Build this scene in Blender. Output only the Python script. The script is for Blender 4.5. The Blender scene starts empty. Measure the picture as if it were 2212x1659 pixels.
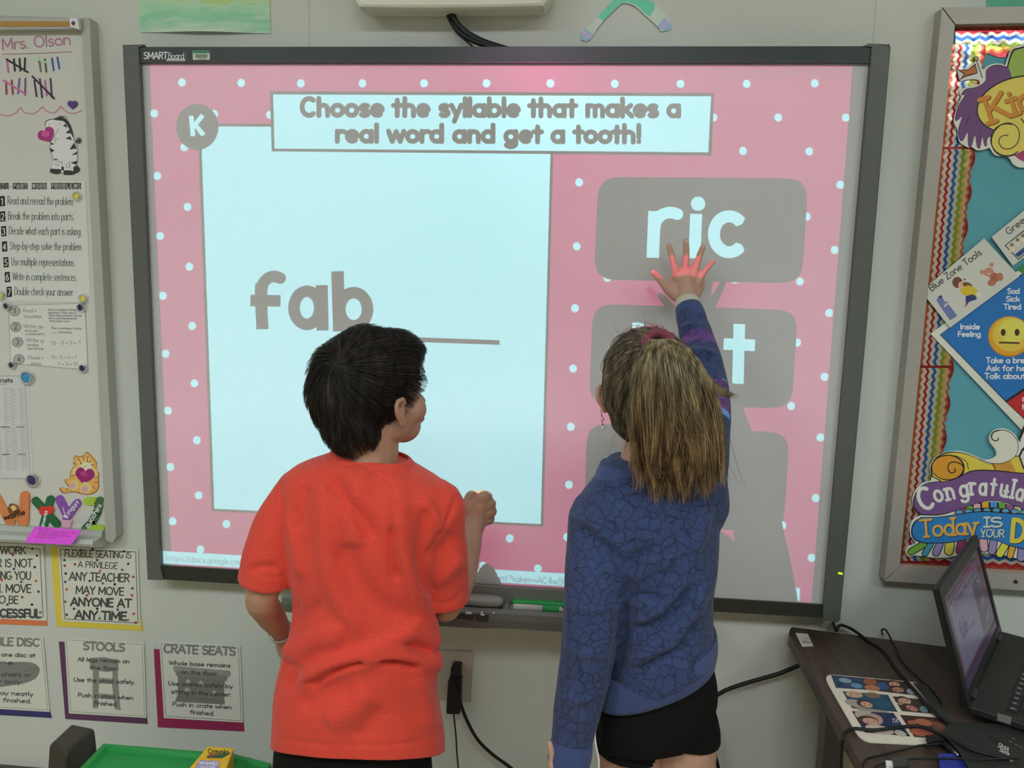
import bpy, bmesh, math, random
import numpy as np
from mathutils import Vector, Matrix
from mathutils.geometry import tessellate_polygon, delaunay_2d_cdt
from mathutils.bvhtree import BVHTree
random.seed(7)
RNG = np.random.default_rng(7)
scene = bpy.context.scene
COL = scene.collection
PI = math.pi

# ------------------------------------------------------------------ camera
CAM_R = Matrix(((0.9951708, -0.03703688, 0.09090301),
                (0.09529601, 0.14252982, -0.98519233),
                (0.02353206, 0.98909733, 0.14537099)))
CAM_C = Vector((0.22859, -1.82615, 1.44264))
FPX = 1730.37
cam_data = bpy.data.cameras.new('camera')
cam_data.sensor_width = 36.0
cam_data.sensor_fit = 'HORIZONTAL'
cam_data.lens = FPX * 36.0 / 2212.0
cam_data.clip_start = 0.02
cam = bpy.data.objects.new('camera', cam_data)
cam.matrix_world = Matrix.Translation(CAM_C) @ CAM_R.to_4x4()
COL.objects.link(cam)
scene.camera = cam

# ------------------------------------------------------------------ world, view, main lights
world = bpy.data.worlds.new('world')
scene.world = world
world.use_nodes = True
world.node_tree.nodes['Background'].inputs[0].default_value = (0.6, 0.7, 0.8, 1)
world.node_tree.nodes['Background'].inputs[1].default_value = 0.05
scene.view_settings.view_transform = 'Standard'
scene.view_settings.look = 'None'
scene.view_settings.exposure = 0.0
scene.view_settings.gamma = 1.0
scene.view_settings.use_curve_mapping = False

PROJ = Vector((0.048, -0.95, 2.07))       # lens of the short-throw projector
PROJ_POWER = 212.0
PANEL_STRENGTH = 14.4                     # ceiling light panels

ld = bpy.data.lights.new('projector_lamp', 'POINT')
ld.energy = PROJ_POWER
ld.shadow_soft_size = 0.00002
ld.color = (1, 1, 1)
lamp = bpy.data.objects.new('projector_lamp', ld)
lamp.location = PROJ
COL.objects.link(lamp)

# ------------------------------------------------------------------ pixel <-> place helpers
def ray(px, py):
    return CAM_R @ Vector((px - 1106.0, 829.5 - py, -FPX))
def at(px, py, y):
    d = ray(px, py); return CAM_C + d * ((y - CAM_C.y) / d.y)
def atz(px, py, z):
    d = ray(px, py); return CAM_C + d * ((z - CAM_C.z) / d.z)
def onp(px, py, o, n):
    d = ray(px, py); return CAM_C + d * ((o - CAM_C).dot(n) / d.dot(n))
_Rn = np.array(CAM_R); _Cn = np.array(CAM_C)
def project(P):
    q = (P - _Cn) @ _Rn
    return np.stack([1106 + FPX * q[:, 0] / -q[:, 2], 829.5 - FPX * q[:, 1] / -q[:, 2]], 1)

# ------------------------------------------------------------------ materials
def s2l(c):
    return c / 12.92 if c <= 0.04045 else ((c + 0.055) / 1.055) ** 2.4
def hexlin(h):
    return [s2l(int(h[i:i + 2], 16) / 255) for i in (0, 2, 4)]
KW = 0.46                                # light level on the wall: seen colour / own colour
def alb(h, k=None):
    k = KW if k is None else k
    return tuple(min(0.9, v / k) for v in hexlin(h)) + (1,)
_mats = {}
def M(h, rough=0.6, metal=0.0, noise=0.06, bump=0.0, scale=60.0, k=None, name=None, spec=0.4, sheen=0.0):
    key = (h, rough, metal, noise, bump, scale, k, spec, sheen)
    if key in _mats: return _mats[key]
    m = bpy.data.materials.new(name or 'mat_' + h)
    m.use_nodes = True
    nt = m.node_tree; b = nt.nodes['Principled BSDF']
    col = alb(h, k)
    b.inputs['Roughness'].default_value = rough
    b.inputs['Metallic'].default_value = metal
    b.inputs['Specular IOR Level'].default_value = spec
    if sheen:
        b.inputs['Sheen Weight'].default_value = sheen
    tc = nt.nodes.new('ShaderNodeTexCoord')
    nz = nt.nodes.new('ShaderNodeTexNoise'); nz.inputs['Scale'].default_value = scale
    nz.inputs['Detail'].default_value = 3
    nt.links.new(tc.outputs['Object'], nz.inputs['Vector'])
    mx = nt.nodes.new('ShaderNodeMix'); mx.data_type = 'RGBA'
    mx.inputs[6].default_value = tuple(c * (1 - noise) for c in col[:3]) + (1,)
    mx.inputs[7].default_value = tuple(min(1, c * (1 + noise)) for c in col[:3]) + (1,)
    nt.links.new(nz.outputs['Fac'], mx.inputs[0])
    nt.links.new(mx.outputs[2], b.inputs['Base Color'])
    if bump:
        bp = nt.nodes.new('ShaderNodeBump'); bp.inputs['Strength'].default_value = bump
        bp.inputs['Distance'].default_value = 0.002
        nt.links.new(nz.outputs['Fac'], bp.inputs['Height'])
        nt.links.new(bp.outputs['Normal'], b.inputs['Normal'])
    _mats[key] = m
    return m
def emis(h, s, name='emission'):
    m = bpy.data.materials.new(name); m.use_nodes = True
    b = m.node_tree.nodes['Principled BSDF']
    b.inputs['Base Color'].default_value = (0.02, 0.02, 0.02, 1)
    b.inputs['Emission Color'].default_value = tuple(hexlin(h)) + (1,)
    b.inputs['Emission Strength'].default_value = s
    return m

# ------------------------------------------------------------------ object helpers
WO = {}
def link(name, me, parent=None, origin=None, mats=None, smooth=False, label=None):
    """me: mesh in world coordinates; its origin is moved to the base of its bounding box"""
    n = len(me.vertices)
    co = np.empty(n * 3); me.vertices.foreach_get('co', co); co = co.reshape(-1, 3)
    if origin is None:
        lo, hi = co.min(0), co.max(0)
        origin = Vector(((lo[0] + hi[0]) / 2, (lo[1] + hi[1]) / 2, lo[2]))
    co = co - np.array(origin)
    me.vertices.foreach_set('co', co.ravel())
    if smooth:
        me.polygons.foreach_set('use_smooth', [True] * len(me.polygons))
    me.update()
    o = bpy.data.objects.new(name, me)
    if mats is not None:
        for m in (mats if isinstance(mats, (list, tuple)) else [mats]): me.materials.append(m)
    COL.objects.link(o)
    if parent is not None:
        o.parent = parent
        o.location = Vector(origin) - WO[parent.name]
    else:
        o.location = origin
    WO[o.name] = Vector(origin)
    if label: o['label'] = label
    return o
def mesh(name, verts, faces, mats=None, parent=None, smooth=False, label=None, fm=None):
    me = bpy.data.meshes.new(name)
    me.from_pydata([tuple(v) for v in verts], [], faces)
    o = link(name, me, parent, None, mats, smooth, label)
    if fm is not None: me.polygons.foreach_set('material_index', fm)
    return o
def tag(o, label=None, cat=None, group=None, kind=None):
    if label: o['label'] = label
    if cat: o['category'] = cat
    if group: o['group'] = group
    if kind: o['kind'] = kind
    return o
def thing(name, label, cat, loc, group=None):
    o = bpy.data.objects.new(name, None)
    o.empty_display_size = 0.05
    COL.objects.link(o); o.location = loc
    WO[o.name] = Vector(loc)
    return tag(o, label, cat, group)
class MB:
    def __init__(s): s.v = []; s.f = []; s.m = []
    def add(s, v, f, mi=0):
        k = len(s.v); s.v += [tuple(p) for p in v]
        s.f += [tuple(i + k for i in q) for q in f]; s.m += [mi] * len(f)
        return s
    def hexa(s, c, mi=0):
        """8 corners: bottom 4 (ccw), top 4"""
        return s.add(c, [(3, 2, 1, 0), (4, 5, 6, 7), (0, 1, 5, 4), (1, 2, 6, 5), (2, 3, 7, 6), (3, 0, 4, 7)], mi)
    def box(s, x0, x1, y0, y1, z0, z1, mi=0):
        return s.hexa([(x0, y0, z0), (x1, y0, z0), (x1, y1, z0), (x0, y1, z0), (x0, y0, z1), (x1, y0, z1), (x1, y1, z1), (x0, y1, z1)], mi)
    def prism(s, poly, off, mi=0):
        """poly: list of 3-D points; off: extrusion vector"""
        n = len(poly); poly = [Vector(p) for p in poly]; off = Vector(off)
        tri = tessellate_polygon([poly])
        v = poly + [p + off for p in poly]
        f = [tuple(t) for t in tri] + [tuple(i + n for i in reversed(t)) for t in tri]
        f += [(i, (i + 1) % n, (i + 1) % n + n, i + n) for i in range(n)]
        return s.add(v, f, mi)
    def tube(s, pts, r, n=8, mi=0, closed=False):
        pts = [Vector(p) for p in pts]
        rr = r if isinstance(r, (list, tuple)) else [r] * len(pts)
        v = []; f = []
        t0 = (pts[1] - pts[0]).normalized()
        ref = Vector((0, 0, 1)) if abs(t0.z) < 0.9 else Vector((1, 0, 0))
        a = t0.cross(ref).normalized()
        for i, p in enumerate(pts):
            t = (pts[min(i + 1, len(pts) - 1)] - pts[max(i - 1, 0)]).normalized()
            a = (a - t * a.dot(t)).normalized(); b = t.cross(a)
            for k in range(n):
                g = 2 * PI * k / n
                v.append(p + (a * math.cos(g) + b * math.sin(g)) * rr[i])
        for i in range(len(pts) - 1):
            for k in range(n):
                k2 = (k + 1) % n
                f.append((i * n + k, i * n + k2, (i + 1) * n + k2, (i + 1) * n + k))
        f.append(tuple(range(n - 1, -1, -1)))
        f.append(tuple((len(pts) - 1) * n + k for k in range(n)))
        return s.add(v, f, mi)
    def ellipsoid(s, c, ax, ay, az, n=16, m=10, mi=0):
        """ax, ay, az: half axis vectors"""
        c = Vector(c); v = []; f = []
        for j in range(1, m):
            th = PI * j / m
            for i in range(n):
                ph = 2 * PI * i / n
                v.append(c + Vector(ax) * (math.sin(th) * math.cos(ph)) + Vector(ay) * (math.sin(th) * math.sin(ph)) + Vector(az) * math.cos(th))
        v += [c + Vector(az), c - Vector(az)]
        T, B = len(v) - 2, len(v) - 1
        for i in range(n):
            i2 = (i + 1) % n
            f.append((T, i, i2)); f.append((B, (m - 2) * n + i2, (m - 2) * n + i))
            for j in range(m - 2):
                f.append((j * n + i, (j + 1) * n + i, (j + 1) * n + i2, j * n + i2))
        return s.add(v, f, mi)
    def build(s, name, mats=None, parent=None, smooth=False, label=None, bevel=0.0, seg=2):
        o = mesh(name, s.v, s.f, mats, parent, smooth, label, s.m)
        if bevel:
            md = o.modifiers.new('bevel', 'BEVEL'); md.width = bevel; md.segments = seg
            md.limit_method = 'ANGLE'; md.angle_limit = 0.6
        return o
def spline(pts, n=8):
    """Catmull-Rom through the points"""
    P = [Vector(p) for p in pts]
    P = [P[0] * 2 - P[1]] + P + [P[-1] * 2 - P[-2]]
    out = []
    for i in range(1, len(P) - 2):
        a, b, c, d = P[i - 1:i + 3]
        for k in range(n):
            t = k / n
            out.append(0.5 * ((2 * b) + (c - a) * t + (2 * a - 5 * b + 4 * c - d) * t * t + (3 * b - a - 3 * c + d) * t ** 3))
    out.append(P[-2])
    return out
def spl2(pts, n=6, closed=False):
    if closed: pts = list(pts) + [pts[0]]
    q = spline([(p[0], p[1], 0) for p in pts], n)
    q = [(p.x, p.y) for p in q]
    return q[:-1] if closed else q

# ------------------------------------------------------------------ stroke lettering
def A(cx, cy, rx, ry, a0, a1, n=None):
    n = n or max(4, int(abs(a1 - a0) / 24))
    return [(cx + rx * math.cos(math.radians(a0 + (a1 - a0) * i / n)), cy + ry * math.sin(math.radians(a0 + (a1 - a0) * i / n))) for i in range(n + 1)]
G = {
 ' ': (.34, []), '.': (.2, [[(.1, .02), (.11, .02)]]), ',': (.2, [[(.1, .03), (.06, -.12)]]), '!': (.24, [[(.12, 1), (.12, .3)], [(.12, .03), (.125, .03)]]),
 '?': (.5, [A(.25, .77, .2, .21, 170, -60) + [(.25, .3)], [(.25, .03), (.255, .03)]]), '-': (.4, [[(.06, .38), (.34, .38)]]), '=': (.5, [[(.06, .48), (.44, .48)], [(.06, .28), (.44, .28)]]),
 ':': (.22, [[(.1, .08), (.11, .08)], [(.1, .5), (.11, .5)]]), '/': (.36, [[(.0, -.1), (.34, 1.0)]]), '+': (.5, [[(.06, .38), (.44, .38)], [(.25, .2), (.25, .56)]]), "'": (.15, [[(.08, 1), (.06, .82)]]),
 '_': (.6, [[(0, -.05), (.6, -.05)]]),
 'a': (.62, [A(.29, .31, .23, .3, 0, 360), [(.52, .62), (.52, 0)]]), 'b': (.62, [[(.08, 1), (.08, 0)], A(.32, .31, .23, .3, 0, 360)]),
 'c': (.55, [A(.3, .31, .24, .3, 48, 312)]), 'd': (.62, [A(.29, .31, .23, .3, 0, 360), [(.52, 1), (.52, 0)]]),
 'e': (.6, [[(.07, .33), (.53, .33)] + A(.3, .31, .23, .3, 4, 310)[0:]]), 'f': (.4, [A(.34, .8, .18, .2, 70, 180) + [(.16, 0)], [(.02, .6), (.34, .6)]]),
 'g': (.62, [A(.29, .31, .23, .3, 0, 360), [(.52, .62), (.52, -.12)] + A(.29, -.1, .23, .2, 0, -150)]), 'h': (.58, [[(.08, 1), (.08, 0)], [(.08, .35)] + A(.28, .37, .2, .24, 170, 0) + [(.48, 0)]]),
 'i': (.2, [[(.1, .62), (.1, 0)], [(.1, .86), (.105, .86)]]), 'j': (.28, [[(.18, .62), (.18, -.12)] + A(.03, -.1, .15, .18, 0, -90), [(.18, .86), (.185, .86)]]),
 'k': (.54, [[(.08, 1), (.08, 0)], [(.46, .62), (.1, .26)], [(.22, .36), (.5, 0)]]), 'l': (.2, [[(.1, 1), (.1, 0)]]),
 'm': (.86, [[(.08, .62), (.08, 0)], [(.08, .38)] + A(.25, .4, .17, .21, 170, 0) + [(.42, 0)], [(.42, .38)] + A(.59, .4, .17, .21, 170, 0) + [(.76, 0)]]),
 'n': (.58, [[(.08, .62), (.08, 0)], [(.08, .35)] + A(.28, .37, .2, .24, 170, 0) + [(.48, 0)]]), 'o': (.6, [A(.3, .31, .24, .3, 0, 360)]),
 'p': (.62, [[(.08, .62), (.08, -.32)], A(.32, .31, .23, .3, 0, 360)]), 'q': (.62, [A(.29, .31, .23, .3, 0, 360), [(.52, .62), (.52, -.32)]]),
 'r': (.42, [[(.08, .62), (.08, 0)], [(.08, .34)] + A(.3, .36, .22, .25, 170, 60)]), 's': (.48, [A(.25, .46, .17, .15, 40, 250) + A(.24, .16, .18, .16, 80, -140)]),
 't': (.42, [[(.2, .9), (.2, 0)], [(.02, .6), (.38, .6)]]), 'u': (.58, [[(.08, .62), (.08, .24)] + A(.28, .24, .2, .24, 180, 360) + [(.48, .62)], [(.48, .3), (.48, 0)]]),
 'v': (.52, [[(.04, .62), (.26, 0), (.48, .62)]]), 'w': (.78, [[(.04, .62), (.21, 0), (.39, .6), (.57, 0), (.74, .62)]]), 'x': (.5, [[(.05, .62), (.45, 0)], [(.45, .62), (.05, 0)]]),
 'y': (.54, [[(.05, .62), (.27, .04)], [(.49, .62), (.18, -.32)]]), 'z': (.5, [[(.06, .6), (.44, .6), (.06, .02), (.46, .02)]]),
 'A': (.72, [[(.04, 0), (.36, 1), (.68, 0)], [(.15, .33), (.57, .33)]]), 'B': (.62, [[(.08, 0), (.08, 1), (.3, 1)] + A(.3, .77, .22, .23, 90, -90) + [(.08, .54)], [(.3, .54)] + A(.32, .27, .24, .27, 90, -90) + [(.08, 0)]]),
 'C': (.7, [A(.38, .5, .32, .5, 50, 310)]), 'D': (.68, [[(.08, 0), (.08, 1), (.24, 1)] + A(.24, .5, .38, .5, 90, -90) + [(.08, 0)]]),
 'E': (.56, [[(.5, 1), (.08, 1), (.08, 0), (.5, 0)], [(.08, .52), (.44, .52)]]), 'F': (.54, [[(.5, 1), (.08, 1), (.08, 0)], [(.08, .52), (.44, .52)]]),
 'G': (.72, [A(.38, .5, .32, .5, 50, 330) + [(.66, .42), (.42, .42)]]), 'H': (.66, [[(.08, 0), (.08, 1)], [(.58, 0), (.58, 1)], [(.08, .5), (.58, .5)]]),
 'I': (.2, [[(.1, 0), (.1, 1)]]), 'J': (.46, [[(.38, 1), (.38, .22)] + A(.2, .22, .18, .22, 0, -150)]), 'K': (.62, [[(.08, 0), (.08, 1)], [(.54, 1), (.08, .44)], [(.22, .6), (.58, 0)]]),
 'L': (.52, [[(.08, 1), (.08, 0), (.48, 0)]]), 'M': (.84, [[(.08, 0), (.1, 1), (.42, .25), (.74, 1), (.76, 0)]]), 'N': (.68, [[(.08, 0), (.08, 1), (.6, 0), (.6, 1)]]),
 'O': (.8, [A(.4, .5, .34, .5, 0, 360)]), 'P': (.6, [[(.08, 0), (.08, 1), (.3, 1)] + A(.3, .74, .24, .26, 90, -90) + [(.08, .48)]]), 'Q': (.8, [A(.4, .5, .34, .5, 0, 360), [(.5, .2), (.76, -.06)]]),
 'R': (.62, [[(.08, 0), (.08, 1), (.3, 1)] + A(.3, .75, .23, .25, 90, -90) + [(.08, .5)], [(.28, .5), (.56, 0)]]), 'S': (.6, [A(.31, .75, .22, .24, 40, 262) + A(.29, .26, .24, .26, 86, -145)]),
 'T': (.62, [[(.31, 0), (.31, 1)], [(.02, 1), (.6, 1)]]), 'U': (.66, [[(.08, 1), (.08, .3)] + A(.33, .3, .25, .3, 180, 360) + [(.58, 1)]]), 'V': (.66, [[(.03, 1), (.33, 0), (.63, 1)]]),
 'W': (.94, [[(.03, 1), (.25, 0), (.47, .9), (.69, 0), (.91, 1)]]), 'X': (.62, [[(.05, 1), (.57, 0)], [(.57, 1), (.05, 0)]]), 'Y': (.6, [[(.03, 1), (.3, .48), (.57, 1)], [(.3, .48), (.3, 0)]]), 'Z': (.6, [[(.05, 1), (.54, 1), (.05, 0), (.56, 0)]]),
 '0': (.6, [A(.3, .5, .23, .5, 0, 360)]), '1': (.36, [[(.06, .8), (.2, 1), (.2, 0)]]), '2': (.56, [A(.27, .74, .21, .26, 165, -30) + [(.06, 0), (.5, 0)]]),
 '3': (.54, [A(.25, .76, .19, .23, 150, -85) + A(.25, .27, .22, .27, 85, -150)]), '4': (.6, [[(.42, 0), (.42, 1), (.04, .3), (.54, .3)]]), '5': (.54, [[(.46, 1), (.12, 1), (.09, .58)] + A(.25, .32, .23, .31, 120, -140)]),
 '6': (.56, [A(.28, .3, .21, .29, 0, 360), [(.08, .34), (.16, .75), (.4, 1)]]), '7': (.5, [[(.04, 1), (.46, 1), (.18, 0)]]), '8': (.54, [A(.27, .76, .18, .23, 0, 360), A(.27, .27, .22, .27, 0, 360)]), '9': (.56, [A(.27, .7, .21, .28, 0, 360), [(.48, .7), (.4, 0)]]),
}
def text_strokes(s, p0, p1, h, serif=False, up=None, xs=1.0):
    """strokes (pixel points) of a line of lettering whose baseline runs p0 -> p1, cap height h pixels"""
    tot = sum(G.get(c, G[' '])[0] for c in s)
    ex, ey = (p1[0] - p0[0]) / tot, (p1[1] - p0[1]) / tot
    L = math.hypot(ex, ey)
    if up is None: ux, uy = ey / L * h, -ex / L * h
    else: ux, uy = up[0] * h, up[1] * h
    out = []; x = 0
    for c in s:
        adv, st = G.get(c, G[' '])
        for q in st:
            q2 = [(p0[0] + (x + adv / 2 + (a - adv / 2) * xs) * ex + b * ux, p0[1] + (x + adv / 2 + (a - adv / 2) * xs) * ey + b * uy) for a, b in q]
            out.append(q2)
            if serif:
                for e, nb in ((q[0], q[1]), (q[-1], q[-2])):
                    if abs(e[0] - nb[0]) < 0.35 * abs(e[1] - nb[1]) and len(q) < 6:
                        out.append([(p0[0] + (x + e[0] + dx) * ex + e[1] * ux, p0[1] + (x + e[0] + dx) * ey + e[1] * uy) for dx in (-.12, .12)])
        x += adv
    return out
def ribbon(pts, w, caps=True):
    """convex pieces (2-D polygons) that cover a stroke of width w"""
    r = w / 2; out = []
    n = 6 if w < 4 else 12
    pts = [pts[0]] + [q for p, q in zip(pts, pts[1:]) if math.hypot(q[0] - p[0], q[1] - p[1]) > 1e-6]
    for (x0, y0), (x1, y1) in zip(pts, pts[1:]):
        d = math.hypot(x1 - x0, y1 - y0); nx, ny = -(y1 - y0) / d * r, (x1 - x0) / d * r
        out.append([(x0 + nx, y0 + ny), (x0 - nx, y0 - ny), (x1 - nx, y1 - ny), (x1 + nx, y1 + ny)])
    idx = range(len(pts)) if caps else range(1, len(pts) - 1)
    for i in idx:
        if 0 < i < len(pts) - 1 and w < 2.2: continue
        x, y = pts[i]
        out.append([(x + r * math.cos(2 * PI * k / n), y + r * math.sin(2 * PI * k / n)) for k in range(n)])
    return out
def ell(cx, cy, rx, ry, n=24, rot=0):
    c, s = math.cos(math.radians(rot)), math.sin(math.radians(rot))
    return [(cx + rx * math.cos(2 * PI * k / n) * c - ry * math.sin(2 * PI * k / n) * s, cy + rx * math.cos(2 * PI * k / n) * s + ry * math.sin(2 * PI * k / n) * c) for k in range(n)]
def rrect(q, r, n=5):
    """rounded quadrilateral, q: 4 corners in order"""
    out = []
    for i in range(4):
        p0, p, p1 = Vector(q[i - 1]), Vector(q[i]), Vector(q[(i + 1) % 4])
        a = (p0 - p).normalized() * r; b = (p1 - p).normalized() * r
        for k in range(n + 1):
            t = k / n
            v = (p + a) * (1 - t) ** 2 + p * 2 * t * (1 - t) + (p + b) * t ** 2
            out.append((v.x, v.y))
    return out

class Art:
    """flat print made of thin coloured layers on one plane"""
    def __init__(s, o, n, step=0.00022, base=0.0, k=0.52):
        s.k = k; s.o = Vector(o); s.n = Vector(n).normalized(); s.step = step; s.base = base
        s.b = MB(); s.mats = []; s.L = 0; s.P = []
    def mp(s, p, L): return onp(p[0], p[1], s.o + s.n * (s.base + s.step * L), s.n)
    def mi(s, c):
        m = c if not isinstance(c, str) else M(c, 0.55, noise=0.03, k=s.k)
        if m not in s.mats: s.mats.append(m)
        return s.mats.index(m)
    def poly(s, pts, c, L=None):
        s.P.append((s.L if L is None else L, len(s.P), [(p[0], -p[1]) for p in pts], s.mi(c))); return s
    def line(s, pts, w, c, L=None, caps=True):
        for q in ribbon(pts, w, caps): s.poly(q, c, L)
        return s
    def strokes(s, st, w, c, L=None):
        for q in st: s.line(q, w, c, L)
        return s
    def text(s, t, p0, p1, h, w, c, L=None, serif=False, up=None):
        return s.strokes(text_strokes(t, p0, p1, h, serif, up), w, c, L)
    def slab(s, pts, th, c):
        """the sheet itself: a thin solid whose front is layer -1"""
        v = [s.mp(p, -1) for p in pts]
        s.b.prism(v, -s.n * th, s.mi(c)); return s
    def build(s, name, parent=None, label=None):
        """flatten the layers into one sheet of side-by-side coloured faces"""
        if s.P:
            P = sorted(s.P, key=lambda q: q[:2]); V = []; F = []
            for _, _, pts, _ in P:
                k = len(V)
                if sum(pts[i - 1][0] * pts[i][1] - pts[i][0] * pts[i - 1][1] for i in range(len(pts))) < 0: pts = pts[::-1]
                V += [Vector(p) for p in pts]; F.append(list(range(k, len(V))))
            r = delaunay_2d_cdt(V, [], F, 1, 1e-4, True)
            v = [s.mp((p[0], -p[1]), 0) for p in r[0]]
            k = len(s.b.v); s.b.v += [tuple(p) for p in v]
            for fa, og in zip(r[2], r[5]):
                if og: s.b.f.append(tuple(i + k for i in fa)); s.b.m.append(P[max(og)][3])
        return s.b.build(name, s.mats, parent, label=label)
WALLN = Vector((0, -1, 0))
# ================================================================== ROOM
X0, X1, YB, ZT = -3.2, 3.6, -6.2, 2.75
wall_m = M('9c9f97', 0.85, noise=0.02, bump=0.12, scale=220, name='painted_wallboard')
def shell(name, m, *b):
    o = MB().box(*b).build(name, m); o['kind'] = 'structure'; return o
shell('wall_front', wall_m, X0 - .1, X1 + .1, 0, 0.1, 0, ZT)
shell('wall_back', wall_m, X0 - .1, X1 + .1, YB - .1, YB, 0, ZT)
shell('wall_left', wall_m, X0 - .1, X0, YB, 0, 0, ZT)
shell('wall_right', wall_m, X1, X1 + .1, YB, 0, 0, ZT)
shell('floor', M('80705e', 0.7, noise=0.15, scale=12, name='speckled_floor'), X0 - .1, X1 + .1, YB - .1, .1, -0.1, 0)
shell('ceiling', M('a9aaa0', 0.9, noise=0.05, scale=90, bump=0.3, name='ceiling_board'), X0 - .1, X1 + .1, YB - .1, .1, ZT, ZT + .1)
shell('baseboard_front', M('3c3a36', 0.6), X0, X1, -0.012, 0, 0, 0.1)
# wallboard cover strips (thin vertical battens seen above and below the boards)
def strip(px0, px1, py, z0, z1, t=0.003):
    x0, x1 = at(px0, py, 0).x, at(px1, py, 0).x
    o = MB().box(x0, x1, -t, 0, z0, z1).build('trim_%d' % strip.n, wall_m); o['kind'] = 'structure'; strip.n += 1
strip.n = 1
strip(637, 668, 60, 0.1, ZT)
strip(1888, 1893, 60, 0.1, ZT, 0.002)
strip(1735, 1772, 1500, 0.1, 1.0, 0.004)

# ceiling light panels
glow = emis('f0f9ff', PANEL_STRENGTH, 'light_diffuser')
LIGHTS = [(-1.7, -2.5), (0.2, -2.5), (2.1, -2.5), (-1.7, -4.6), (0.2, -4.6), (2.1, -4.6)]
LLAB = ['white ceiling light panel, %s of the row %s' % (a_, b_) for b_ in ('nearer the interactive whiteboard', 'farther from the interactive whiteboard') for a_ in ('left', 'middle', 'right')]
cl0 = None
for i, (lx, ly) in enumerate(LIGHTS):
    if cl0 is None:
        cl0 = thing('ceiling_light', LLAB[0], 'light', (lx, ly, ZT), 'ceiling light panels')
        f = MB()
        f.box(lx - .63, lx + .63, ly - .33, ly - .3, ZT - .02, ZT); f.box(lx - .63, lx + .63, ly + .3, ly + .33, ZT - .02, ZT)
        f.box(lx - .63, lx - .6, ly - .3, ly + .3, ZT - .02, ZT); f.box(lx + .6, lx + .63, ly - .3, ly + .3, ZT - .02, ZT)
        f.build('frame', M('d0d0c8', 0.4), cl0)
        MB().box(lx - .6, lx + .6, ly - .3, ly + .3, ZT - .012, ZT - .001).build('diffuser', glow, cl0)
    else:
        c = cl0.copy(); COL.objects.link(c); c.location = (lx, ly, ZT); c['label'] = LLAB[i]
        for ch in list(cl0.children):
            d = ch.copy(); COL.objects.link(d); d.parent = c
            if i > 2 and d.name.startswith('diffuser'):      # the rear row is switched off
                d.data = d.data.copy(); d.data.materials[0] = M('b0b2ac', .5)

# ================================================================== INTERACTIVE WHITEBOARD
SY = -0.05                                # its writing surface
SB = thing('interactive_whiteboard', 'large interactive whiteboard in a black and grey frame, showing a pink projected word slide', 'whiteboard', (0, 0, 0.6))
def flatpoly(name, px, y, th, m, parent, bevel=0.0, label=None):
    b = MB(); b.prism([at(p[0], p[1], y) for p in px], (0, th, 0))
    return b.build(name, m, parent, bevel=bevel, label=label)
srf = bpy.data.materials.new('board_surface'); srf.use_nodes = True
pb = srf.node_tree.nodes['Principled BSDF']
pb.inputs['Base Color'].default_value = (.64, .65, .63, 1)
pb.inputs['Roughness'].default_value = 0.55
pb.inputs['Coat Weight'].default_value = 0.3; pb.inputs['Coat Roughness'].default_value = 0.32
flatpoly('screen_surface', [(296, 128), (1885, 128), (1790, 1318), (340, 1234)], SY, 0.02, srf, SB)
grey = M('454843', 0.45, noise=0.05, k=KW); blk = M('1f2623', 0.4, noise=0.05)
grey2 = M('7e8078', 0.5)
FY = -0.062
flatpoly('top_bezel', [(296, 102), (1884, 100), (1880, 136), (300, 135)], -0.060, 0.04, blk, SB, 0.003)
flatpoly('bottom_bezel', [(343, 1222), (1785, 1308), (1784, 1335), (346, 1251)], -0.058, 0.038, M('22241e', 0.4), SB, 0.003)
flatpoly('left_side_frame', [(266, 98), (311, 97), (300, 103), (301, 138), (346, 1222), (352, 1252), (320, 1251)], FY, 0.055, grey, SB, 0.006, 'grey side rail of the frame')
flatpoly('right_side_frame', [(1870, 99), (1877, 96), (1920, 97), (1923, 103), (1872, 700), (1814, 1338), (1808, 1343), (1784, 1339), (1778, 1334), (1780, 1308), (1880, 137), (1882, 102)], FY, 0.055, grey, SB, 0.006, 'grey side rail of the frame')
a = Art((0, -0.0603, 0), WALLN)
a.strokes(text_strokes('SMART', (310, 127), (362, 127), 14), 2.4, 'd8ddd8')
a.strokes(text_strokes('Board', (363, 127), (398, 127), 13), 1.4, 'd8ddd8')
a.poly(rrect([(360, 127.5), (400, 127.5), (400, 132), (360, 132)], 2), 'd0d4d0'); a.L = 1
a.text('www.smarttech.com', (363, 131.4), (398, 131.4), 3, 0.6, '303434')
a.line([(401, 113), (401.5, 127)], 1, '66706a')
a.build('logo', SB)
a = Art((0, -0.0605, 0), WALLN)
a.slab(rrect([(416, 109.5), (453, 109.5), (453, 129), (416.5, 129.5)], 2), 0.0004, 'a3aa9e')
a.poly([(417, 110), (453, 110), (453, 115), (417, 115)], '1d6b4c')
for k in range(16): a.line([(422 + k * 1.7, 117), (422 + k * 1.7, 125)], 0.6 + (k * 7 % 3) * .3, '20261f', caps=False)
a.text('005124', (427, 128.6), (444, 128.6), 2.6, .5, '333333')
a.build('inventory_sticker', SB)
# green power light at the right frame
MB().prism([at(x, y, FY - .001) for x, y in [(1811, 1236), (1820.5, 1238), (1820.5, 1241.5), (1811, 1240)]], (0, .001, 0)).build('power_light', emis('d6ff20', 1.2), SB)

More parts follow.
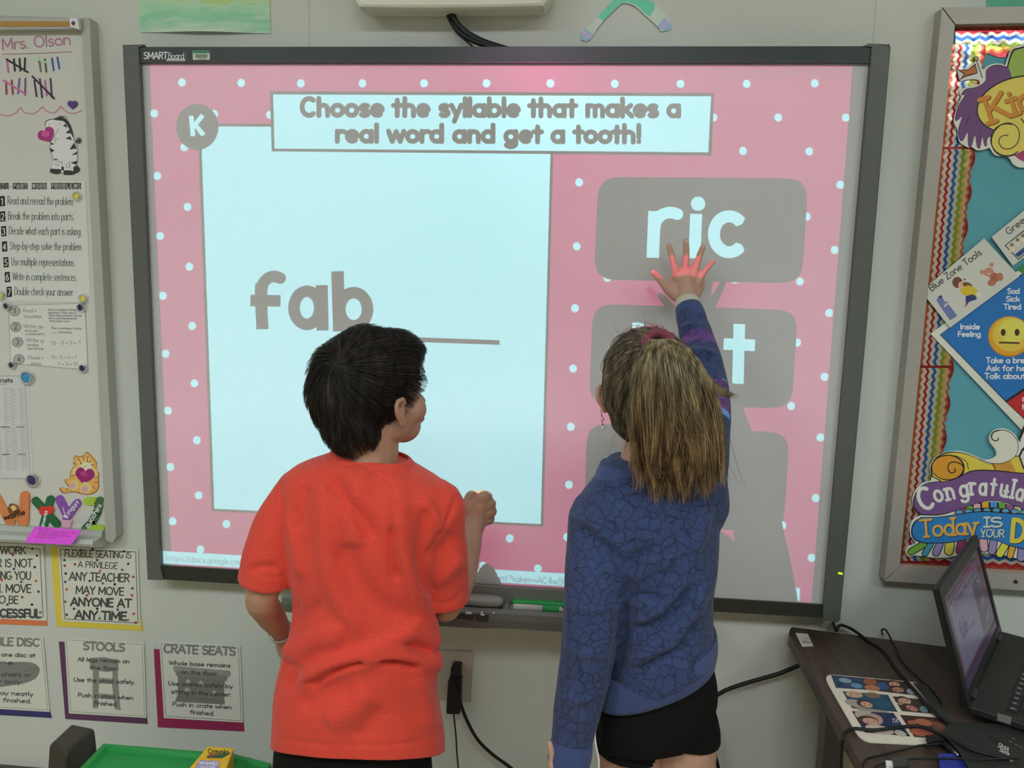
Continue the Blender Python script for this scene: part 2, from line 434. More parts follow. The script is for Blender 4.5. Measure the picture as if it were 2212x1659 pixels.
# pen tray (part of the board): shelf, wells, lip
x0, x1 = at(615, 1300, -0.12).x, at(1511, 1330, -0.12).x
dk = M('3b3c38', 0.45); dk2 = M('50524c', 0.5); dk3 = M('2a2b29', 0.45)
TY0, TY1 = -0.068, -0.138
zt = 0.672
t = MB()
t.box(x0, x1, TY1, TY0, zt - 0.012, zt)                                # shelf
t.box(x0, x1, TY0 - .006, TY0, zt, at(1100, 1267, TY0 - .006).z)                               # rear wall
t.build('pen_tray', M('5c5d56', .5), SB, bevel=0.004)
t = MB(); n = 40
prof = []
for k in range(n + 1):
    x = x0 + (x1 - x0) * k / n
    c = abs(2 * k / n - 1)
    d = 0.012 * (1 - c ** 6) + 0.010 * (1 / (1 + math.exp((abs(x - (-0.06)) - 0.10) / 0.012)))
    prof.append((x, d))
v = []; f = []
for x, d in prof:
    v += [(x, TY1 - d, zt + .008), (x, TY1 - d - .004, zt - .006), (x, TY1 - d, zt - .026), (x, TY1 + .012, zt - .026), (x, TY1 + .012, zt + .008)]
for k in range(n):
    for j in range(5):
        f.append((k * 5 + j, (k + 1) * 5 + j, (k + 1) * 5 + (j + 1) % 5, k * 5 + (j + 1) % 5))
f += [tuple(range(5)), tuple(n * 5 + j for j in reversed(range(5)))]
t.add(v, f); t.build('tray_lip', M('4c4d47', 0.4), SB)
for px in (1096, 1230, 1360, 900, 770):
    x = at(px, 1290, -.1).x
    MB().box(x - .004, x + .004, TY1 + .012, TY0 - .006, zt, zt + .009).build('tray_divider', dk2, SB, bevel=.002)
for i, (pa, pb_) in enumerate([(988, 1025), (1028, 1056)]):
    xa, xb = at(pa, 1326, -.155).x, at(pb_, 1326, -.155).x
    yf = TY1 - .0255
    MB().box(xa, xb, yf, yf + .01, zt - .008, zt + .0095).build('tray_button', dk3, SB, bevel=.001)
    a = Art((0, yf - .0003, 0), WALLN)
    if i == 0: a.poly([(1006, 1321), (1019, 1321.5), (1019, 1327), (1006, 1326.5)], 'b9bcb4')
    else: a.poly([(1039, 1321), (1044, 1322), (1043, 1326), (1048, 1327), (1046, 1330), (1038, 1329)], 'b9bcb4')
    a.build('button_icon', SB)
b = MB(); c = at(1066, 1322, -.155); b.ellipsoid((c.x, c.y + .004, zt + .009), (.0028, 0, 0), (0, .0028, 0), (0, 0, .0016), 8, 6); b.build('indicator', M('c9cbc2', .3), SB)

# eraser and pens lying in the tray
er = thing('whiteboard_eraser', 'grey oval whiteboard eraser lying in the pen tray by the boy\'s elbow', 'eraser', (at(1040, 1300, -.105).x, -.1, zt))
xa, xb = at(985, 1295, -.1).x, at(1087, 1300, -.1).x
def oval_slab(x0, x1, y0, y1, z0, z1, n=24, e=3.2):
    v = []; cx, cy, rx, ry = (x0 + x1) / 2, (y0 + y1) / 2, (x1 - x0) / 2, (y1 - y0) / 2
    for z, s in ((z0, .97), (z0 + (z1 - z0) * .3, 1), (z0 + (z1 - z0) * .8, .98), (z1, .88)):
        for k in range(n):
            a_ = 2 * PI * k / n; c_, s_ = math.cos(a_), math.sin(a_)
            v.append((cx + rx * s * math.copysign(abs(c_) ** (2 / e), c_), cy + ry * s * math.copysign(abs(s_) ** (2 / e), s_), z))
    f = [(j * n + k, j * n + (k + 1) % n, (j + 1) * n + (k + 1) % n, (j + 1) * n + k) for j in range(3) for k in range(n)]
    f += [tuple(range(n - 1, -1, -1)), tuple(3 * n + k for k in range(n))]
    return v, f
v, f = oval_slab(xa, xb, TY1 + .016, TY0 - .012, zt + .0005, zt + .008); MB().add(v, f).build('felt_pad', M('262624', .9), er, True)
v, f = oval_slab(xa, xb, TY1 + .016, TY0 - .012, zt + .008, zt + .022); MB().add(v, f).build('grip', M('6f7068', .5), er, True)
pen = thing('whiteboard_pen', 'grey and green stylus pen lying in the tray between the children', 'pen', (at(1160, 1318, -.12).x, -.113, zt))
xa, xb, xc, xd = at(1108, 1314, -.115).x, at(1172, 1316, -.115).x, at(1208, 1318, -.115).x, at(1218, 1319, -.115).x
yy, zz, r = -.112, zt + .0085, .0078
MB().tube([(xa, yy, zz), (xa + .006, yy, zz), (xb, yy, zz)], [r * .8, r, r], 14).build('barrel', M('8d8f86', .4), pen, True)
MB().tube([(xb, yy, zz), (xc, yy, zz)], r * 1.01, 14).build('grip', M('1f7a3c', .45), pen, True, 'green rubber grip')
MB().tube([(xc, yy, zz), (xd, yy, zz)], [r, r * .3], 14).build('tip', M('8d8f86', .4), pen, True)
gi = thing('pen_rest', 'green plastic pen rest bar at the back of the tray', 'pen rest', (at(1160, 1299, -.08).x, -.08, zt))
xa, xb = at(1107, 1296, -.08).x, at(1222, 1299, -.08).x
MB().box(xa, xb, -.088, -.070, zt + .0005, zt + .012).build('bar', M('23803f', .45), gi, bevel=.003)
xm = (xa + xb) / 2
MB().box(xm - .006, xm + .006, -.0885, -.086, zt + .004, zt + .007).build('slot', M('0c3a1a', .6), gi)

# ================================================================== PROJECTOR with its slide
SD = 0.04                                 # slide distance in front of the lamp
PD = SY - PROJ.y                          # throw
def tslide(p):                            # board pixel -> point on the slide
    w = at(p[0], p[1], SY); s = SD / PD
    return (PROJ.x + (w.x - PROJ.x) * s, PROJ.z + (w.z - PROJ.z) * s)
PJ = thing('projector', 'white short-throw projector on a wall boom above the interactive whiteboard', 'projector', (PROJ.x, PROJ.y, PROJ.z - .12))
shapes = []                               # (polygon, colour index), later ones on top
WHT, PNK, BLK, FNT, DIM = 0, 1, 2, 3, 4
def S(poly, c): shapes.append((poly, c))
def SL(pts, w, c, caps=False):
    for q in ribbon(pts, w, caps): S(q, c)
S([(323, 138), (1842, 140), (1753, 1301), (371, 1223), (347, 700)], PNK)
dots = [(393, 178), (521, 179), (650, 180), (783, 180), (916, 180), (1051, 180), (1189, 180), (1328, 181), (1470, 181), (1613, 181), (1760, 180),
 (333, 245), (463, 246), (583, 248), (1541, 254), (1681, 254), (1827, 254), (398, 318), (1605, 326), (1748, 327), (340, 380), (405, 447), (346, 510), (409, 576), (352, 639),
 (415, 704), (358, 764), (420, 828), (363, 887), (425, 951), (368, 1009), (429, 1070), (373, 1126), (489, 1132), (433, 1187), (1251, 394), (1246, 532), (1242, 666), (1238, 796),
 (1233, 922), (1229, 1047), (1225, 1160), (1101, 1163), (1043, 1222), (1162, 1228), (1815, 399), (1803, 540), (1743, 468), (1728, 608), (1791, 676), (1722, 740), (1781, 814),
 (1709, 877), (1772, 945), (1762, 1076), (1690, 1135), (1753, 1205), (1312, 600), (1587, 604), (1400, 1230), (545, 1194), (610, 1140), (730, 1146), (850, 1150), (970, 1158)]
for x, y in dots: S(ell(x, y, 8.5, 9, 14), WHT)
S([(427, 267), (1196, 331), (1196, 300), (1195, 332), (1173, 1139), (457, 1104)][:1] + [(1197, 270), (1195, 332), (1174, 1138), (457, 1104)], BLK)
S([(434, 273), (1190, 276), (1189, 335), (1168, 1132), (463, 1099)], WHT)
S([(583, 197), (1543, 201), (1537, 336), (587, 327)], BLK)
S([(590, 204), (1536, 208), (1530, 329), (593, 321)], WHT)
S(ell(426, 274, 46, 50, 36), BLK)
SL([(413, 250), (417, 294)], 10, WHT); SL([(438, 249), (416, 276)], 10, WHT); SL([(420, 268), (440, 292)], 10, WHT)
for q in text_strokes('Choose the syllable that makes a', (648, 249.5), (1472, 251), 37, xs=.92): SL(q, 10.8, BLK, True)
for q in text_strokes('real word and get a tooth!', (724, 305.5), (1386, 307), 36, xs=.92): SL(q, 10.8, BLK, True)
# fab ___
SL([(567, 711), (563, 640)] + A(591, 612, 27, 16, 180, 180), 26, BLK)
def AP(cx, cy, rx, ry, a0, a1, n=14): return [(x, 2 * cy - y) for x, y in A(cx, cy, rx, ry, a0, a1, n)]
SL([(566, 711), (565, 632)] + AP(592, 628, 27, 31, 165, 52), 25, BLK)
SL([(541, 649), (606, 650)], 25, BLK)
SL(AP(663, 665, 28, 36, 0, 360, 24), 25, BLK, True); SL([(695, 616), (697, 714)], 26, BLK)
SL([(729, 586), (733, 716)], 27, BLK); SL(AP(764, 668, 30, 36, 0, 360, 24), 25, BLK, True)
SL([(790, 730), (880, 733), (1079, 740)], 10, BLK)
# answer tiles
S(rrect([(1292, 382), (1746, 386), (1732, 612), (1283, 604)], 46), BLK)
SL([(1410, 557), (1414, 456)], 27, WHT); SL([(1413, 500)] + AP(1448, 493, 34, 34, 165, 55), 25, WHT)
S(ell(1508, 440, 15.5, 15.5, 24), WHT); SL([(1504, 462), (1500, 558)], 26, WHT)
SL(AP(1575, 506, 33, 39, 40, 318, 20), 26, WHT)
S(rrect([(1281, 656), (1724, 670), (1710, 882), (1272, 874)], 44), BLK)
SL([(1378, 697), (1374, 824)], 24, WHT); SL([(1425, 745), (1392, 780)], 22, WHT); SL([(1395, 770), (1428, 822)], 22, WHT)
SL([(1597, 700), (1594, 829)], 25, WHT); SL([(1563, 743), (1631, 746)], 25, WHT)
S(rrect([(1268, 914), (1706, 935), (1692, 1148), (1262, 1135)], 44), BLK)
# address strip and corner chip
S([(352, 1190), (700, 1210), (1300, 1243), (1299, 1271), (700, 1237), (353, 1217)], WHT)
for q in text_strokes('https://docs.google.com/present', (359, 1211), (588, 1224), 12.5): SL(q, 2.1, FNT, False)
for q in text_strokes('ent?token=AC4w5Vg1kq', (1070, 1254.5), (1262, 1266), 14): SL(q, 2.2, FNT, False)
S(rrect([(1660, 1266), (1729, 1270), (1727, 1299), (1660, 1296)], 5), WHT)
for q in text_strokes('c Education Learners 2018', (1545, 160), (1840, 160), 10): SL(q, 2.4, DIM, False)
verts = []; faces = []
for poly, c in shapes:
    k = len(verts)
    q = [tslide(p) for p in poly]
    ar = sum(q[i - 1][0] * q[i][1] - q[i][0] * q[i - 1][1] for i in range(len(q)))
    if ar < 0: q = q[::-1]
    verts += [Vector(((x - PROJ.x) * 1000, (z - PROJ.z) * 1000)) for x, z in q]
    faces.append(list(range(k, len(verts))))
k = len(verts)                            # opaque surround
verts += [Vector(p) for p in ((-60, -90), (60, -90), (60, 20), (-60, 20))]
base_face = len(faces); faces.append([k, k + 1, k + 2, k + 3])
res = delaunay_2d_cdt(verts, [], faces, 1, 1e-6, True)
fm = []; ff = []
for fa, og in zip(res[2], res[5]):
    ii = [i for i in og if i != base_face]
    ff.append(tuple(fa)); fm.append(shapes[max(ii)][1] if ii else BLK)
def filt(name, c):
    m = bpy.data.materials.new(name); m.use_nodes = True; nt = m.node_tree
    for n_ in list(nt.nodes): nt.nodes.remove(n_)
    o_ = nt.nodes.new('ShaderNodeOutputMaterial')
    if c is None:
        t_ = nt.nodes.new('ShaderNodeBsdfDiffuse'); t_.inputs[0].default_value = (.01, .01, .01, 1)
    else:
        t_ = nt.nodes.new('ShaderNodeBsdfTransparent')
        # even illumination across the picture: the slide is denser near the lens axis
        g_ = nt.nodes.new('ShaderNodeNewGeometry'); d_ = nt.nodes.new('ShaderNodeVectorMath'); d_.operation = 'DISTANCE'; d_.inputs[1].default_value = tuple(PROJ)
        m_ = nt.nodes.new('ShaderNodeMath'); m_.operation = 'DIVIDE'; m_.inputs[1].default_value = SD / PD * 1.815
        p_ = nt.nodes.new('ShaderNodeMath'); p_.operation = 'POWER'; p_.inputs[1].default_value = 2.8
        x_ = nt.nodes.new('ShaderNodeVectorMath'); x_.operation = 'SCALE'; x_.inputs[0].default_value = tuple(c)
        nt.links.new(g_.outputs['Position'], d_.inputs[0]); nt.links.new(d_.outputs['Value'], m_.inputs[0]); nt.links.new(m_.outputs[0], p_.inputs[0])
        nt.links.new(p_.outputs[0], x_.inputs['Scale']); nt.links.new(x_.outputs[0], t_.inputs[0])
    nt.links.new(t_.outputs[0], o_.inputs[0]); return m
WC = (.42, .98, 1.12); PC = (.50, .012, .17)
smats = [filt('slide_clear', WC), filt('slide_pink', PC), filt('slide_black', None), filt('slide_faint', (.22, .46, .56)), filt('slide_dim', (.33, .07, .12))]
mesh('slide', [(x / 1000 + PROJ.x, PROJ.y + SD, z / 1000 + PROJ.z) for x, z in res[0]], ff, smats, PJ, fm=fm)
hx, hz0, hz1, hy = .056, PROJ.z - .088, PROJ.z + .018, PROJ.y
hb = MB(); wt = M('d8d8d0', .45)
hb.box(PROJ.x + hx - .004, PROJ.x + .19, hy - .28, hy + SD + .003, hz0 - .02, hz1 + .05)
hb.box(PROJ.x - .19, PROJ.x - hx + .004, hy - .28, hy + SD + .003, hz0 - .02, hz1 + .05)
hb.box(PROJ.x - hx, PROJ.x + hx, hy - .28, hy + SD + .003, hz1 - .001, hz1 + .05)
hb.box(PROJ.x - hx, PROJ.x + hx, hy - .28, hy + SD + .003, hz0 - .02, hz0 + .001)
hb.box(PROJ.x - hx, PROJ.x + hx, hy - .28, hy - .03, hz0, hz1)
hb.build('housing', wt, PJ)
MB().box(PROJ.x - .03, PROJ.x + .03, hy - .15, -.05, hz1 + .05, hz1 + .09).build('boom_arm', wt, PJ, bevel=.006)
# wall mount whose underside shows at the top of the picture
MX0, MX1 = at(752, 10, -.085).x, at(1198, 10, -.085).x
mz = at(980, 17, -.085).z
b = MB(); N = 20
pts = []
for k in range(N + 1):                     # rounded lower corners, gently bowed bottom edge
    t_ = k / N; x = MX0 + (MX1 - MX0) * t_
    pts.append((x, mz + 0.003 * (2 * t_ - 1) ** 2 + .028 * max(0, (abs(2 * t_ - 1) - .93) / .07) ** 2))
poly = [(MX1, mz + .26), (MX0, mz + .26)] + pts
def shrink(p, s): return ((p[0] - (MX0 + MX1) / 2) * s + (MX0 + MX1) / 2, (p[1] - mz - .13) * s + mz + .13)
lay = []
for y, s in ((-.0005, .93), (-.02, .985), (-.07, 1.0), (-.082, .985), (-.086, .955)):
    lay.append([(q[0], y, q[1]) for q in (shrink(p, s) for p in poly)])
n = len(poly); v = [p for l in lay for p in l]; f = []
for j in range(4):
    for i in range(n): f.append((j * n + i, j * n + (i + 1) % n, (j + 1) * n + (i + 1) % n, (j + 1) * n + i))
f.append(tuple(range(n - 1, -1, -1))); f.append(tuple(4 * n + i for i in range(n)))
b.add(v, f)
pm = tag(b.build('projector_wall_mount', M('a9aa9c', .5, noise=.02)), 'white rounded wall mount box above the top edge of the interactive whiteboard', 'projector mount')
# the cables that leave it
cab = M('0c0f0d', .5)
CB = [([(968, 28, -.03), (975, 45, -.03), (990, 66, -.035), (1015, 84, -.04), (1048, 97, -.045), (1090, 108, -.05)], .0062, 'thick black cable from projector mount, lowest of the bundle'),
      ([(973, 28, -.04), (984, 45, -.045), (1004, 68, -.045), (1035, 86, -.045), (1070, 98, -.05), (1100, 106, -.05)], .005, 'black cable from projector mount, middle of the bundle'),
      ([(980, 28, -.035), (990, 47, -.035), (1010, 66, -.035), (1042, 84, -.035), (1080, 97, -.04), (1110, 106, -.045)], .0022, 'thin black wire from projector mount, uppermost of the bundle'),
      ([(966, 28, -.025), (972, 48, -.025), (986, 70, -.025), (1003, 85, -.025), (1018, 98, -.03), (1030, 110, -.035)], .002, 'thin black wire peeling off downward behind the board')]
for pts, r, lb in CB:
    o = MB().tube(spline([at(*p) for p in pts], 6), r, 8).build('cable', cab, None, True)
    tag(o, lb, 'cable', 'cables below the projector mount')

# ================================================================== things on the wall above
a = Art((0, -0.004, 0), WALLN)
# paper drawing, bottom edge bowed away from the wall
dr = thing('crayon_drawing', 'landscape paper sheet shaded with green and yellow crayon above the whiteboard', 'drawing', at(442, 40, 0))
b = MB(); v = []; f = []; NX, NZ = 24, 14
crm = bpy.data.materials.new('crayon_shading'); crm.use_nodes = True; nt = crm.node_tree; pbs = nt.nodes['Principled BSDF']; pbs.inputs['Roughness'].default_value = .8
tc = nt.nodes.new('ShaderNodeTexCoord'); mp_ = nt.nodes.new('ShaderNodeMapping'); mp_.inputs['Scale'].default_value = (6, 1, 40); mp_.inputs['Rotation'].default_value = (0, .12, 0)
nz = nt.nodes.new('ShaderNodeTexNoise'); nz.inputs['Scale'].default_value = 2.2; nz.inputs['Detail'].default_value = 6
nz2 = nt.nodes.new('ShaderNodeTexNoise'); nz2.inputs['Scale'].default_value = 9
sx = nt.nodes.new('ShaderNodeSeparateXYZ'); ad = nt.nodes.new('ShaderNodeMath'); ad.operation = 'MULTIPLY_ADD'; ad.inputs[1].default_value = 4.5; 
ad2 = nt.nodes.new('ShaderNodeMath'); ad2.operation = 'MULTIPLY_ADD'; ad2.inputs[1].default_value = .35
rp = nt.nodes.new('ShaderNodeValToRGB'); cr = rp.color_ramp
cr.elements[0].position = .12; cr.elements[0].color = alb('9bb79a'); cr.elements[1].position = .25; cr.elements[1].color = alb('6fa382')
for p_, c_ in ((.38, '8fb391'), (.46, '8da36a'), (.6, 'a0aa6c'), (.85, 'a2ac78'), (1., '98ad80')):
    e_ = cr.elements.new(p_); e_.color = alb(c_)
L_ = nt.links.new
L_(tc.outputs['Object'], mp_.inputs[0]); L_(mp_.outputs[0], nz.inputs['Vector']); L_(tc.outputs['Object'], nz2.inputs['Vector']); L_(tc.outputs['Object'], sx.inputs[0])
L_(sx.outputs['Z'], ad.inputs[0]); L_(nz2.outputs['Fac'], ad2.inputs[0]); ad.inputs[2].default_value = 0; L_(ad.outputs[0], ad2.inputs[2])
ad3 = nt.nodes.new('ShaderNodeMath'); ad3.operation = 'MULTIPLY_ADD'; ad3.inputs[1].default_value = .4; L_(nz.outputs['Fac'], ad3.inputs[0]); L_(ad2.outputs[0], ad3.inputs[2])
ad4 = nt.nodes.new('ShaderNodeMath'); ad4.operation = 'SUBTRACT'; ad4.inputs[1].default_value = .26; L_(ad3.outputs[0], ad4.inputs[0]); L_(ad4.outputs[0], rp.inputs[0]); L_(rp.outputs[0], pbs.inputs['Base Color'])
P0, P1 = at(304, 70, -.002), at(584, 72, -.002)
for j in range(NZ + 1):
    for i in range(NX + 1):
        u, w = i / NX, j / NZ
        p = P0.lerp(P1, u); p.z += w * .22 - .0
        p.x += -(1 - u) * w * .012
        p.y = -.002 - .012 * math.sin(PI * u) ** 2 * (1 - w) ** 3
        v.append(p)
for j in range(NZ):
    for i in range(NX): f.append((j * (NX + 1) + i, j * (NX + 1) + i + 1, (j + 1) * (NX + 1) + i + 1, (j + 1) * (NX + 1) + i))
b.add(v, f); b.build('paper', crm, dr, True)
# boomerang
bo = thing('paper_boomerang', 'paper boomerang coloured green with blue and pink striped tips', 'paper cutout', at(1350, 40, 0))
outer = spl2([(1258, 66), (1290, 38), (1320, 5), (1345, -18), (1375, -14), (1410, 5), (1446, 40)], 5)
inner = spl2([(1427, 68), (1420, 57), (1395, 35), (1372, 14), (1350, 7), (1338, 12), (1302, 48), (1282, 74)], 5)
a = Art((0, -.0035, 0), WALLN)
a.slab(outer + [(1450, 50), (1447, 62), (1438, 67)] + inner + [(1276, 84), (1266, 90), (1256, 86), (1254, 78)], .0012, 'a9b2a6')
a.poly([(1291, 36)] + spl2([(1320, 5), (1345, -18), (1375, -14), (1415, 8)], 5) + [(1414, 19), (1404, 36)] + spl2([(1395, 30), (1372, 10), (1350, 5), (1338, 10)], 5) + [(1303, 46)], '5cae90')
for c, q in (('86a3bd', [(1254, 76), (1264, 60), (1281, 74), (1276, 84), (1266, 90), (1256, 86)]), ('b98fae', [(1256, 70), (1260, 66), (1277, 79), (1274, 84)]),
             ('7fa0c0', [(1421, 56), (1436, 38), (1447, 46), (1450, 56), (1446, 64), (1438, 67), (1428, 64)]), ('b98fae', [(1428, 60), (1441, 42), (1446, 46), (1433, 63)])):
    a.poly(q, c); a.L += 1
a.line(inner[2:-2], .9, '5a6a60')
a.build('cutout', bo)
a = Art((0, -.0025, 0), WALLN)
a.slab([(2134, -60), (2240, -60), (2240, 17), (2131, 16)], .0015, '4d8f72')
tag(a.build('paper_sign'), 'plain green paper sheet above the bulletin board', 'paper')
# pencil scribble
# ================================================================== LEFT WHITEBOARD
WB = thing('whiteboard', 'white magnetic dry-erase board in an aluminium frame at the left', 'whiteboard', (at(60, 1150, 0).x, 0, .82))
WY = -.02
wbm = M('a0a098', .22, noise=.01, name='enamel_surface', spec=.5)
alm = M('868780', .45, metal=.08, noise=.05, name='aluminium'); alm2 = M('7d7f78', .4, metal=.3)
flatpoly('board_panel', [(-260, 50), (180, 50), (233, 1165), (-220, 1165)], WY, .014, wbm, WB)
flatpoly('frame_rail', [(176, 42), (193, 44), (251, 1160), (243, 1172), (229, 1168)], WY - .012, .032, alm, WB, .002, 'right rail of the frame')
flatpoly('frame_rail', [(-260, 28), (193, 40), (191, 55), (-260, 50)], WY - .010, .03, alm, WB, .002, 'top rail of the frame')
# display rail with cork strip
flatpoly('display_rail', [(-260, 36), (172, 40), (173, 62), (-260, 66)], WY - .022, .018, alm, WB, .002)
flatpoly('cork_strip', [(-260, 45), (151, 46), (151, 57), (-260, 58)], WY - .0235, .003, M('8a6a3a', .9, noise=.25, scale=400), WB)
flatpoly('end_clip', [(151, 40), (168, 39), (170, 62), (152, 57)], WY - .027, .008, M('b9b8ae', .4), WB, .001)
b = MB(); c = at(158, 50, WY - .028); b.tube([c, c + Vector((0, .004, 0))], .0045, 12); b.build('clip_screw', M('3c3c38', .4), WB)
# marker tray
mz0 = at(100, 1160, WY).z
b = MB()
xr = at(228, 1160, WY).x; xl = -1.6
prf = [(WY, .028), (WY - .012, .028), (WY - .016, .016), (WY - .045, .012), (WY - .049, .018), (WY - .053, .008), (WY - .050, .0), (WY - .02, -.012), (WY, -.012)]
b.prism([(xl, y, mz0 + z) for y, z in prf], (xr - xl, 0, 0)); b.build('marker_tray', M('8c908a', .35, metal=.3), WB)
a = Art((0, WY - .0006, 0), WALLN, .0002)
a.text('Mrs. Olson', (4, 108), (154, 96), 24, 2.8, '8e5f78')
a.line([(5, 117), (60, 116), (154, 112)], 1.8, '8e5f78')
blkm, prp, mag, blu = '262624', '6a4468', '9a5a86', '34498a'
tl = [((15, 128, 18, 156), mag), ((30, 128, 32, 153), blkm), ((42, 127, 44, 153), blkm), ((54, 126, 53, 153), blkm), ((14, 128, 60, 156), blkm),
      ((84, 127, 88, 154), '5c5e50'), ((97, 128, 100, 155), '45483c'), ((80, 127, 106, 137), '93b48a'), ((112, 126, 116, 152), blu), ((124, 124, 128, 148), blu),
      ((13, 176, 14, 203), '7a3040'), ((25, 174, 28, 203), '7a3040'), ((42, 170, 39, 202), '5c4a88'), ((55, 170, 54, 205), '5a4a66'), ((8, 174, 55, 203), 'a45a8a'),
      ((74, 174, 79, 208), '3d3040'), ((86, 171, 91, 210), '3d3040'), ((97, 174, 101, 206), mag), ((109, 170, 112, 210), '46324a'), ((70, 165, 117, 213), '3c1c3c')]
for (x0_, y0_, x1_, y1_), c in tl: a.line([(x0_, y0_), (x1_, y1_)], 4.2, c); a.L += .25
a.line(spl2([(-6, 240), (2, 248), (20, 250), (36, 242), (44, 232), (52, 242), (70, 246), (84, 238), (92, 231), (100, 240), (116, 244), (126, 236), (132, 230), (144, 242), (160, 245), (177, 239)], 3), 2.4, 'a06a86')
a.build('handwriting', WB, 'coloured marker tally marks and lettering')
# foam heart
heart = lambda cx, cy, s, r=0: [(cx + s * (x * math.cos(r) - y * math.sin(r)), cy + s * (x * math.sin(r) + y * math.cos(r))) for x, y in
        [(0, 1)] + [(-1.0, 0.1), (-1.05, -.5), (-.6, -.9), (-.15, -.75), (0, -.45), (.15, -.75), (.6, -.9), (1.05, -.5), (1.0, .1)]]
a = Art((0, WY - .004, 0), WALLN); a.slab(spl2(heart(156, 226, 9.5), 3, True), .0035, '43306a'); tag(a.build('foam_heart'), 'small dark purple heart sticker above the zebra', 'sticker')

# zebra cutout
Zb = thing('zebra_cutout', 'black and white cartoon zebra paper cutout holding a pink heart', 'paper cutout', at(140, 375, WY))
a = Art((0, WY - .0015, 0), WALLN)
zo = spl2([(98, 262), (108, 257), (122, 256), (128, 250), (134, 251), (138, 250), (143, 254), (150, 268), (156, 285), (159, 300), (167, 318), (168, 345), (166, 357), (173, 366), (168, 373), (158, 375), (140, 378), (134, 374), (122, 375), (109, 372), (110, 360), (115, 345), (108, 325), (108, 308), (117, 296), (118, 287), (104, 283), (97, 272)], 4, True)
a.slab(zo, .001, 'b9bbb0')
bk = '2c2c2a'
a.poly(zo, bk); a.L = 1
c_ = [(x * .965 + 137 * .035, y * .975 + 318 * .025) for x, y in zo]; a.poly(c_, 'bcbeb4'); a.L = 2
a.poly(spl2([(113, 258), (122, 254), (134, 252), (143, 258), (153, 272), (159, 296), (154, 290), (146, 272), (137, 262), (124, 260)], 3, True), bk)
for q in ([(136, 272), (142, 267), (146, 276)], [(141, 287), (150, 280), (153, 289)], [(141, 299), (152, 294), (155, 303)], [(150, 323), (160, 308), (166, 321)], [(154, 335), (167, 327), (166, 334)],
          [(108, 319), (118, 325), (110, 330)], [(110, 307), (118, 312), (109, 313)], [(116, 343), (127, 344), (118, 347)], [(152, 352), (166, 347), (166, 356)], [(133, 360), (138, 360), (138, 368), (132, 368)]): a.poly(q, bk)
a.poly(spl2([(109, 364), (120, 365), (131, 366), (131, 374), (121, 376), (108, 372)], 3, True), bk); a.poly(spl2([(137, 368), (150, 368), (163, 371), (160, 377), (146, 378), (138, 376)], 3, True), bk)
a.poly(spl2([(158, 362), (166, 357), (173, 366), (168, 373), (160, 371)], 3, True), bk)
for q in ([(125, 300), (120, 300), (118, 309)], [(123, 345), (127, 349), (134, 351)], [(134, 348), (134, 360)], [(150, 348), (151, 362)], [(121, 288), (124, 284), (126, 278)], [(105, 268), (107, 270)], [(128, 266), (129, 269)], A(124, 354, 4, 3, 0, 300), A(146, 358, 4, 4, 0, 300)): a.line(q, .9, bk)
for k in range(10): a.line([(170, 304), (170 + 7 * math.cos(k * .63), 304 + 7 * math.sin(k * .63))], 1.6, bk, -1)
a.line([(160, 308), (168, 304)], 1.2, bk, -1)
a.poly(spl2(heart(101, 292, 17, -.5), 3, True), '8a2a62', 3); a.poly(ell(98, 289, 9, 7), 'a84a80', 4)
a.build('print', Zb)

def poster(name, label, corners, y=WY - .0012, base='aeb1aa', cat='poster', th=.0007, group=None):
    t = thing(name, label, cat, at(sum(c[0] for c in corners) / 4, max(c[1] for c in corners), y), group)
    a = Art((0, y, 0), WALLN); a.slab(corners, th, base); return t, a
# multi-part word problems
t, a = poster('word_problem_poster', 'white poster listing seven steps for multi-part word problems', [(-60, 392), (184, 391), (196, 654), (-50, 648)])
s_ = 'MULTI-PART WORD PROBLEMS'; n = len(s_)
for i, c in enumerate(s_):
    x = -22 + i * 8.25
    if c in ' -': 
        if c == '-': a.line([(x + 1, 403), (x + 6, 403)], 1, '3a3c38')
        continue
    a.poly([(x, 395), (x + 7.4, 395), (x + 7.4, 410), (x + 3.7, 407), (x, 410)], '1e1f1e')
    a.text(c, (x + 1.6, 406), (x + 6, 406), 9, 1.1, 'aeb1aa', 1)
for i, s_ in enumerate(['Read and reread the problem.', 'Break the problem into parts.', 'Decide what each part is asking.', 'Step-by-step solve the problem.', 'Use multiple representations.', 'Write in complete sentences.', 'Double check your answer.']):
    x0_, y0_ = [(16, 441), (17, 474), (19, 506), (21, 539), (24, 573), (27, 605), (31, 637)][i]
    x1_ = [160, 160, 176, 178, 162, 166, 160][i]
    a.poly([(x0_ - 17, y0_ - 17), (x0_ - 6, y0_ - 18), (x0_ - 5, y0_ + 4), (x0_ - 16, y0_ + 5)], '161716', 0)
    a.text(str(i + 1), (x0_ - 14.5, y0_ + 1), (x0_ - 8, y0_ + 1), 14, 1.9, 'b4b7b0', 1)
    a.text(s_, (x0_, y0_), (x1_, y0_ + 2), 17, 1.35, '4c4e4a')
a.build('print', t)
t, a = poster('steps_sheet', 'white sheet of four handwritten steps with grey numbered circles', [(18, 660), (183, 655), (190, 799), (23, 785)], base='b0b2ab')
a.line([(18, 660), (183, 655), (190, 799), (23, 785), (18, 660)], .8, '6c6e68', 0)
for i, (cx, cy) in enumerate([(32, 672), (34, 706), (38, 739), (41, 776)]):
    a.poly(ell(cx, cy, 12, 11), '3b3d3a', 0); a.poly(ell(cx, cy, 11, 10), '8d8f88', 1); a.text(str(i + 1), (cx - 4, cy + 5), (cx + 4, cy + 5), 11, 1.5, '3b3d3a', 2)
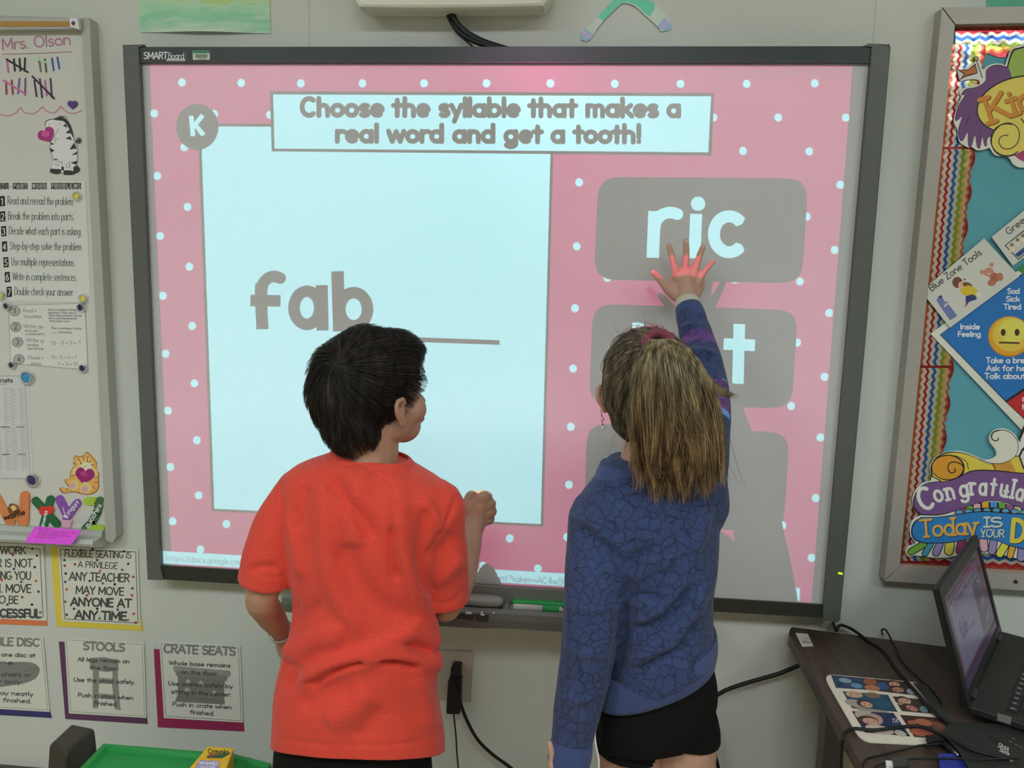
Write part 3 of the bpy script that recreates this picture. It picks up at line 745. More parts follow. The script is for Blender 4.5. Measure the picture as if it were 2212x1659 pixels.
for s_, x, y, x2, y2, h in [('Read &', 49, 674, 79, 675, 8), ('visualize.', 50, 686, 92, 687, 7), ('Write an', 50, 708, 94, 710, 8), ('answer', 53, 716, 82, 717, 5), ('statement.', 55, 724, 97, 724, 6), ('Write a', 56, 738, 94, 740, 8), ('number', 58, 747, 84, 748, 5), ('sentence.', 59, 755, 95, 756, 6), ('Chunk &', 60, 776, 95, 777, 8), ('solve.', 66, 788, 91, 789, 7),
   ('Five monkeys picked 12', 104, 671, 176, 671, 4), ('bananas. They ate 5.', 104, 677, 165, 678, 4), ('Then they picked 3 more.', 105, 683, 178, 684, 4), ('How many bananas do', 105, 689, 166, 690, 4), ('they have now?', 107, 695, 152, 696, 4), ('The monkeys have', 110, 711, 176, 712, 5), ('___ bananas.', 111, 719, 156, 720, 5), ('12 - 5 + 3 = ?', 111, 744, 174, 744, 7), ('12 - 5 + 3 = ?', 111, 774, 166, 775, 6), ('7 + 3 = 10', 124, 790, 169, 790, 7)]:
    a.text(s_.replace('&', '+'), (x, y), (x2, y2), h, .9, '62645f', 0)
a.build('print', t)
t, a = poster('character_traits_sheet', 'grey grid sheet of character traits with a zigzag edge', [(-70, 808), (62, 812), (72, 1036), (-60, 1032)], base='aaaca8')
zz_ = [(-8 + 5 * k, 811 + (k % 2) * 2.4) for k in range(13)] + [(53 + (k % 2) * 2.4 + k * .25, 815 + k * 5) for k in range(44)]
a.line(zz_, .8, '5e605c', 0); a.line([(-10 + 5 * k, 1032 + (k % 2) * 2.4) for k in range(16)], .8, '5e605c', 0)
a.text('Character Traits', (-76, 826), (28, 826), 9, 1.9, '333532', 0); a.text('inspiration', (-20, 831), (16, 831), 3, .6, '62645f', 0)
for r_ in range(48):
    if r_ in (22, 38): 
        a.text('negative', (-2 + r_ * .14, 842 + r_ * 3.7), (17 + r_ * .14, 842 + r_ * 3.7), 3.4, .8, '3c3e3a', 0); a.text('neutral', (32 + r_ * .14, 842 + r_ * 3.7), (50 + r_ * .14, 842 + r_ * 3.7), 3.4, .8, '3c3e3a', 0); continue
    y = 840 + r_ * 3.7
    for cx in (-14, 6, 22, 40):
        x = cx + r_ * .14; w_ = 7 + (r_ * 13 + cx * 7) % 9
        a.line([(x, y), (x + w_, y)], .9, '83857f', 0, caps=False)
for x in (-4, 20, 52): a.line([(x, 834), (x + 7, 1028)], .5, '8e908a', 0)
a.build('print', t)

# magnets: clear ring with a coloured centre
def magnet(px, py, r, hexc, label):
    c = at(px, py, WY - .002); R_ = r * .00103
    t = thing('magnet', label, 'magnet', c, 'round push magnets on the whiteboard')
    MB().tube([c + Vector((0, -y, 0)) for y in (0, .004, .006)], [R_ * .8, R_ * .72, R_ * .5], 20).build('core', M(hexc, .35), t, True)
    b = MB(); n_ = 24; v = []; f = []
    prof_ = [(.98, 0), (1, .002), (.95, .008), (.75, .0095), (.68, .006), (.7, 0)]
    for k in range(n_):
        g = 2 * PI * k / n_
        for rr_, yy_ in prof_: v.append(c + Vector((R_ * rr_ * math.cos(g), -yy_, R_ * rr_ * math.sin(g))))
    m_ = len(prof_)
    for k in range(n_):
        for j in range(m_): f.append((k * m_ + j, k * m_ + (j + 1) % m_, ((k + 1) % n_) * m_ + (j + 1) % m_, ((k + 1) % n_) * m_ + j))
    b.add(v, f); b.build('rim', clear, t, True)
clear = bpy.data.materials.new('clear_plastic'); clear.use_nodes = True
q_ = clear.node_tree.nodes['Principled BSDF']; q_.inputs['Base Color'].default_value = (.85, .87, .87, 1); q_.inputs['Transmission Weight'].default_value = .75; q_.inputs['Roughness'].default_value = .15; q_.inputs['IOR'].default_value = 1.4
for m_ in [(168, 424, 10, 'b3a13a', 'yellow magnet at the top right corner of the word problems poster'), (4, 638, 10, 'b3a13a', 'yellow magnet at the lower left of the word problems poster'), (182, 644, 10, 'b3a13a', 'yellow magnet at the lower right corner of the word problems poster'),
           (17, 661, 9, '22242a', 'black magnet at the top left of the four-steps sheet'), (177, 664, 10, '1a1c38', 'dark navy magnet at the top right of the four-steps sheet'), (28, 788, 9, '22242a', 'black magnet at the bottom left of the four-steps sheet'), (181, 795, 10, '1a1c38', 'dark navy magnet at the bottom right of the four-steps sheet'),
           (60, 815, 17, '2f6f8f', 'large teal blue magnet on the character traits sheet corner'), (72, 1036, 17, '32204c', 'large dark purple magnet above the letter W')]: magnet(*m_)

# tiger cutout
tg = thing('tiger_cutout', 'orange striped cartoon tiger cub paper cutout hugging a magenta heart', 'paper cutout', at(178, 1068, WY))
a = Art((0, WY - .0015, 0), WALLN)
to = spl2([(158, 990), (163, 984), (172, 986), (180, 983), (184, 978), (190, 977), (196, 983), (203, 990), (209, 1000), (208, 1012), (214, 1022), (213, 1035), (214, 1050), (208, 1062), (196, 1068), (180, 1068), (160, 1063), (140, 1066), (130, 1060), (130, 1053), (140, 1056), (152, 1057), (142, 1045), (140, 1036), (150, 1032), (151, 1020), (156, 1012), (160, 1005)], 4, True)
a.slab(to, .001, 'b48a4c'); a.poly(to, '7a5526', 0); a.L = 1
a.poly([(x * .95 + 180 * .05, y * .96 + 1025 * .04) for x, y in to], 'b98d4e')
a.L = 2
for e_ in (ell(183, 1003, 19, 14), ell(164, 1020, 9, 10), ell(205, 1022, 7, 10)): a.poly(e_, 'c69f64')
for e_ in (ell(187, 1008, 13, 9), ell(165, 1018, 5, 6)): a.poly(e_, 'cfc09a', 3)
for q in ([(168, 990), (174, 998)], [(180, 986), (181, 995)], [(190, 986), (188, 994)], [(198, 994), (192, 999)], [(203, 1004), (196, 1005)], [(158, 1000), (166, 1003)], [(211, 1030), (205, 1032)], [(212, 1042), (205, 1042)], [(206, 1056), (200, 1050)], [(196, 1062), (192, 1056)], [(155, 1028), (162, 1026)], [(144, 1060), (146, 1055)], [(154, 1061), (156, 1057)]): a.line(q, 2.2, '8a5a26', 4)
a.poly(spl2(heart(183, 1028, 19, .15), 3, True), '7a1e5c', 4); a.poly(ell(181, 1024, 8, 5, 16, 20), '98386f', 5)
for e_ in (ell(160, 1048, 10, 12, 20, 30), ell(185, 1054, 13, 13, 20, -10)): a.poly(e_, 'c2a468', 5)
for e_ in (ell(157, 1049, 6, 7, 16, 30), ell(183, 1057, 7, 7)): a.poly(e_, 'b08490', 6)
for e_ in (ell(175, 1001, 1.6, 1.6, 8), ell(189, 997, 1.6, 1.6, 8)): a.poly(e_, '2c241c', 6)
a.line([(180, 1006), (184, 1009), (188, 1005)], .9, '5a4630', 6)
a.build('print', tg)

# magnetic alphabet letters
def letter(name, label, pieces, text=None, extra=None, th=.004):
    xs = [p for q, w, c in pieces for p in q]
    t = thing(name, label, 'letter magnet', at(sum(p[0] for p in xs) / len(xs), max(p[1] for p in xs), WY), 'food alphabet letters above the marker tray')
    a = Art((0, WY - .0055, 0), WALLN)
    b = MB(); mats = []
    for i, (q, w, c) in enumerate(pieces):
        m_ = M(c, .5, noise=.08)
        if m_ not in mats: mats.append(m_)
        for (s0, s1) in zip(q, q[1:]):
            d = Vector((s1[0] - s0[0], s1[1] - s0[1])); L = d.length; d /= L; nn = Vector((-d.y, d.x)) * w / 2
            pts = []
            for k in range(9):
                g = PI / 2 + PI * k / 8; pts.append((s0[0] + d.x * math.cos(g) * w / 2 + nn.x * math.sin(g), s0[1] + d.y * math.cos(g) * w / 2 + nn.y * math.sin(g)))
            for k in range(9):
                g = -PI / 2 + PI * k / 8; pts.append((s1[0] + d.x * math.cos(g) * w / 2 + nn.x * math.sin(g), s1[1] + d.y * math.cos(g) * w / 2 + nn.y * math.sin(g)))
            y_ = WY - .004 - .0003 * i
            b.prism([at(p[0], p[1], y_) for p in pts], (0, th - .0005 + .0003 * i, 0), mats.index(m_))
    b.build('letter_body', mats, t)
    if text or extra:
        if extra: extra(a)
        if text: a.L += 1; a.text(*text)
        a.build('print', t)
def ex_w(a):
    a.poly(spl2([(16, 1100), (22, 1088), (34, 1090), (42, 1102), (38, 1112), (24, 1116)], 3, True), '6a4020'); a.poly([(22, 1094), (31, 1091), (37, 1099), (28, 1105)], 'c9a468', 1); a.L = 2
letter('alphabet_letter', 'orange letter W printed with a waffle', [([(-8, 1075), (22, 1132)], 18, 'a8693c'), ([(22, 1132), (30, 1098)], 16, 'a06238'), ([(30, 1100), (45, 1128)], 16, 'a06238'), ([(53, 1071), (51, 1127)], 20, 'a8653c')], ('waffle', (9, 1124), (56, 1111), 12, 2.4, '2e1c10'), ex_w)
def ex_x(a): a.poly(spl2([(84, 1100), (90, 1093), (100, 1095), (110, 1092), (117, 1100), (112, 1109), (98, 1113), (86, 1110)], 3, True), 'b0302a')
letter('alphabet_letter', 'dark green letter X with a red centre', [([(76, 1082), (122, 1132)], 17, '1f5030'), ([(108, 1079), (92, 1140)], 17, '1f5030')], ('ximenia', (94, 1142), (103, 1104), 8, 1.8, 'c8cfc6'), ex_x)
def ex_y(a):
    a.poly([(130, 1123), (156, 1123), (151, 1140), (136, 1140)], 'c890a0'); a.poly([(136, 1118), (138, 1112), (146, 1112), (148, 1120)], 'c9b4bc', 0); a.line([(136, 1096), (141, 1116)], 1.8, 'd0c4cc', 1); a.L = 2
letter('alphabet_letter', 'purple letter Y labelled yogurt', [([(128, 1079), (142, 1108)], 18, '6b3f86'), ([(166, 1087), (143, 1118)], 17, '6b3f86')], ('yogurt', (147, 1112), (172, 1086), 9, 1.8, 'd8d4dc'), ex_y)
letter('alphabet_letter', 'green letter Z labelled zucchini', [([(188, 1083), (210, 1083), (216, 1086)], 17, '7f9a34'), ([(215, 1082), (209, 1108), (197, 1130), (184, 1142)], 17, '2f5430'), ([(196, 1142), (217, 1142)], 16, '7f9a34')], ('zucchini', (190, 1142), (220, 1092), 10, 2.2, 'd8dcd2'))
# pink sticky note on the tray
t = thing('sticky_note', 'bright pink sticky note with typed text resting on the marker tray', 'note', at(115, 1175, -.06))
o_, nn = at(115, 1160, -.080), Vector((0, -1, .45)).normalized()
a = Art(o_, nn); a.slab([(76, 1137), (177, 1145), (154, 1177), (52, 1172)], .0006, 'e83fb4')
a.mats[0] = M('e83fb4', .7, noise=.02)
for i, (x0_, y0_, x1_, y1_) in enumerate([(84, 1142, 112, 1144), (83, 1147, 166, 1152), (82, 1152, 145, 1155), (80, 1156, 152, 1160), (76, 1161, 118, 1163)]):
    a.text('choose a letter and write it well today'[:int((x1_ - x0_) / 3)], (x0_, y0_), (x1_, y1_), 3, .6, '8a2468')
a.build('paper', t)

# ================================================================== POSTERS LOW ON THE LEFT
def low(name, label, back, back_c, sheet, group='flexible seating posters below the whiteboard', by=-.001):
    t = thing(name, label, 'poster', at(sum(c[0] for c in sheet) / 4, max(c[1] for c in back), 0), group)
    if back: 
        a = Art((0, by - .0008, 0), WALLN); a.slab(back, .0006, back_c); a.build('backing_card', t)
    a = Art((0, by - .0022, 0), WALLN); a.slab(sheet, .0008, 'b0b1a6'); return t, a
def inset(q, d):
    cx, cy = sum(p[0] for p in q) / 4, sum(p[1] for p in q) / 4
    return [(p[0] - math.copysign(d, p[0] - cx), p[1] - math.copysign(d, p[1] - cy)) for p in q]
def frame_line(a, q, d, w, c):
    r_ = inset(q, d); a.line(r_ + [r_[0]], w, c)
tx = '3c3c3a'
DC = ['8a2a2e', '2c3438', '4a5c3a', 'a04030', '2a4560', '1e1e1e']
def sprinkle(a, pts):
    for i, (x, y) in enumerate(pts): a.poly(ell(x, y, 3, 2.8, 10), DC[(i * 5 + 1) % 6])
sh = [(-70, 1168), (94, 1178), (101, 1341), (-60, 1334)]
t, a = low('seating_rule_poster', 'poster on orange card ending MOVE TO BE SUCCESSFUL, half out of frame', [(-60, 1330), (100, 1335), (102, 1352), (-60, 1346)], 'c4663f', sh)
frame_line(a, sh, 8, 1.6, '55544e')
for s_, x, y, x2, h, w in [('WORK', 0, 1196, 56, 16, 2), ('THE FLOOR IS NOT', -96, 1224, 70, 17, 2), ('WORKING YOU', -54, 1251, 67, 17, 2.1), ('CAN. MOVE', -40, 1279, 68, 17, 2.2), ('TO BE', -14, 1303, 40, 16, 2), ('SUCCESSFUL', -42, 1333, 88, 17, 3.4)]:
    a.text(s_, (x, y), (x2, y + 1), h, w * 1.3, tx)
sprinkle(a, [(70, 1185), (28, 1199), (75, 1225), (30, 1229), (78, 1255), (46, 1257), (83, 1278), (48, 1290), (69, 1306), (16, 1306), (4, 1253), (87, 1323), (80, 1200)])
a.build('sheet', t)
sh = [(125, 1181), (298, 1187), (303, 1351), (135, 1342)]
t, a = low('seating_rule_poster', 'FLEXIBLE SEATING IS A PRIVILEGE poster on yellow card with coloured dots', [(109, 1180), (200, 1186), (305, 1335), (309, 1363), (122, 1353)], 'bda63c', sh)
frame_line(a, sh, 5, 1.6, '55544e')
for s_, x, y, x2, h, w in [('FLEXIBLE SEATING IS', 139, 1203, 284, 14, 1.6), ('A PRIVILEGE', 168, 1226, 254, 13, 1.5), ('ANY TEACHER', 149, 1254, 280, 17, 2.2), ('MAY MOVE', 163, 1283, 268, 16, 2.2), ('ANYONE AT', 152, 1309, 284, 17, 3), ('ANY TIME.', 161, 1337, 279, 17, 3.2)]:
    a.text(s_, (x, y - 1), (x2, y + 3), h, w * 1.3, tx)
sprinkle(a, [(139, 1210), (140, 1222), (142, 1239), (141, 1257), (144, 1273), (141, 1300), (144, 1328), (162, 1219), (200, 1186), (210, 1210), (216, 1233), (264, 1231), (277, 1218), (288, 1246), (248, 1262), (286, 1271), (285, 1286), (222, 1260), (194, 1255), (188, 1286), (210, 1315), (254, 1317), (289, 1326), (215, 1336), (160, 1315), (293, 1345), (268, 1191), (174, 1188)])
a.build('sheet', t)
sh = [(-70, 1368), (93, 1377), (107, 1538), (-60, 1528)]
t, a = low('seating_rule_poster', 'WOBBLE DISC rule poster on navy card, half out of frame', [(-60, 1515), (106, 1530), (112, 1551), (-60, 1541)], '2c2c58', sh)
frame_line(a, sh, 4, 1, '77766e')
a.poly(spl2([(-40, 1440), (0, 1432), (60, 1430), (83, 1440), (84, 1455), (70, 1470), (30, 1480), (-30, 1482)], 4, True), '6a6b66'); a.line(spl2([(-30, 1458), (30, 1455), (82, 1442)], 4), 1, '4a4b48', 1); a.L = 2
a.text('WOBBLE DISC', (-64, 1392), (86, 1396), 16, 4.2, '6a6b66')
for s_, x, y, x2, y2 in [('Only use one disc at', -60, 1416, 77, 1420), ('a time.', -50, 1432, 36, 1436), ('Use on chairs or', -54, 1460, 68, 1462), ('floor only.', -40, 1474, 50, 1478), ('Put away neatly', -54, 1498, 72, 1504), ('when finished.', -40, 1514, 68, 1519)]: a.text(s_, (x, y), (x2, y2), 8.5, 1.9, tx)
a.build('sheet', t)
sh = [(139, 1378), (311, 1388), (316, 1551), (149, 1541)]
t, a = low('seating_rule_poster', 'STOOLS rule poster on purple card with a grey stool drawing', [(127, 1386), (280, 1394), (313, 1520), (319, 1564), (141, 1553)], '4c3048', sh)
frame_line(a, sh, 4, 1, '77766e')
sg = '74756e'
a.poly([(194, 1421), (225, 1419), (256, 1426), (256, 1448), (230, 1452), (194, 1446)], sg)
for q in ([(201, 1446), (214, 1450), (214, 1478), (212, 1530), (200, 1530), (200, 1480)], [(243, 1450), (254, 1448), (260, 1530), (262, 1534), (248, 1532), (242, 1480)]): a.poly(q, sg)
a.poly([(212, 1464), (244, 1466), (244, 1478), (212, 1476)], sg); a.poly([(212, 1498), (246, 1500), (246, 1511), (212, 1509)], sg); a.L = 1
a.text('STOOLS', (179, 1403), (270, 1407), 16, 4.2, '6a6b66')
for s_, x, y, x2, y2 in [('All legs remain on', 167, 1428, 280, 1433), ('the floor.', 195, 1446, 256, 1449), ('Use the stool safely.', 159, 1472, 292, 1478), ('Push in stool when', 168, 1505, 288, 1512), ('finished.', 203, 1522, 254, 1526)]: a.text(s_, (x, y), (x2, y2), 8.5, 1.9, tx)
a.build('sheet', t)
sh = [(344, 1386), (519, 1396), (525, 1561), (354, 1551)]
t, a = low('seating_rule_poster', 'CRATE SEATS rule poster on maroon card with a grey crate drawing', [(332, 1402), (480, 1408), (522, 1530), (528, 1580), (341, 1571)], '7a2342', sh)
frame_line(a, sh, 4, 1.1, '66655e')
a.poly(rrect([(373, 1438), (499, 1449), (498, 1463), (376, 1452)], 6), '7c7d74'); a.poly([(378, 1450), (492, 1460), (490, 1472), (381, 1460)], '6c6d66')
a.poly([(384, 1460), (486, 1470), (484, 1500), (486, 1522), (378, 1516), (384, 1498)], '66675f')
for x, y in ((406, 1472), (434, 1475), (404, 1490), (462, 1496)): a.poly(ell(x, y, 5, 5, 12), '92938a', 1)
a.line([(382, 1505), (486, 1515)], .8, '4e4f49', 1); a.L = 2
a.text('CRATE SEATS', (353, 1409), (509, 1416), 17, 4.5, '6a6b66')
for s_, x, y, x2, y2 in [('Whole base remains', 365, 1436, 498, 1442), ('on the floor.', 391, 1455, 471, 1460), ('Use crates safely by', 363, 1480, 503, 1487), ('sitting in the center.', 369, 1498, 500, 1505), ('Push in crate when', 372, 1525, 500, 1532), ('finished.', 410, 1542, 463, 1546)]: a.text(s_, (x, y), (x2, y2), 8.5, 1.9, tx)
a.build('sheet', t)
# ================================================================== BULLETIN BOARD (right)
BY = -0.012
BB = thing('bulletin_board', 'metal-framed bulletin board backed with teal paper and chevron border', 'bulletin board', (at(2120, 1240, 0).x, 0, at(1910, 1250, 0).z))
flatpoly('backing_paper', [(2050, 40), (2330, 36), (2330, 1260), (1930, 1236)], BY, .01, M('467c84', .75, noise=.08, scale=14, bump=.5), BB)
fr = M('807c74', .42, metal=.1, noise=.04)
FBY = -.038
flatpoly('frame_rail', [(2036, 17), (2062, 51), (1943, 1225), (1911, 1254)], FBY, .036, fr, BB, .001, 'left rail of the frame')
flatpoly('frame_rail', [(2036, 17), (2340, 14), (2340, 48), (2062, 51)], FBY, .036, fr, BB, .001, 'top rail of the frame')
flatpoly('frame_rail', [(1943, 1225), (2340, 1247), (2340, 1284), (1911, 1254)], FBY, .036, fr, BB, .001, 'bottom rail of the frame')
for px, py in ((2193, 1256),):
    c = at(px, py, FBY); MB().tube([c, c + Vector((0, -.003, 0))], .0042, 10).build('frame_screw', M('2c241e', .4), BB)
# chevron border strips with scalloped edge
foil = {}
def fm_(h):
    if h not in foil:
        m = M(h, .22, metal=.55, noise=.12, bump=1.6, scale=18, k=.62); foil[h] = m
    return foil[h]
def lerp(a, b, t): return a + (b - a) * t
def inner_x(y): return lerp(2062, 1943, (y - 51) / (1225 - 51))
COLS = ['a05030', 'b8b0a0', '94242a', 'b4ac9c', '2a5490', 'aca490', '6d8434', 'b08f44', 'a89c88', 'a4522c', '7c2424']
def vstrip(y0, y1, name_):
    a = Art((0, BY - .0035, 0), WALLN, .00006)
    W_ = 72
    sc = []; n = int((y1 - y0) / 5)
    for i in range(n + 1):
        y = lerp(y0, y1, i / n); ph = (y % 76) / 76
        sc.append((inner_x(y) + W_ - 12 + 14 * math.sin(PI * ph), y))
    a.poly([(inner_x(y0) - 4, y0)] + sc + [(inner_x(y1) - 4, y1)], fm_('7c2424'))
    per = 17; m = int((y1 - y0) / (per / 2))
    xs = [-6, 4, 12, 18, 26, 33, 41, 49, 55, 60, 65]
    for ci in range(len(xs) - 1, 0, -1):
        a.L = 1 + (len(xs) - ci)
        zz = [(inner_x(y0 + k * per / 2) + xs[ci] + (5 if k % 2 else 0), y0 + k * per / 2) for k in range(m + 1)]
        for k in range(m):
            e0, e1 = zz[k], zz[k + 1]
            a.poly([(inner_x(e0[1]) - 4, e0[1]), e0, e1, (inner_x(e1[1]) - 4, e1[1])], fm_(COLS[ci - 1]))
    a.build('border_strip', BB)
vstrip(96, 322, 0); vstrip(322, 795, 1); vstrip(795, 1216, 2)
def hstrip(x0_, x1_, ya, yb, sgn, name_):
    """ya/yb: frame edge height at both ends; sgn +1: strip hangs down, -1: stands up"""
    a = Art((0, BY - .0028, 0), WALLN, .00006)
    ey = lambda x: lerp(ya, yb, (x - x0_) / (x1_ - x0_))
    n = int((x1_ - x0_) / 5); sc = []
    for i in range(n + 1):
        x = lerp(x0_, x1_, i / n); sc.append((x, ey(x) + sgn * (62 + 12 * math.sin(PI * ((x % 76) / 76)))))
    a.poly([(x0_, ey(x0_) - sgn * 4)] + sc + [(x1_, ey(x1_) - sgn * 4)], fm_('7c2424'))
    per = 26; m = int((x1_ - x0_) / (per / 2)); xs = [0, 9, 18, 25, 33, 41, 48, 55, 60]
    for ci in range(len(xs) - 1, 0, -1):
        a.L = 1 + len(xs) - ci
        zz = [(x0_ + k * per / 2, ey(x0_ + k * per / 2) + sgn * (xs[ci] + (6 if k % 2 else 0))) for k in range(m + 1)]
        for k in range(m):
            e0, e1 = zz[k], zz[k + 1]
            a.poly([(e0[0], ey(e0[0]) - sgn * 4), e0, e1, (e1[0], ey(e1[0]) - sgn * 4)], fm_(['8a4a34', '98242a', 'b4ac9c', '2a5490', 'b4ac9c', '6d8434', 'b89448', 'a4522c', '8c2424'][ci - 1]))
    a.build('border_strip', BB)
hstrip(2064, 2330, 51, 48, 1, 0); hstrip(1950, 2330, 1226, 1247, -1, 0)

def cut(name, label, outline, cat='paper cutout', y=BY - .008, base='b8b8ac', closed=True):
    t = thing(name, label, cat, at(sum(p[0] for p in outline) / len(outline), max(p[1] for p in outline), y))
    a = Art((0, y, 0), WALLN); a.slab(outline, .0012, base); return t, a
K = '1c1a1c'
# "Kid..." emblem
o1 = spl2([(2068, 151), (2082, 148), (2105, 135), (2108, 126), (2112, 122), (2116, 128), (2122, 150), (2134, 142), (2150, 137), (2166, 138), (2172, 140), (2182, 110), (2200, 99), (2240, 95), (2290, 130), (2330, 200), (2320, 300), (2260, 350), (2212, 362), (2190, 356), (2178, 340), (2150, 335), (2138, 320), (2130, 322), (2112, 325), (2100, 318), (2090, 318), (2072, 305), (2068, 280), (2060, 262), (2066, 235), (2076, 210), (2072, 200), (2082, 190), (2100, 185), (2116, 182), (2112, 172), (2090, 172), (2074, 174)], 4, True)
t, a = cut('emblem_cutout', 'colourful cutout with purple feathers and yellow disc lettered Kid, top right', o1)
a.poly(spl2([(2170, 165), (2184, 113), (2200, 103), (2240, 99), (2300, 130), (2300, 190)], 4, True), K); a.poly(spl2([(2173, 163), (2187, 116), (2202, 106), (2240, 102), (2296, 132), (2296, 188)], 4, True), '7b9444', 1)
a.L = 0
fe = spl2([(2162, 140), (2145, 141), (2130, 152), (2128, 175), (2108, 188), (2086, 192), (2076, 205), (2084, 206), (2070, 228), (2063, 255), (2067, 261), (2078, 252), (2070, 278), (2072, 300), (2080, 304), (2090, 286), (2091, 312), (2098, 318), (2106, 292), (2110, 316), (2117, 320), (2122, 296), (2126, 314), (2132, 314), (2136, 296), (2175, 280), (2185, 160)], 3, True)
a.poly(fe, K); a.L = 1; a.poly([(x * .985 + 2140 * .015, y * .985 + 235 * .015) for x, y in fe], '5b3c62')
a.line([(2094, 250), (2084, 275)], 1.2, K, 2); a.line([(2118, 290), (2116, 300)], 1.2, K, 2)
a.L = 3
ye = [(x, y) for x, y in ell(2206, 226, 98, 62, 40, -12)]
a.poly(ye, K); a.L = 4; a.poly(ell(2206, 226, 95, 59, 40, -12), 'b7a74e'); a.L = 5
a.poly(ell(2175, 302, 36, 36, 30), K); a.L = 6; a.poly(ell(2175, 302, 33.5, 33.5, 30), 'b7a74e'); a.L = 7
a.poly([(2185, 262), (2240, 262), (2240, 330), (2200, 333)], 'b7a74e')
a.line(spl2([(2178, 293), (2170, 292), (2160, 298), (2158, 308), (2165, 319), (2178, 322), (2194, 314), (2202, 296), (2198, 276), (2182, 266), (2162, 270), (2146, 288), (2142, 310), (2152, 330), (2176, 338), (2212, 328)], 4), 2, K)
st = text_strokes('Kids', (2136, 266), (2290, 214), 54, serif=True)
a.L = 8; a.strokes([[(x + 1.5, y + 1.5) for x, y in q] for q in st], 11, '6a4520'); a.L = 9; a.strokes(st, 9.5, 'a87228')
a.line([(2206, 256), (2214, 268), (2224, 250), (2236, 262)], 2.4, K, 9)
a.poly(ell(2109, 127, 5, 5, 12), K, 1); a.poly(ell(2109, 127, 3.4, 3.4, 12), 'a09458', 2)
a.line([(2110, 132), (2122, 168)], 1.8, K, 1)
a.poly([(2068, 151), (2092, 150), (2107, 137), (2112, 158), (2104, 161), (2086, 166), (2073, 173), (2082, 160)], K, 1); a.poly([(2072, 152), (2092, 152), (2106, 141), (2110, 157), (2086, 163), (2077, 169), (2085, 159)], '9a5c2c', 2)
a.poly(spl2([(2190, 335), (2230, 320), (2260, 345), (2215, 350)], 3, True), '8a3456', 10)
a.build('print', t)

# zone poster (tilted square, blue and red fields), tools cards
def rot(o, ang):
    c, s = math.cos(math.radians(ang)), math.sin(math.radians(ang))
    return lambda u, v: (o[0] + u * c - v * s, o[1] + u * s + v * c)
P_ = [(2012, 720), (2260, 540), (2500, 880), (2262, 968)]
zp = [(2010, 721), (2330, 490), (2560, 800), (2244, 968)]
t, a = cut('feelings_poster', 'large tilted poster with blue field, neutral yellow face and feelings text', zp, 'poster', BY - .007, 'b4b4a8')
bl = '1f5c94'
a.poly([(2030, 723), (2320, 508), (2320, 770), (2172, 868)], K); a.poly([(2032, 723), (2320, 512), (2320, 767), (2172, 865)], bl, 1)
a.poly([(2196, 582), (2320, 495), (2320, 520), (2215, 596)], '2e6b38', 2)
a.poly([(2172, 868), (2320, 770), (2320, 1005), (2236, 928)], K); a.poly([(2175, 869), (2320, 773), (2320, 1000), (2238, 927)], '9a2226', 1); a.L = 3
wt_ = 'c3cfd4'
for s_, x, y, x2, h in [('Sad', 2176, 634, 2203, 11), ('Sick', 2173, 651, 2203, 11), ('Tired', 2168, 668, 2206, 11), ('Inside', 2074, 711, 2117, 11), ('Feeling', 2069, 727, 2119, 11), ('Take a break', 2130, 784, 2232, 11.5), ('Ask for help', 2130, 801, 2230, 11.5), ('Talk about it', 2127, 818, 2232, 11.5), ('Calm', 2208, 868, 2250, 10), ('Ready', 2208, 884, 2256, 10)]:
    a.text(s_, (x, y), (x2, y), h, 2.5, wt_)
a.poly(ell(2181, 727, 47, 44, 36), '9a6420'); a.L = 4; a.poly(ell(2181, 726, 45, 42, 36), 'b98428'); a.L = 5; a.poly(ell(2184, 722, 40, 37, 36), 'c79e3a'); a.L = 6; a.poly(ell(2188, 714, 30, 26, 30), 'cbb04c'); a.L = 7
for x in (2167, 2197): a.poly(ell(x, 718, 5.4, 7.6, 16), '3c2418')
a.line([(2159, 740), (2201, 741)], 3.6, '3c2418')
a.build('print', t)
t, a = cut('zone_tools_card', 'tilted white card headed Blue Zone Tools with bottle, child and teddy pictures', [(1990, 629), (2126, 515), (2202, 597), (2052, 708)], 'card', BY - .011, 'a8a99f')
a.text('Blue Zone Tools', (2012, 630), (2122, 548), 14, 2, '2a2c2c')
a.poly([(2022, 647), (2034, 640), (2040, 650), (2048, 656), (2068, 682), (2052, 692), (2038, 672), (2030, 660)], '5a648c'); a.poly([(2026, 641), (2034, 637), (2036, 642), (2028, 646)], '34386a', 1)
a.poly([(2036, 658), (2046, 650), (2050, 656), (2040, 664)], 'a8aab0', 1); a.text('drink', (2037, 662), (2048, 653), 4, .9, '33343c', 2)
a.poly(ell(2068, 610, 11, 12, 20), '5c3d2a'); a.poly(ell(2076, 616, 6, 8, 14), 'b98f74', 1); a.poly(ell(2090, 616, 11, 6, 16, 20), '5c3d2a', 1)
a.poly(spl2([(2072, 628), (2092, 616), (2112, 628), (2108, 642), (2086, 640)], 3, True), 'b09a2c', 2)
a.poly(spl2([(2086, 640), (2102, 636), (2110, 646), (2094, 652), (2086, 662)], 3, True), '26365e', 3); a.poly(ell(2114, 636, 7, 5, 12, 30), 'c0b0a4', 3); a.line([(2086, 654), (2084, 664)], 3, 'b0906a', 3)
a.poly(heart(2084, 604, 2.4), '8a3030', 2)
tb = '8a5440'
for c_, r1, r2, h_ in [((2136, 588), 11, 10, 'a0705a'), ((2122, 588), 5, 5, 'a0705a'), ((2142, 572), 5, 5, 'a0705a'), ((2148, 600), 10, 11, tb), ((2160, 598), 7, 9, '96604a'), ((2142, 611), 9, 7, '96604a'), ((2136, 590), 4, 4, 'b08c78')]: a.poly(ell(*c_, r1, r2, 16), h_, 1 + (r1 < 10))
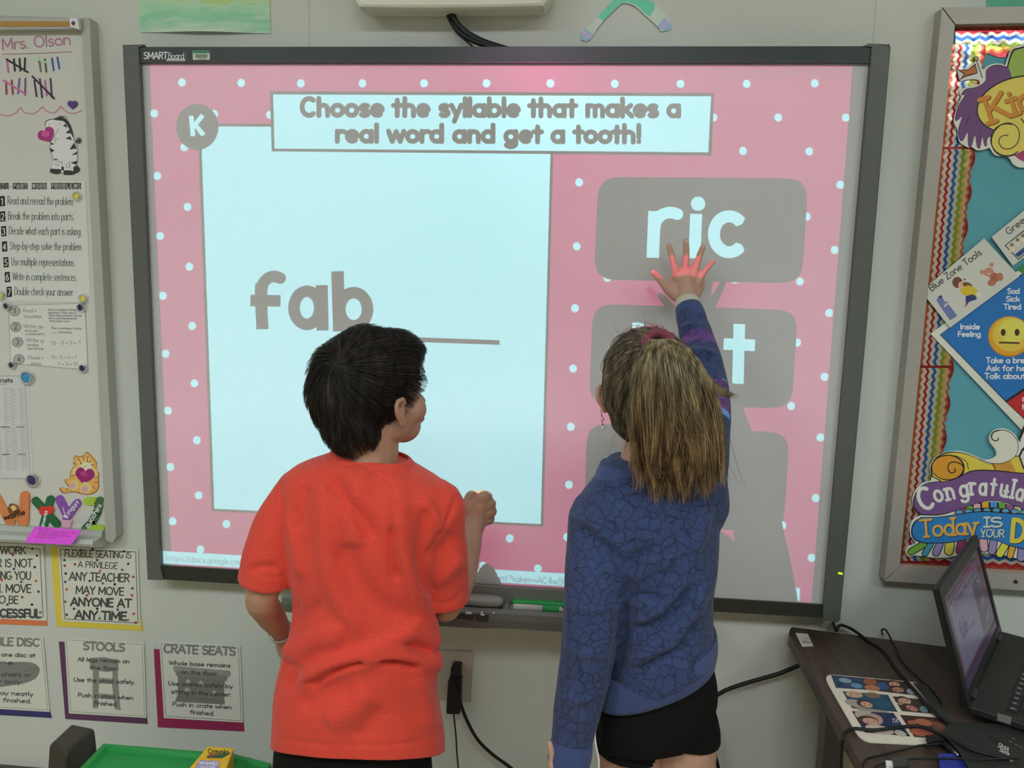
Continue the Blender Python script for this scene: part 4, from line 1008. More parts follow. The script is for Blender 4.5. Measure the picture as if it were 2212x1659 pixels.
a.poly(ell(2136, 588, 1.4, 1.4, 8), K, 4)
a.build('print', t)
t, a = cut('zone_tools_card', 'tilted white card headed Green, cut off by the right edge of the picture', [(2142, 512), (2270, 408), (2330, 470), (2188, 574)], 'card', BY - .010, 'a8a99f')
a.text('Green Zone', (2178, 508), (2270, 436), 14, 2, '2a2c2c')
gq = [(2170, 530), (2228, 484), (2260, 510), (2200, 562)]
a.poly(gq, '3c3e3c'); a.L = 1; a.poly([(2173, 530), (2228, 488), (2256, 510), (2200, 559)], 'a2a498'); a.L = 2
a.poly([(2192, 550), (2212, 534), (2212, 546), (2200, 556)], '24406c'); 
for x, y in ((2186, 533), (2198, 522), (2209, 513)): a.poly(ell(x, y - 4, 4, 4, 10), '6a5c48', 3); a.poly(ell(x, y + 5, 6, 7, 12), 'b4aa94', 2)
a.build('print', t)

# Congratulations banner
oc = spl2([(1956, 1190), (1962, 1180), (1978, 1173), (1967, 1158), (1966, 1135), (1974, 1120), (1988, 1112), (1975, 1100), (1971, 1078), (1978, 1058), (1994, 1043), (2012, 1036), (2008, 1010), (2020, 988), (2042, 977), (2072, 974), (2100, 982), (2128, 993), (2150, 986), (2150, 972), (2138, 955), (2138, 940), (2150, 928), (2172, 926), (2192, 938), (2204, 955), (2215, 930), (2300, 920), (2330, 1000), (2330, 1230), (2212, 1210), (2170, 1200), (2100, 1194), (2070, 1200), (2040, 1205), (2010, 1204), (1980, 1200), (1962, 1202)], 4, True)
t, a = cut('congratulations_banner', 'large cutout banner reading Congratulations Today IS YOUR Day', oc, 'banner', BY - .009, 'b8b8ac')
# tassels
TS = [((1995, 1176), (1968, 1192), 17, '5c8a34'), ((2010, 1176), (1998, 1196), 15, '3a7a88'), ((2030, 1176), (2022, 1194), 18, '7a7294'), ((2052, 1174), (2050, 1190), 22, 'c1b042'), ((2078, 1170), (2074, 1190), 20, '8a3c66'), ((2100, 1170), (2098, 1188), 18, '8a3c66'), ((2124, 1168), (2126, 1184), 20, 'bc8f98'), ((2146, 1170), (2143, 1190), 19, '7a7294'), ((2172, 1176), (2160, 1196), 19, 'c1b042'), ((2188, 1180), (2182, 1200), 16, 'b98a2c'), ((2208, 1184), (2206, 1204), 20, '7a7294')]
for p, q, w_, c_ in TS: a.line([p, q], w_, K, 0); 
for p, q, w_, c_ in TS: a.line([p, q], w_ - 4, c_, 1)
# golden scroll
a.L = 2
gs = spl2([(2012, 1030), (2010, 1008), (2024, 986), (2050, 976), (2080, 978), (2108, 988), (2130, 1000), (2155, 1002), (2190, 985), (2260, 990), (2260, 1030), (2150, 1050), (2060, 1050)], 4, True)
a.poly(gs, K); a.L = 3; a.poly([(x * .97 + 2130 * .03, y * .95 + 1020 * .05) for x, y in gs], 'b9a33e'); a.L = 4
a.poly(ell(2048, 1010, 36, 28, 30), K); a.L = 5; a.poly(ell(2047, 1010, 33.5, 25.5, 30), 'b07c26'); a.L = 6
a.line(spl2([(2062, 1012), (2063, 1019), (2054, 1021), (2048, 1014), (2050, 1002), (2062, 998), (2078, 1004), (2082, 1018), (2076, 1030)], 4), 2.4, K)
a.line(spl2([(2030, 986), (2060, 984), (2086, 996), (2092, 1014)], 4), 1.6, K); a.poly([(2142, 1002), (2180, 990), (2196, 1022), (2150, 1020)], 'a87a30'); a.line(spl2([(2140, 999), (2148, 1008), (2150, 1020)], 3), 1.6, K)
a.L = 7
wsh = spl2([(2100, 986), (2130, 995), (2150, 990), (2154, 980), (2148, 966), (2140, 955), (2140, 940), (2150, 930), (2172, 929), (2190, 940), (2200, 960), (2194, 985), (2170, 1000), (2140, 1001)], 4, True)
a.poly(wsh, K); a.L = 8; a.poly([(x * .97 + 2160 * .03, y * .96 + 968 * .04) for x, y in wsh], 'b8b4a4'); a.L = 9
a.line(spl2([(2157, 946), (2155, 951), (2148, 952), (2142, 945), (2146, 934), (2160, 929)], 4), 2.4, K)
a.poly(spl2([(2200, 985), (2212, 965), (2240, 960), (2240, 1020), (2215, 1020)], 3, True), K, 7); a.poly(spl2([(2204, 986), (2214, 970), (2240, 964), (2240, 1012), (2216, 1014)], 3, True), 'b8b4a4', 8)
a.line([(2204, 945), (2214, 920)], 5, K, 8)
# bricks between ribbons
a.L = 9
a.poly(spl2([(2060, 1110), (2080, 1096), (2130, 1084), (2180, 1090), (2240, 1110), (2240, 1128), (2130, 1108)], 3, True), K)
for i, (x, y, c_) in enumerate([(2082, 1104, '8a3c66'), (2094, 1098, '5c8a34'), (2110, 1093, 'bc8f98'), (2128, 1089, 'b98a2c'), (2146, 1088, '3a7ab0'), (2164, 1090, '5c8a34'), (2181, 1095, '7a4a78'), (2198, 1100, 'c1b088')]): a.poly([(x - 7, y - 5), (x + 7, y - 5), (x + 8, y + 8), (x - 6, y + 8)], c_, 10)
for i in range(8): a.poly(ell(2072 + i * 20, 1106 - 4 * math.sin(i / 7 * PI), 9.5, 6, 14), K, 10); a.poly(ell(2072 + i * 20, 1106.5 - 4 * math.sin(i / 7 * PI), 7.5, 4.6, 14), '4a86a0', 11)
# ribbons
a.L = 12
r1 = spl2([(1988, 1113), (1974, 1098), (1973, 1078), (1982, 1058), (2000, 1044), (2022, 1040), (2050, 1038), (2075, 1028), (2100, 1016), (2140, 1015), (2190, 1020), (2260, 1034), (2260, 1120), (2200, 1096), (2150, 1082), (2110, 1088), (2070, 1102), (2030, 1113)], 4, True)
a.poly(r1, K); a.L = 13; a.poly([(x * .982 + 2120 * .018, y * .95 + 1065 * .05) for x, y in r1], '61436e'); a.L = 14
st = []
cs = [(1992, 1104, 44, -22, 31), (2022, 1086, 30, -22, 0), (2046, 1080, 30, -14, 0), (2074, 1074, 30, -8, 0), (2096, 1068, 26, -4, 0), (2114, 1068, 26, 3, 0), (2138, 1068, 26, 8, 0), (2158, 1070, 26, 10, 0), (2182, 1074, 26, 12, 0), (2192, 1078, 26, 14, 0), (2216, 1084, 26, 14, 0)]
for ch, (x, y, h_, an, _) in zip('Congratulat', cs):
    adv = G[ch][0] * h_ * (1.05 if ch == 'C' else 1.12)
    up_h = {'C': 46}.get(ch, 38)
    c2, s2_ = math.cos(math.radians(an)), math.sin(math.radians(an))
    a.strokes(text_strokes(ch, (x, y), (x + adv * c2, y + adv * s2_), up_h, serif=(ch in 'nrul')), 8 if ch == 'C' else 6.4, 'c4bcae')
a.L = 15
r2 = spl2([(1990, 1117), (2030, 1116), (2070, 1110), (2120, 1104), (2180, 1108), (2260, 1120), (2260, 1190), (2190, 1182), (2150, 1168), (2100, 1165), (2050, 1173), (2000, 1174), (1975, 1166), (1968, 1148), (1974, 1128)], 4, True)
a.poly(r2, K); a.L = 16; a.poly([(x * .982 + 2120 * .018, y * .94 + 1142 * .06) for x, y in r2], '25669c'); a.L = 17
def T(s_, p0, p1, h_, w_, c_):
    q = text_strokes(s_, p0, p1, h_, serif=True)
    a.strokes([[(x + 1.4, y + 1.4) for x, y in k] for k in q], w_, K, 17); a.strokes(q, w_, c_, 18)
T('Today', (1989, 1160), (2112, 1152), 36, 5.5, 'b98d42'); T('IS', (2127, 1138), (2168, 1138), 20, 4.4, 'a4aca4'); T('YOUR', (2118, 1159), (2170, 1161), 16, 2.6, 'a4aca4'); T('Day', (2182, 1168), (2270, 1176), 46, 10, 'c0a53c')
a.build('print', t)

# ================================================================== OUTLET AND POWER ADAPTER below the board
t = thing('wall_outlet', 'ivory wall outlet plate below the pen tray', 'outlet', at(980, 1512, 0))
pl = M('8a8478', .4, noise=.02)
flatpoly('plate', [(903, 1404), (1019, 1409), (1016, 1514), (905, 1507)], -.006, .006, pl, t, .002)
for cx_, cy_ in ((983, 1449), (983, 1490)):
    c = at(cx_, cy_, -.006); MB().tube([c, c + Vector((0, -.002, 0))], .0165, 20).build('receptacle', pl, t)
bk = M('121110', .45, name='black_plastic')
t = thing('power_plug', 'black power adapter hanging from the wall outlet', 'power adapter', at(980, 1545, -.03))
b = MB(); b.prism([at(x, y, -.034) for x, y in rrect([(974, 1440), (995, 1440), (994, 1470), (973, 1470)], 6)], (0, .026, 0)); b.build('plug', bk, t, bevel=.002)
b = MB(); b.prism([at(x, y, -.040) for x, y in rrect([(968, 1468), (996, 1467), (994, 1543), (964, 1542)], 5)], (0, .024, 0)); b.build('adapter_body', bk, t, bevel=.003)
def cable(name, pts, r, label, group=None, m=None, cat='cable'):
    o = MB().tube(spline(pts, 8), r, 8).build(name, m or cab, None, True); return tag(o, label, cat, group)
cable('adapter_cable', [at(982, 1478, -.044), at(990, 1505, -.05), at(1006, 1550, -.052), at(1030, 1595, -.05), at(1062, 1628, -.05), at(1105, 1660, -.05), at(1150, 1700, -.04), at(1190, 1760, -.03)], .0042, 'thick black power cord curving down right from the outlet adapter')
cable('thin_cord', [at(980, 1543, -.03), at(982, 1560, -.03), at(985, 1590, -.03), at(987, 1625, -.03), at(990, 1660, -.03), at(994, 1720, -.03), at(996, 1790, -.03)], .0019, 'thin black cord hanging straight down from the outlet adapter')
# cords behind the girl, right of her
cable('thick_cord', [at(1480, 1545, -.03), at(1548, 1502, -.03), at(1575, 1488, -.03), at(1620, 1473, -.03), at(1680, 1456, -.03), at(1715, 1442, -.03), at(1740, 1432, -.05), at(1790, 1415, -.08)], .005, 'thick black cord rising from behind the girl to the desk edge')
for pts, lb in [([(1512, 1540), (1522, 1580), (1534, 1630), (1540, 1690), (1546, 1760)], 'left cord of the pair hanging behind the girl'), ([(1516, 1530), (1528, 1570), (1542, 1620), (1553, 1665), (1566, 1740)], 'right cord of the pair hanging behind the girl')]:
    cable('hanging_cord', [at(x, y, -.04) for x, y in pts], .0042, lb, 'pair of hanging cords')

# ================================================================== BOTTOM LEFT: chair corner, green bin, crayon box
t = thing('padded_chair', 'corner of a dark brown padded chair back at the lower left', 'chair', at(156, 1700, -.25))
t.location.z = 0; WO[t.name] = Vector(t.location)
b = MB()
q = [(106, 1602), (150, 1563), (162, 1559), (196, 1559), (207, 1572), (208, 1625), (150, 1720), (104, 1720)]
lf = M('2c2721', .5, noise=.12, bump=.2, k=.5)
xa, xb = at(105, 1620, -.30).x, at(207, 1590, -.2).x
v, f = [], []
zt_ = .415
c0, c1 = Vector(atz(128, 1590, .40)), Vector(atz(190, 1566, .40))
b = MB()
yv = Vector((.9, .436, 0))
# padded back: a leaning cushion seen end-on
pts = [at(106, 1603, -.33), at(160, 1560, -.22), at(205, 1562, -.22), at(208, 1600, -.22), at(208, 1625, -.22), at(150, 1760, -.33), at(106, 1760, -.33)]
b.hexa([Vector((xa, -.36, .06)), Vector((xa + .075, -.40, .06)), Vector((xb + .01, -.20, .06)), Vector((xa + .04, -.16, .06)), at(106, 1604, -.33), at(146, 1622, -.37), at(207, 1572, -.23), at(152, 1561, -.20)])
b.build('backrest', lf, t, bevel=.014, seg=4)
for dx, dy in ((.01, -.34), (.07, -.2)): MB().tube([(xa + dx, dy, 0), (xa + dx, dy, .08)], .012, 10).build('leg', bk, t)

gz = .38
t = thing('green_bin', 'green plastic storage bin with a recessed lid below the posters', 'storage bin', (-.62, -.36, 0))
gm = M('23803f', .38, noise=.03, k=.66, bump=.15, scale=200); gm2 = M('1b6a34', .4, noise=.03, k=.66)
TL, TR = atz(222, 1605, gz), atz(508, 1627, gz)
TR2 = atz(588, 1648, gz)
dn = Vector((-.02, -.22, 0))
rim = [TL + Vector((-.0, 0, 0)), TR, TR2, TR2 + Vector((.0, -.16, 0)), TR + Vector((0, -.3, 0)), atz(222, 1605, gz) + Vector((-.03, -.3, 0)), atz(170, 1659, gz)]
rim = [Vector(p) for p in rim]
def offp(P, d):
    c = sum(P, Vector()) / len(P); return [p + (c - p).normalized() * d for p in P]
def ringwall(b, Pa, za, Pb, zb):
    n = len(Pa); b.add([(p.x, p.y, za) for p in Pa] + [(p.x, p.y, zb) for p in Pb], [(i, (i + 1) % n, (i + 1) % n + n, i + n) for i in range(n)])
b = MB()
R0, R1, R2_, R3 = rim, offp(rim, .016), offp(rim, .024), offp(rim, .03)
ringwall(b, offp(rim, .004), gz - .035, R0, gz - .012); ringwall(b, R0, gz - .012, offp(rim, .003), gz); ringwall(b, offp(rim, .003), gz, R1, gz + .0); ringwall(b, R1, gz, R2_, gz - .010)
n = len(rim); b.add([(p.x, p.y, gz - .010) for p in R2_], [tuple(range(n))])
b.build('lid', gm, t)
b = MB(); R4 = offp(rim, .05); R5 = offp(rim, .07)
ringwall(b, R4, gz - .034, R4, gz - .012); b.add([(p.x, p.y, gz - .012) for p in R4], [tuple(range(n))])
b = MB(); ringwall(b, offp(rim, .022), gz - .03, offp(rim, .06), 0.0); b.add([(p.x, p.y, 0.0) for p in offp(rim, .06)], [tuple(range(n))])
b.build('tub', gm2, t)
b = MB(); g0 = atz(520, 1652, gz)
b.prism([Vector((p.x, p.y, gz - .0098)) for p in (atz(538, 1632, gz), atz(566, 1642, gz), atz(575, 1665, gz), atz(535, 1672, gz), atz(528, 1650, gz))], (0, 0, .004)); b.build('lid_grip', gm2, t, bevel=.002)

cbz = gz - .0095
t = thing('crayon_box', 'yellow crayon box lying open-end forward on the green bin', 'crayon box', atz(455, 1655, cbz))
ym = M('c89a28', .5, noise=.04, k=.6)
hgt = .05
A0, B0 = atz(449, 1612, cbz + hgt), atz(505, 1616, cbz + hgt)
C0, D0 = atz(478, 1690, cbz + hgt * .86), atz(402, 1668, cbz + hgt * .86)
b = MB(); low_ = lambda p: Vector((p.x, p.y, cbz + .0004))
b.hexa([low_(D0), low_(C0), low_(B0), low_(A0), D0, C0, B0, A0]); b.build('carton', ym, t, bevel=.001)
nrm = (C0 - D0).cross(A0 - D0).normalized()
a = Art(D0, nrm, base=.0006)
a.text('Crayola', (449, 1627), (493, 1629), 10, 1.6, '1e2a1c'); 
a.poly([(446, 1633), (500, 1625), (480, 1637), (447, 1637)], '2c4a34'); a.poly([(450, 1629), (463, 1628), (458, 1638)], '8a3038', 1)
a.poly(rrect([(430, 1642), (474, 1644), (472, 1662), (420, 1664)], 3), '7a6c96'); a.text('WASHABLE', (430, 1651), (472, 1653), 7, 1.3, 'd0ccd8', 1); a.text('CRAYONS', (428, 1660), (466, 1661), 6, 1.2, 'd0ccd8', 1)
a.build('print', t)

# ================================================================== DESK
DZ = .64
dk_t = thing('desk', 'dark wood-grain desk against the wall under the bulletin board', 'desk', (1.1, -.4, 0))
wd = bpy.data.materials.new('dark_wood_laminate'); wd.use_nodes = True; nt = wd.node_tree; pbs = nt.nodes['Principled BSDF']; pbs.inputs['Roughness'].default_value = .45
tc = nt.nodes.new('ShaderNodeTexCoord'); mp_ = nt.nodes.new('ShaderNodeMapping'); mp_.inputs['Scale'].default_value = (30, 1.6, 8)
nz = nt.nodes.new('ShaderNodeTexNoise'); nz.inputs['Scale'].default_value = 3; nz.inputs['Detail'].default_value = 6
rp = nt.nodes.new('ShaderNodeValToRGB'); rp.color_ramp.elements[0].color = alb('251e18'); rp.color_ramp.elements[1].color = alb('3c3128'); rp.color_ramp.elements[0].position = .3; rp.color_ramp.elements[1].position = .75
nt.links.new(tc.outputs['Object'], mp_.inputs[0]); nt.links.new(mp_.outputs[0], nz.inputs['Vector']); nt.links.new(nz.outputs['Fac'], rp.inputs[0]); nt.links.new(rp.outputs[0], pbs.inputs['Base Color'])
dq = [atz(1712, 1355, DZ), atz(1706, 1360, DZ), atz(1704, 1368, DZ), Vector((.708, -1.15, DZ)), Vector((2.0, -1.15, DZ)), Vector((2.0, -.115, DZ)), atz(2212, 1420, DZ)]
b = MB(); b.prism([Vector((p.x, p.y, DZ - .025)) for p in dq], (0, 0, .025)); b.build('desktop', wd, dk_t, bevel=.003)
mt = M('8a8678', .5)
for x, y in ((.78, -.18), (.78, -1.05), (1.9, -.18), (1.9, -1.05)): MB().box(x - .02, x + .02, y - .02, y + .02, 0, DZ - .025).build('leg', M('3a3834', .4, metal=.3), dk_t)
MB().box(.80, 1.88, -.17, -.155, .2, DZ - .025).build('modesty_panel', M('8c887a', .6), dk_t)
DN = Vector((0, 0, 1))
def dart(z=DZ + .0006): return Art((0, 0, z), DN)
a = dart(); a.slab([(1718, 1367), (1745, 1369), (1757, 1396), (1733, 1397)], .0004, 'a39c98'); a.line([(1730, 1379), (1752, 1380)], .8, '5a5658'); a.line([(1734, 1388), (1752, 1388)], 1.6, '4a4648')
for k in range(7): a.line([(1733 + k * 2, 1383), (1734 + k * 2, 1387)], .7, '4a4648', caps=False)
a.build('inventory_label', dk_t)

# photo mouse pad
t = thing('photo_mouse_pad', 'white mouse pad printed with six family photos', 'mouse pad', atz(1900, 1540, DZ))
mq = [(1776, 1455), (1995, 1475), (2090, 1612), (1860, 1601)]
a = Art((0, 0, DZ + .004), DN, k=.72); a.slab(rrect(mq, 26), .003, 'c6bead')
def ph(q, bg, blobs):
    a.poly(q, '3a2a22', 0); cx, cy = sum(p[0] for p in q) / 4, sum(p[1] for p in q) / 4
    q2 = [(p[0] * .965 + cx * .035, p[1] * .95 + cy * .05) for p in q]; a.poly(q2, bg, 1)
    for j, (x, y, r1, r2, an, h_) in enumerate(blobs):
        if h_ in (sk, sk2) and r1 < 22:                      # a face: hair behind, eyes and mouth on it
            a.poly(ell(x - r1 * .25, y - r2 * .25, r1 * 1.15, r2 * 1.2, 16, an), '3e2c22', 2 + j * .4 - .1)
        a.poly(ell(x, y, r1 * (.86 if h_ in (sk, sk2) else 1), r2 * (.86 if h_ in (sk, sk2) else 1), 16, an), h_, 2 + j * .4)
        if h_ in (sk, sk2):
            for u_, v_ in ((-.3, -.3), (-.3, .3), (.4, 0)): a.poly(ell(x + r1 * u_, y + r2 * v_, 1.5, 1.0, 8), '4a2c26', 2 + j * .4 + .1)
sk, sk2 = 'b08a74', 'a07060'
ph([(1795, 1458), (1862, 1464), (1872, 1490), (1806, 1486)], '2a4058', [(1826, 1470, 14, 5, 10, '7a90a0'), (1850, 1481, 13, 5, 10, '5a80a0'), (1815, 1478, 7, 4, 0, '1c3040')])
ph([(1862, 1464), (1966, 1474), (1984, 1503), (1872, 1490)], '34302e', [(1908, 1482, 14, 8, 10, '2c4a74'), (1880, 1473, 15, 7, 10, '8a4c34'), (1884, 1486, 17, 6, 8, 'a06848'), (1932, 1478, 14, 6, 8, sk), (1940, 1490, 15, 6, 8, sk2), (1968, 1494, 10, 6, 20, '8890a0')])
ph([(1820, 1493), (1918, 1501), (1939, 1538), (1840, 1529)], '1f4258', [(1845, 1500, 22, 8, 8, sk), (1885, 1502, 18, 6, 8, '6a5a48'), (1852, 1520, 28, 8, 12, '8e887e'), (1872, 1522, 16, 7, 15, sk), (1910, 1520, 18, 10, 10, '224a60'), (1880, 1534, 40, 3, 6, '8a8278')])
ph([(1928, 1504), (1993, 1511), (2013, 1542), (1948, 1536)], '3c3228', [(1950, 1514, 18, 9, 8, 'b0a090'), (1952, 1514, 14, 7, 8, sk), (1970, 1530, 16, 6, 20, sk2), (1996, 1532, 10, 7, 20, '5a7a80')])
ph([(1840, 1536), (1930, 1540), (1967, 1591), (1868, 1582)], '1c2c4a', [(1866, 1544, 20, 10, 8, '9a948a'), (1884, 1554, 24, 13, 10, 'a08070'), (1880, 1558, 20, 8, 10, sk), (1900, 1576, 32, 9, 12, 'b09c90'), (1945, 1584, 14, 6, 20, 'a8a094'), (1935, 1566, 9, 6, 10, '20345c')])
a.text('YA', (1926, 1560), (1940, 1562), 9, 1.4, 'a8b0b4', 4)
ph([(1944, 1544), (2048, 1552), (2080, 1598), (1975, 1592)], '3a2620', [(1970, 1561, 10, 5, 8, '96543c'), (1995, 1560, 20, 7, 12, '9a5a40'), (1990, 1582, 26, 8, 8, '9a5240'), (2040, 1575, 30, 12, 25, '5a3c30'), (2030, 1568, 20, 4, 25, '6a4a3c')])
a.build('pad', t)

# laptop
LC, LD = Vector((.94, -.401, .67)), Vector((1.158, -.067, .67))
LB, LA = Vector((.883, -.364, .879)), Vector((1.101, -.03, .879))
he = (LD - LC).normalized(); upv = (LB - LC).normalized(); sn = upv.cross(he).normalized()
if sn.dot(Vector((1, -.5, 0))) < 0: sn = -sn
lp = thing('laptop', 'open black laptop on the desk showing the same word slide dimly', 'laptop', (1.05, -.23, DZ))
lm = M('151614', .45, noise=.03); lm2 = M('0e0e0e', .4)
b = MB(); W_ = (LD - LC).length; H_ = (LB - LC).length
def lp_pt(u, v, d=0): return LC + he * (u * W_) + upv * (v * H_) + sn * d
b.hexa([lp_pt(0, 0, -.012), lp_pt(1, 0, -.012), lp_pt(1, 0, 0), lp_pt(0, 0, 0), lp_pt(0, 1, -.010), lp_pt(1, 1, -.010), lp_pt(1, 1, 0), lp_pt(0, 1, 0)]); b.build('screen_lid', lm2, lp, bevel=.003)
def Lart(u0, v0, u1, v1, h, L): LAb.append(([lp_pt(u0, v0, .0006 + L * .0003), lp_pt(u1, v0, .0006 + L * .0003), lp_pt(u1, v1, .0006 + L * .0003), lp_pt(u0, v1, .0006 + L * .0003)], h))
bez = MB()
for (u0, v0, u1, v1) in ((0, 0, 1, .10), (0, .9, 1, 1), (0, .1, .045, .9), (.955, .1, 1, .9)):
    bez.hexa([lp_pt(u0, v0, 0), lp_pt(u1, v0, 0), lp_pt(u1, v0, .003), lp_pt(u0, v0, .003), lp_pt(u0, v1, 0), lp_pt(u1, v1, 0), lp_pt(u1, v1, .003), lp_pt(u0, v1, .003)])
bez.build('bezel', lm, lp)
scr = MB(); smt = []
def scol(h):
    m_ = bpy.data.materials.get('screen_' + h) or emis(h, .75, 'screen_' + h)
    m_.node_tree.nodes['Principled BSDF'].inputs['Roughness'].default_value = .25
    if m_ not in smt: smt.append(m_)
    return smt.index(m_)
def sq(u0, v0, u1, v1, h, L):
    d = .0005 + L * .0003
    scr.add([lp_pt(u0, v0, d), lp_pt(u1, v0, d), lp_pt(u1, v1, d), lp_pt(u0, v1, d)], [(0, 1, 2, 3)], scol(h))
def flip(u): return 1 - u
# seen from its front the near (left in the photograph) edge is u=0
sq(.045, .1, .955, .9, '2e2038', 0); sq(.06, .2, .94, .84, '48303f', 1); sq(.10, .22, .62, .78, '57536a', 2); sq(.17, .70, .80, .80, '50485c', 3)
sq(.66, .58, .88, .72, '302c40', 2); sq(.66, .40, .88, .53, '3a3446', 2); sq(.66, .24, .88, .37, '3a3446', 2); sq(.045, .1, .955, .17, '33203c', 2)
def stext(s_, u0, v0, wd_, ht, h, th=.006):
    for q in text_strokes(s_, (0, 0), (wd_ * 1000, 0), ht * 1000):
        for p in ribbon([(x, -y) for x, y in q], th * 1000):
            d = .0005 + 5 * .0003
            scr.add([lp_pt(u0 + x / 1000, v0 + y / 1000 * 1.6, d) for x, y in p], [tuple(range(len(p)))], scol(h))
stext('fab', .19, .44, .16, .085, '3c3a50', .009); stext('_', .37, .44, .14, .085, '3c3a50', .005)
stext('ric', .71, .62, .12, .05, '6a6676', .008); stext('ket', .71, .44, .12, .05, '6a6676', .008); stext('net', .71, .28, .12, .05, '6a6676', .008); stext('Choose the syllable', .2, .735, .56, .03, '2c2a3c', .004)
scr.build('display', smt, lp)
# base with keyboard, extends to the right from the hinge
bd = Vector((sn.x, sn.y, 0)).normalized(); BD_ = .26
bd = Vector((he.y, -he.x, 0)).normalized()
def bp(u, w, z): p = LC + he * (u * W_) + bd * (w * BD_); return Vector((p.x, p.y, z))
zb0, zb1 = DZ + .019, DZ + .036
b = MB(); b.hexa([bp(0, 0, zb0), bp(1, 0, zb0), bp(1, 1, zb0), bp(0, 1, zb0), bp(0, 0, zb1), bp(1, 0, zb1), bp(1, 1, zb1 - .004), bp(0, 1, zb1 - .004)]); b.build('base', lm, lp, bevel=.004)
for u in (.12, .88): MB().tube([bp(u - .05, .0, zb1 - .002), bp(u + .05, .0, zb1 - .002)], .008, 12).build('hinge', lm2, lp)
for r_ in range(6):
    for k in range(15):
        u0, w0 = .07 + k * .0575, .22 + r_ * .088
        b = MB(); s_ = .0475; z1 = zb1 + .0005
        b.hexa([bp(u0, w0, z1 - .002), bp(u0 + s_, w0, z1 - .002), bp(u0 + s_, w0 + .072, z1 - .002), bp(u0, w0 + .072, z1 - .002), bp(u0 + .004, w0 + .006, z1 + .0025), bp(u0 + s_ - .004, w0 + .006, z1 + .0025), bp(u0 + s_ - .004, w0 + .066, z1 + .0025), bp(u0 + .004, w0 + .066, z1 + .0025)])
        b.hexa([bp(u0 + .012, w0 + .02, z1 + .0025), bp(u0 + .024, w0 + .02, z1 + .0025), bp(u0 + .024, w0 + .045, z1 + .0025), bp(u0 + .012, w0 + .045, z1 + .0025)] + [bp(u0 + .012, w0 + .02, z1 + .0027), bp(u0 + .024, w0 + .02, z1 + .0027), bp(u0 + .024, w0 + .045, z1 + .0027), bp(u0 + .012, w0 + .045, z1 + .0027)], 1)
        b.build('key', [lm2, M('6a6a66', .5)], lp)
for u in (.15, .85):
    for w in (.1, .9): MB().tube([bp(u, w, DZ), bp(u, w, zb0)], .008, 8).build('foot', lm2, lp)
b = MB()
p0, p1, p2, p3 = bp(-.002, .18, zb0 + .006), bp(-.002, .26, zb0 + .006), bp(-.002, .26, zb0 + .018), bp(-.002, .18, zb0 + .018)
b.prism([p0, p1, p2, p3], he * .004); b.build('side_port', M('55564f', .4), lp)

# black document camera / slate in the foreground with its strap and cables
t = thing('black_slate', 'dark grey plastic device with worn lettering at the lower right', 'device', atz(2150, 1640, DZ))
SZ = DZ + .017
sq_ = [atz(2052, 1570, SZ), atz(2074, 1563, SZ), atz(2260, 1572, SZ), atz(2260, 1780, SZ), atz(2150, 1740, SZ), atz(2075, 1620, SZ), atz(2042, 1585, SZ)]
b = MB(); b.prism([Vector((p.x, p.y, DZ + .001)) for p in sq_], (0, 0, .016)); b.build('body', M('1a1b19', .55, noise=.08), t, bevel=.005, seg=3)
a = Art((0, 0, SZ + .0006), DN)
for x, y, x2, y2, h_, s_ in [(2154, 1612, 2178, 1624, 9, 'SMA'), (2158, 1622, 2180, 1632, 7, 'Slate')]: a.text(s_, (x, y), (x2, y2), h_, 1.8, '8c8c88')
a.poly([(2134, 1586), (2142, 1590), (2152, 1596), (2162, 1598), (2160, 1604), (2146, 1602), (2136, 1594)], '121211')
for x, y in ((2180, 1600), (2192, 1607), (2187, 1594), (2203, 1612)): a.line([(x, y), (x + 7, y + 4)], 1, '6c6c68')
a.poly([(2180, 1641), (2188, 1641), (2190, 1646), (2182, 1646)], '5c5c58')
a.build('lettering', t)
# flat strap lying over the mouse pad to the slate
t_ = MB(); sp = spline([atz(x, y, DZ + z) for x, y, z in [(1986, 1478, .006), (2005, 1502, .007), (2025, 1530, .008), (2045, 1552, .012), (2066, 1566, .014)]], 6)
v, f = [], []
for i, p in enumerate(sp):
    w_ = .011 * (1 - .45 * i / len(sp)); v += [p + Vector((-w_, 0, 0)), p + Vector((w_, 0, 0)), p + Vector((w_, 0, .002)), p + Vector((-w_, 0, .002))]
for i in range(len(sp) - 1):
    for j in range(4): f.append((i * 4 + j, i * 4 + (j + 1) % 4, (i + 1) * 4 + (j + 1) % 4, (i + 1) * 4 + j))
f += [(0, 1, 2, 3), tuple(len(v) - 1 - k for k in range(4))]
tag(t_.add(v, f).build('strap', M('232420', .6)), 'flat black strap lying across the top right of the mouse pad', 'strap')
t = thing('flash_drive', 'blue plastic case at the bottom edge under the black device', 'case', atz(2060, 1650, DZ))
b = MB(); b.prism([Vector((p.x, p.y, DZ + .0005)) for p in (atz(2028, 1640, DZ), atz(2086, 1638, DZ), atz(2096, 1680, DZ), atz(2036, 1690, DZ))], (0, 0, .008)); b.build('shell', M('1f2a70', .35), t, bevel=.002)
t = thing('usb_plug', 'white and black cable connector at the bottom edge of the desk', 'connector', atz(1930, 1655, DZ))
b = MB(); b.prism([atz(x, y, DZ + .001) for x, y in ((1912, 1652), (1927, 1653), (1929, 1664), (1914, 1663))], (0, 0, .008)); b.build('connector_tip', M('b8b4aa', .3), t)
b = MB(); b.prism([atz(x, y, DZ + .001) for x, y in ((1929, 1649), (1957, 1651), (1960, 1670), (1931, 1668))], (0, 0, .011)); b.build('connector_body', M('2a2a28', .4), t, bevel=.002)
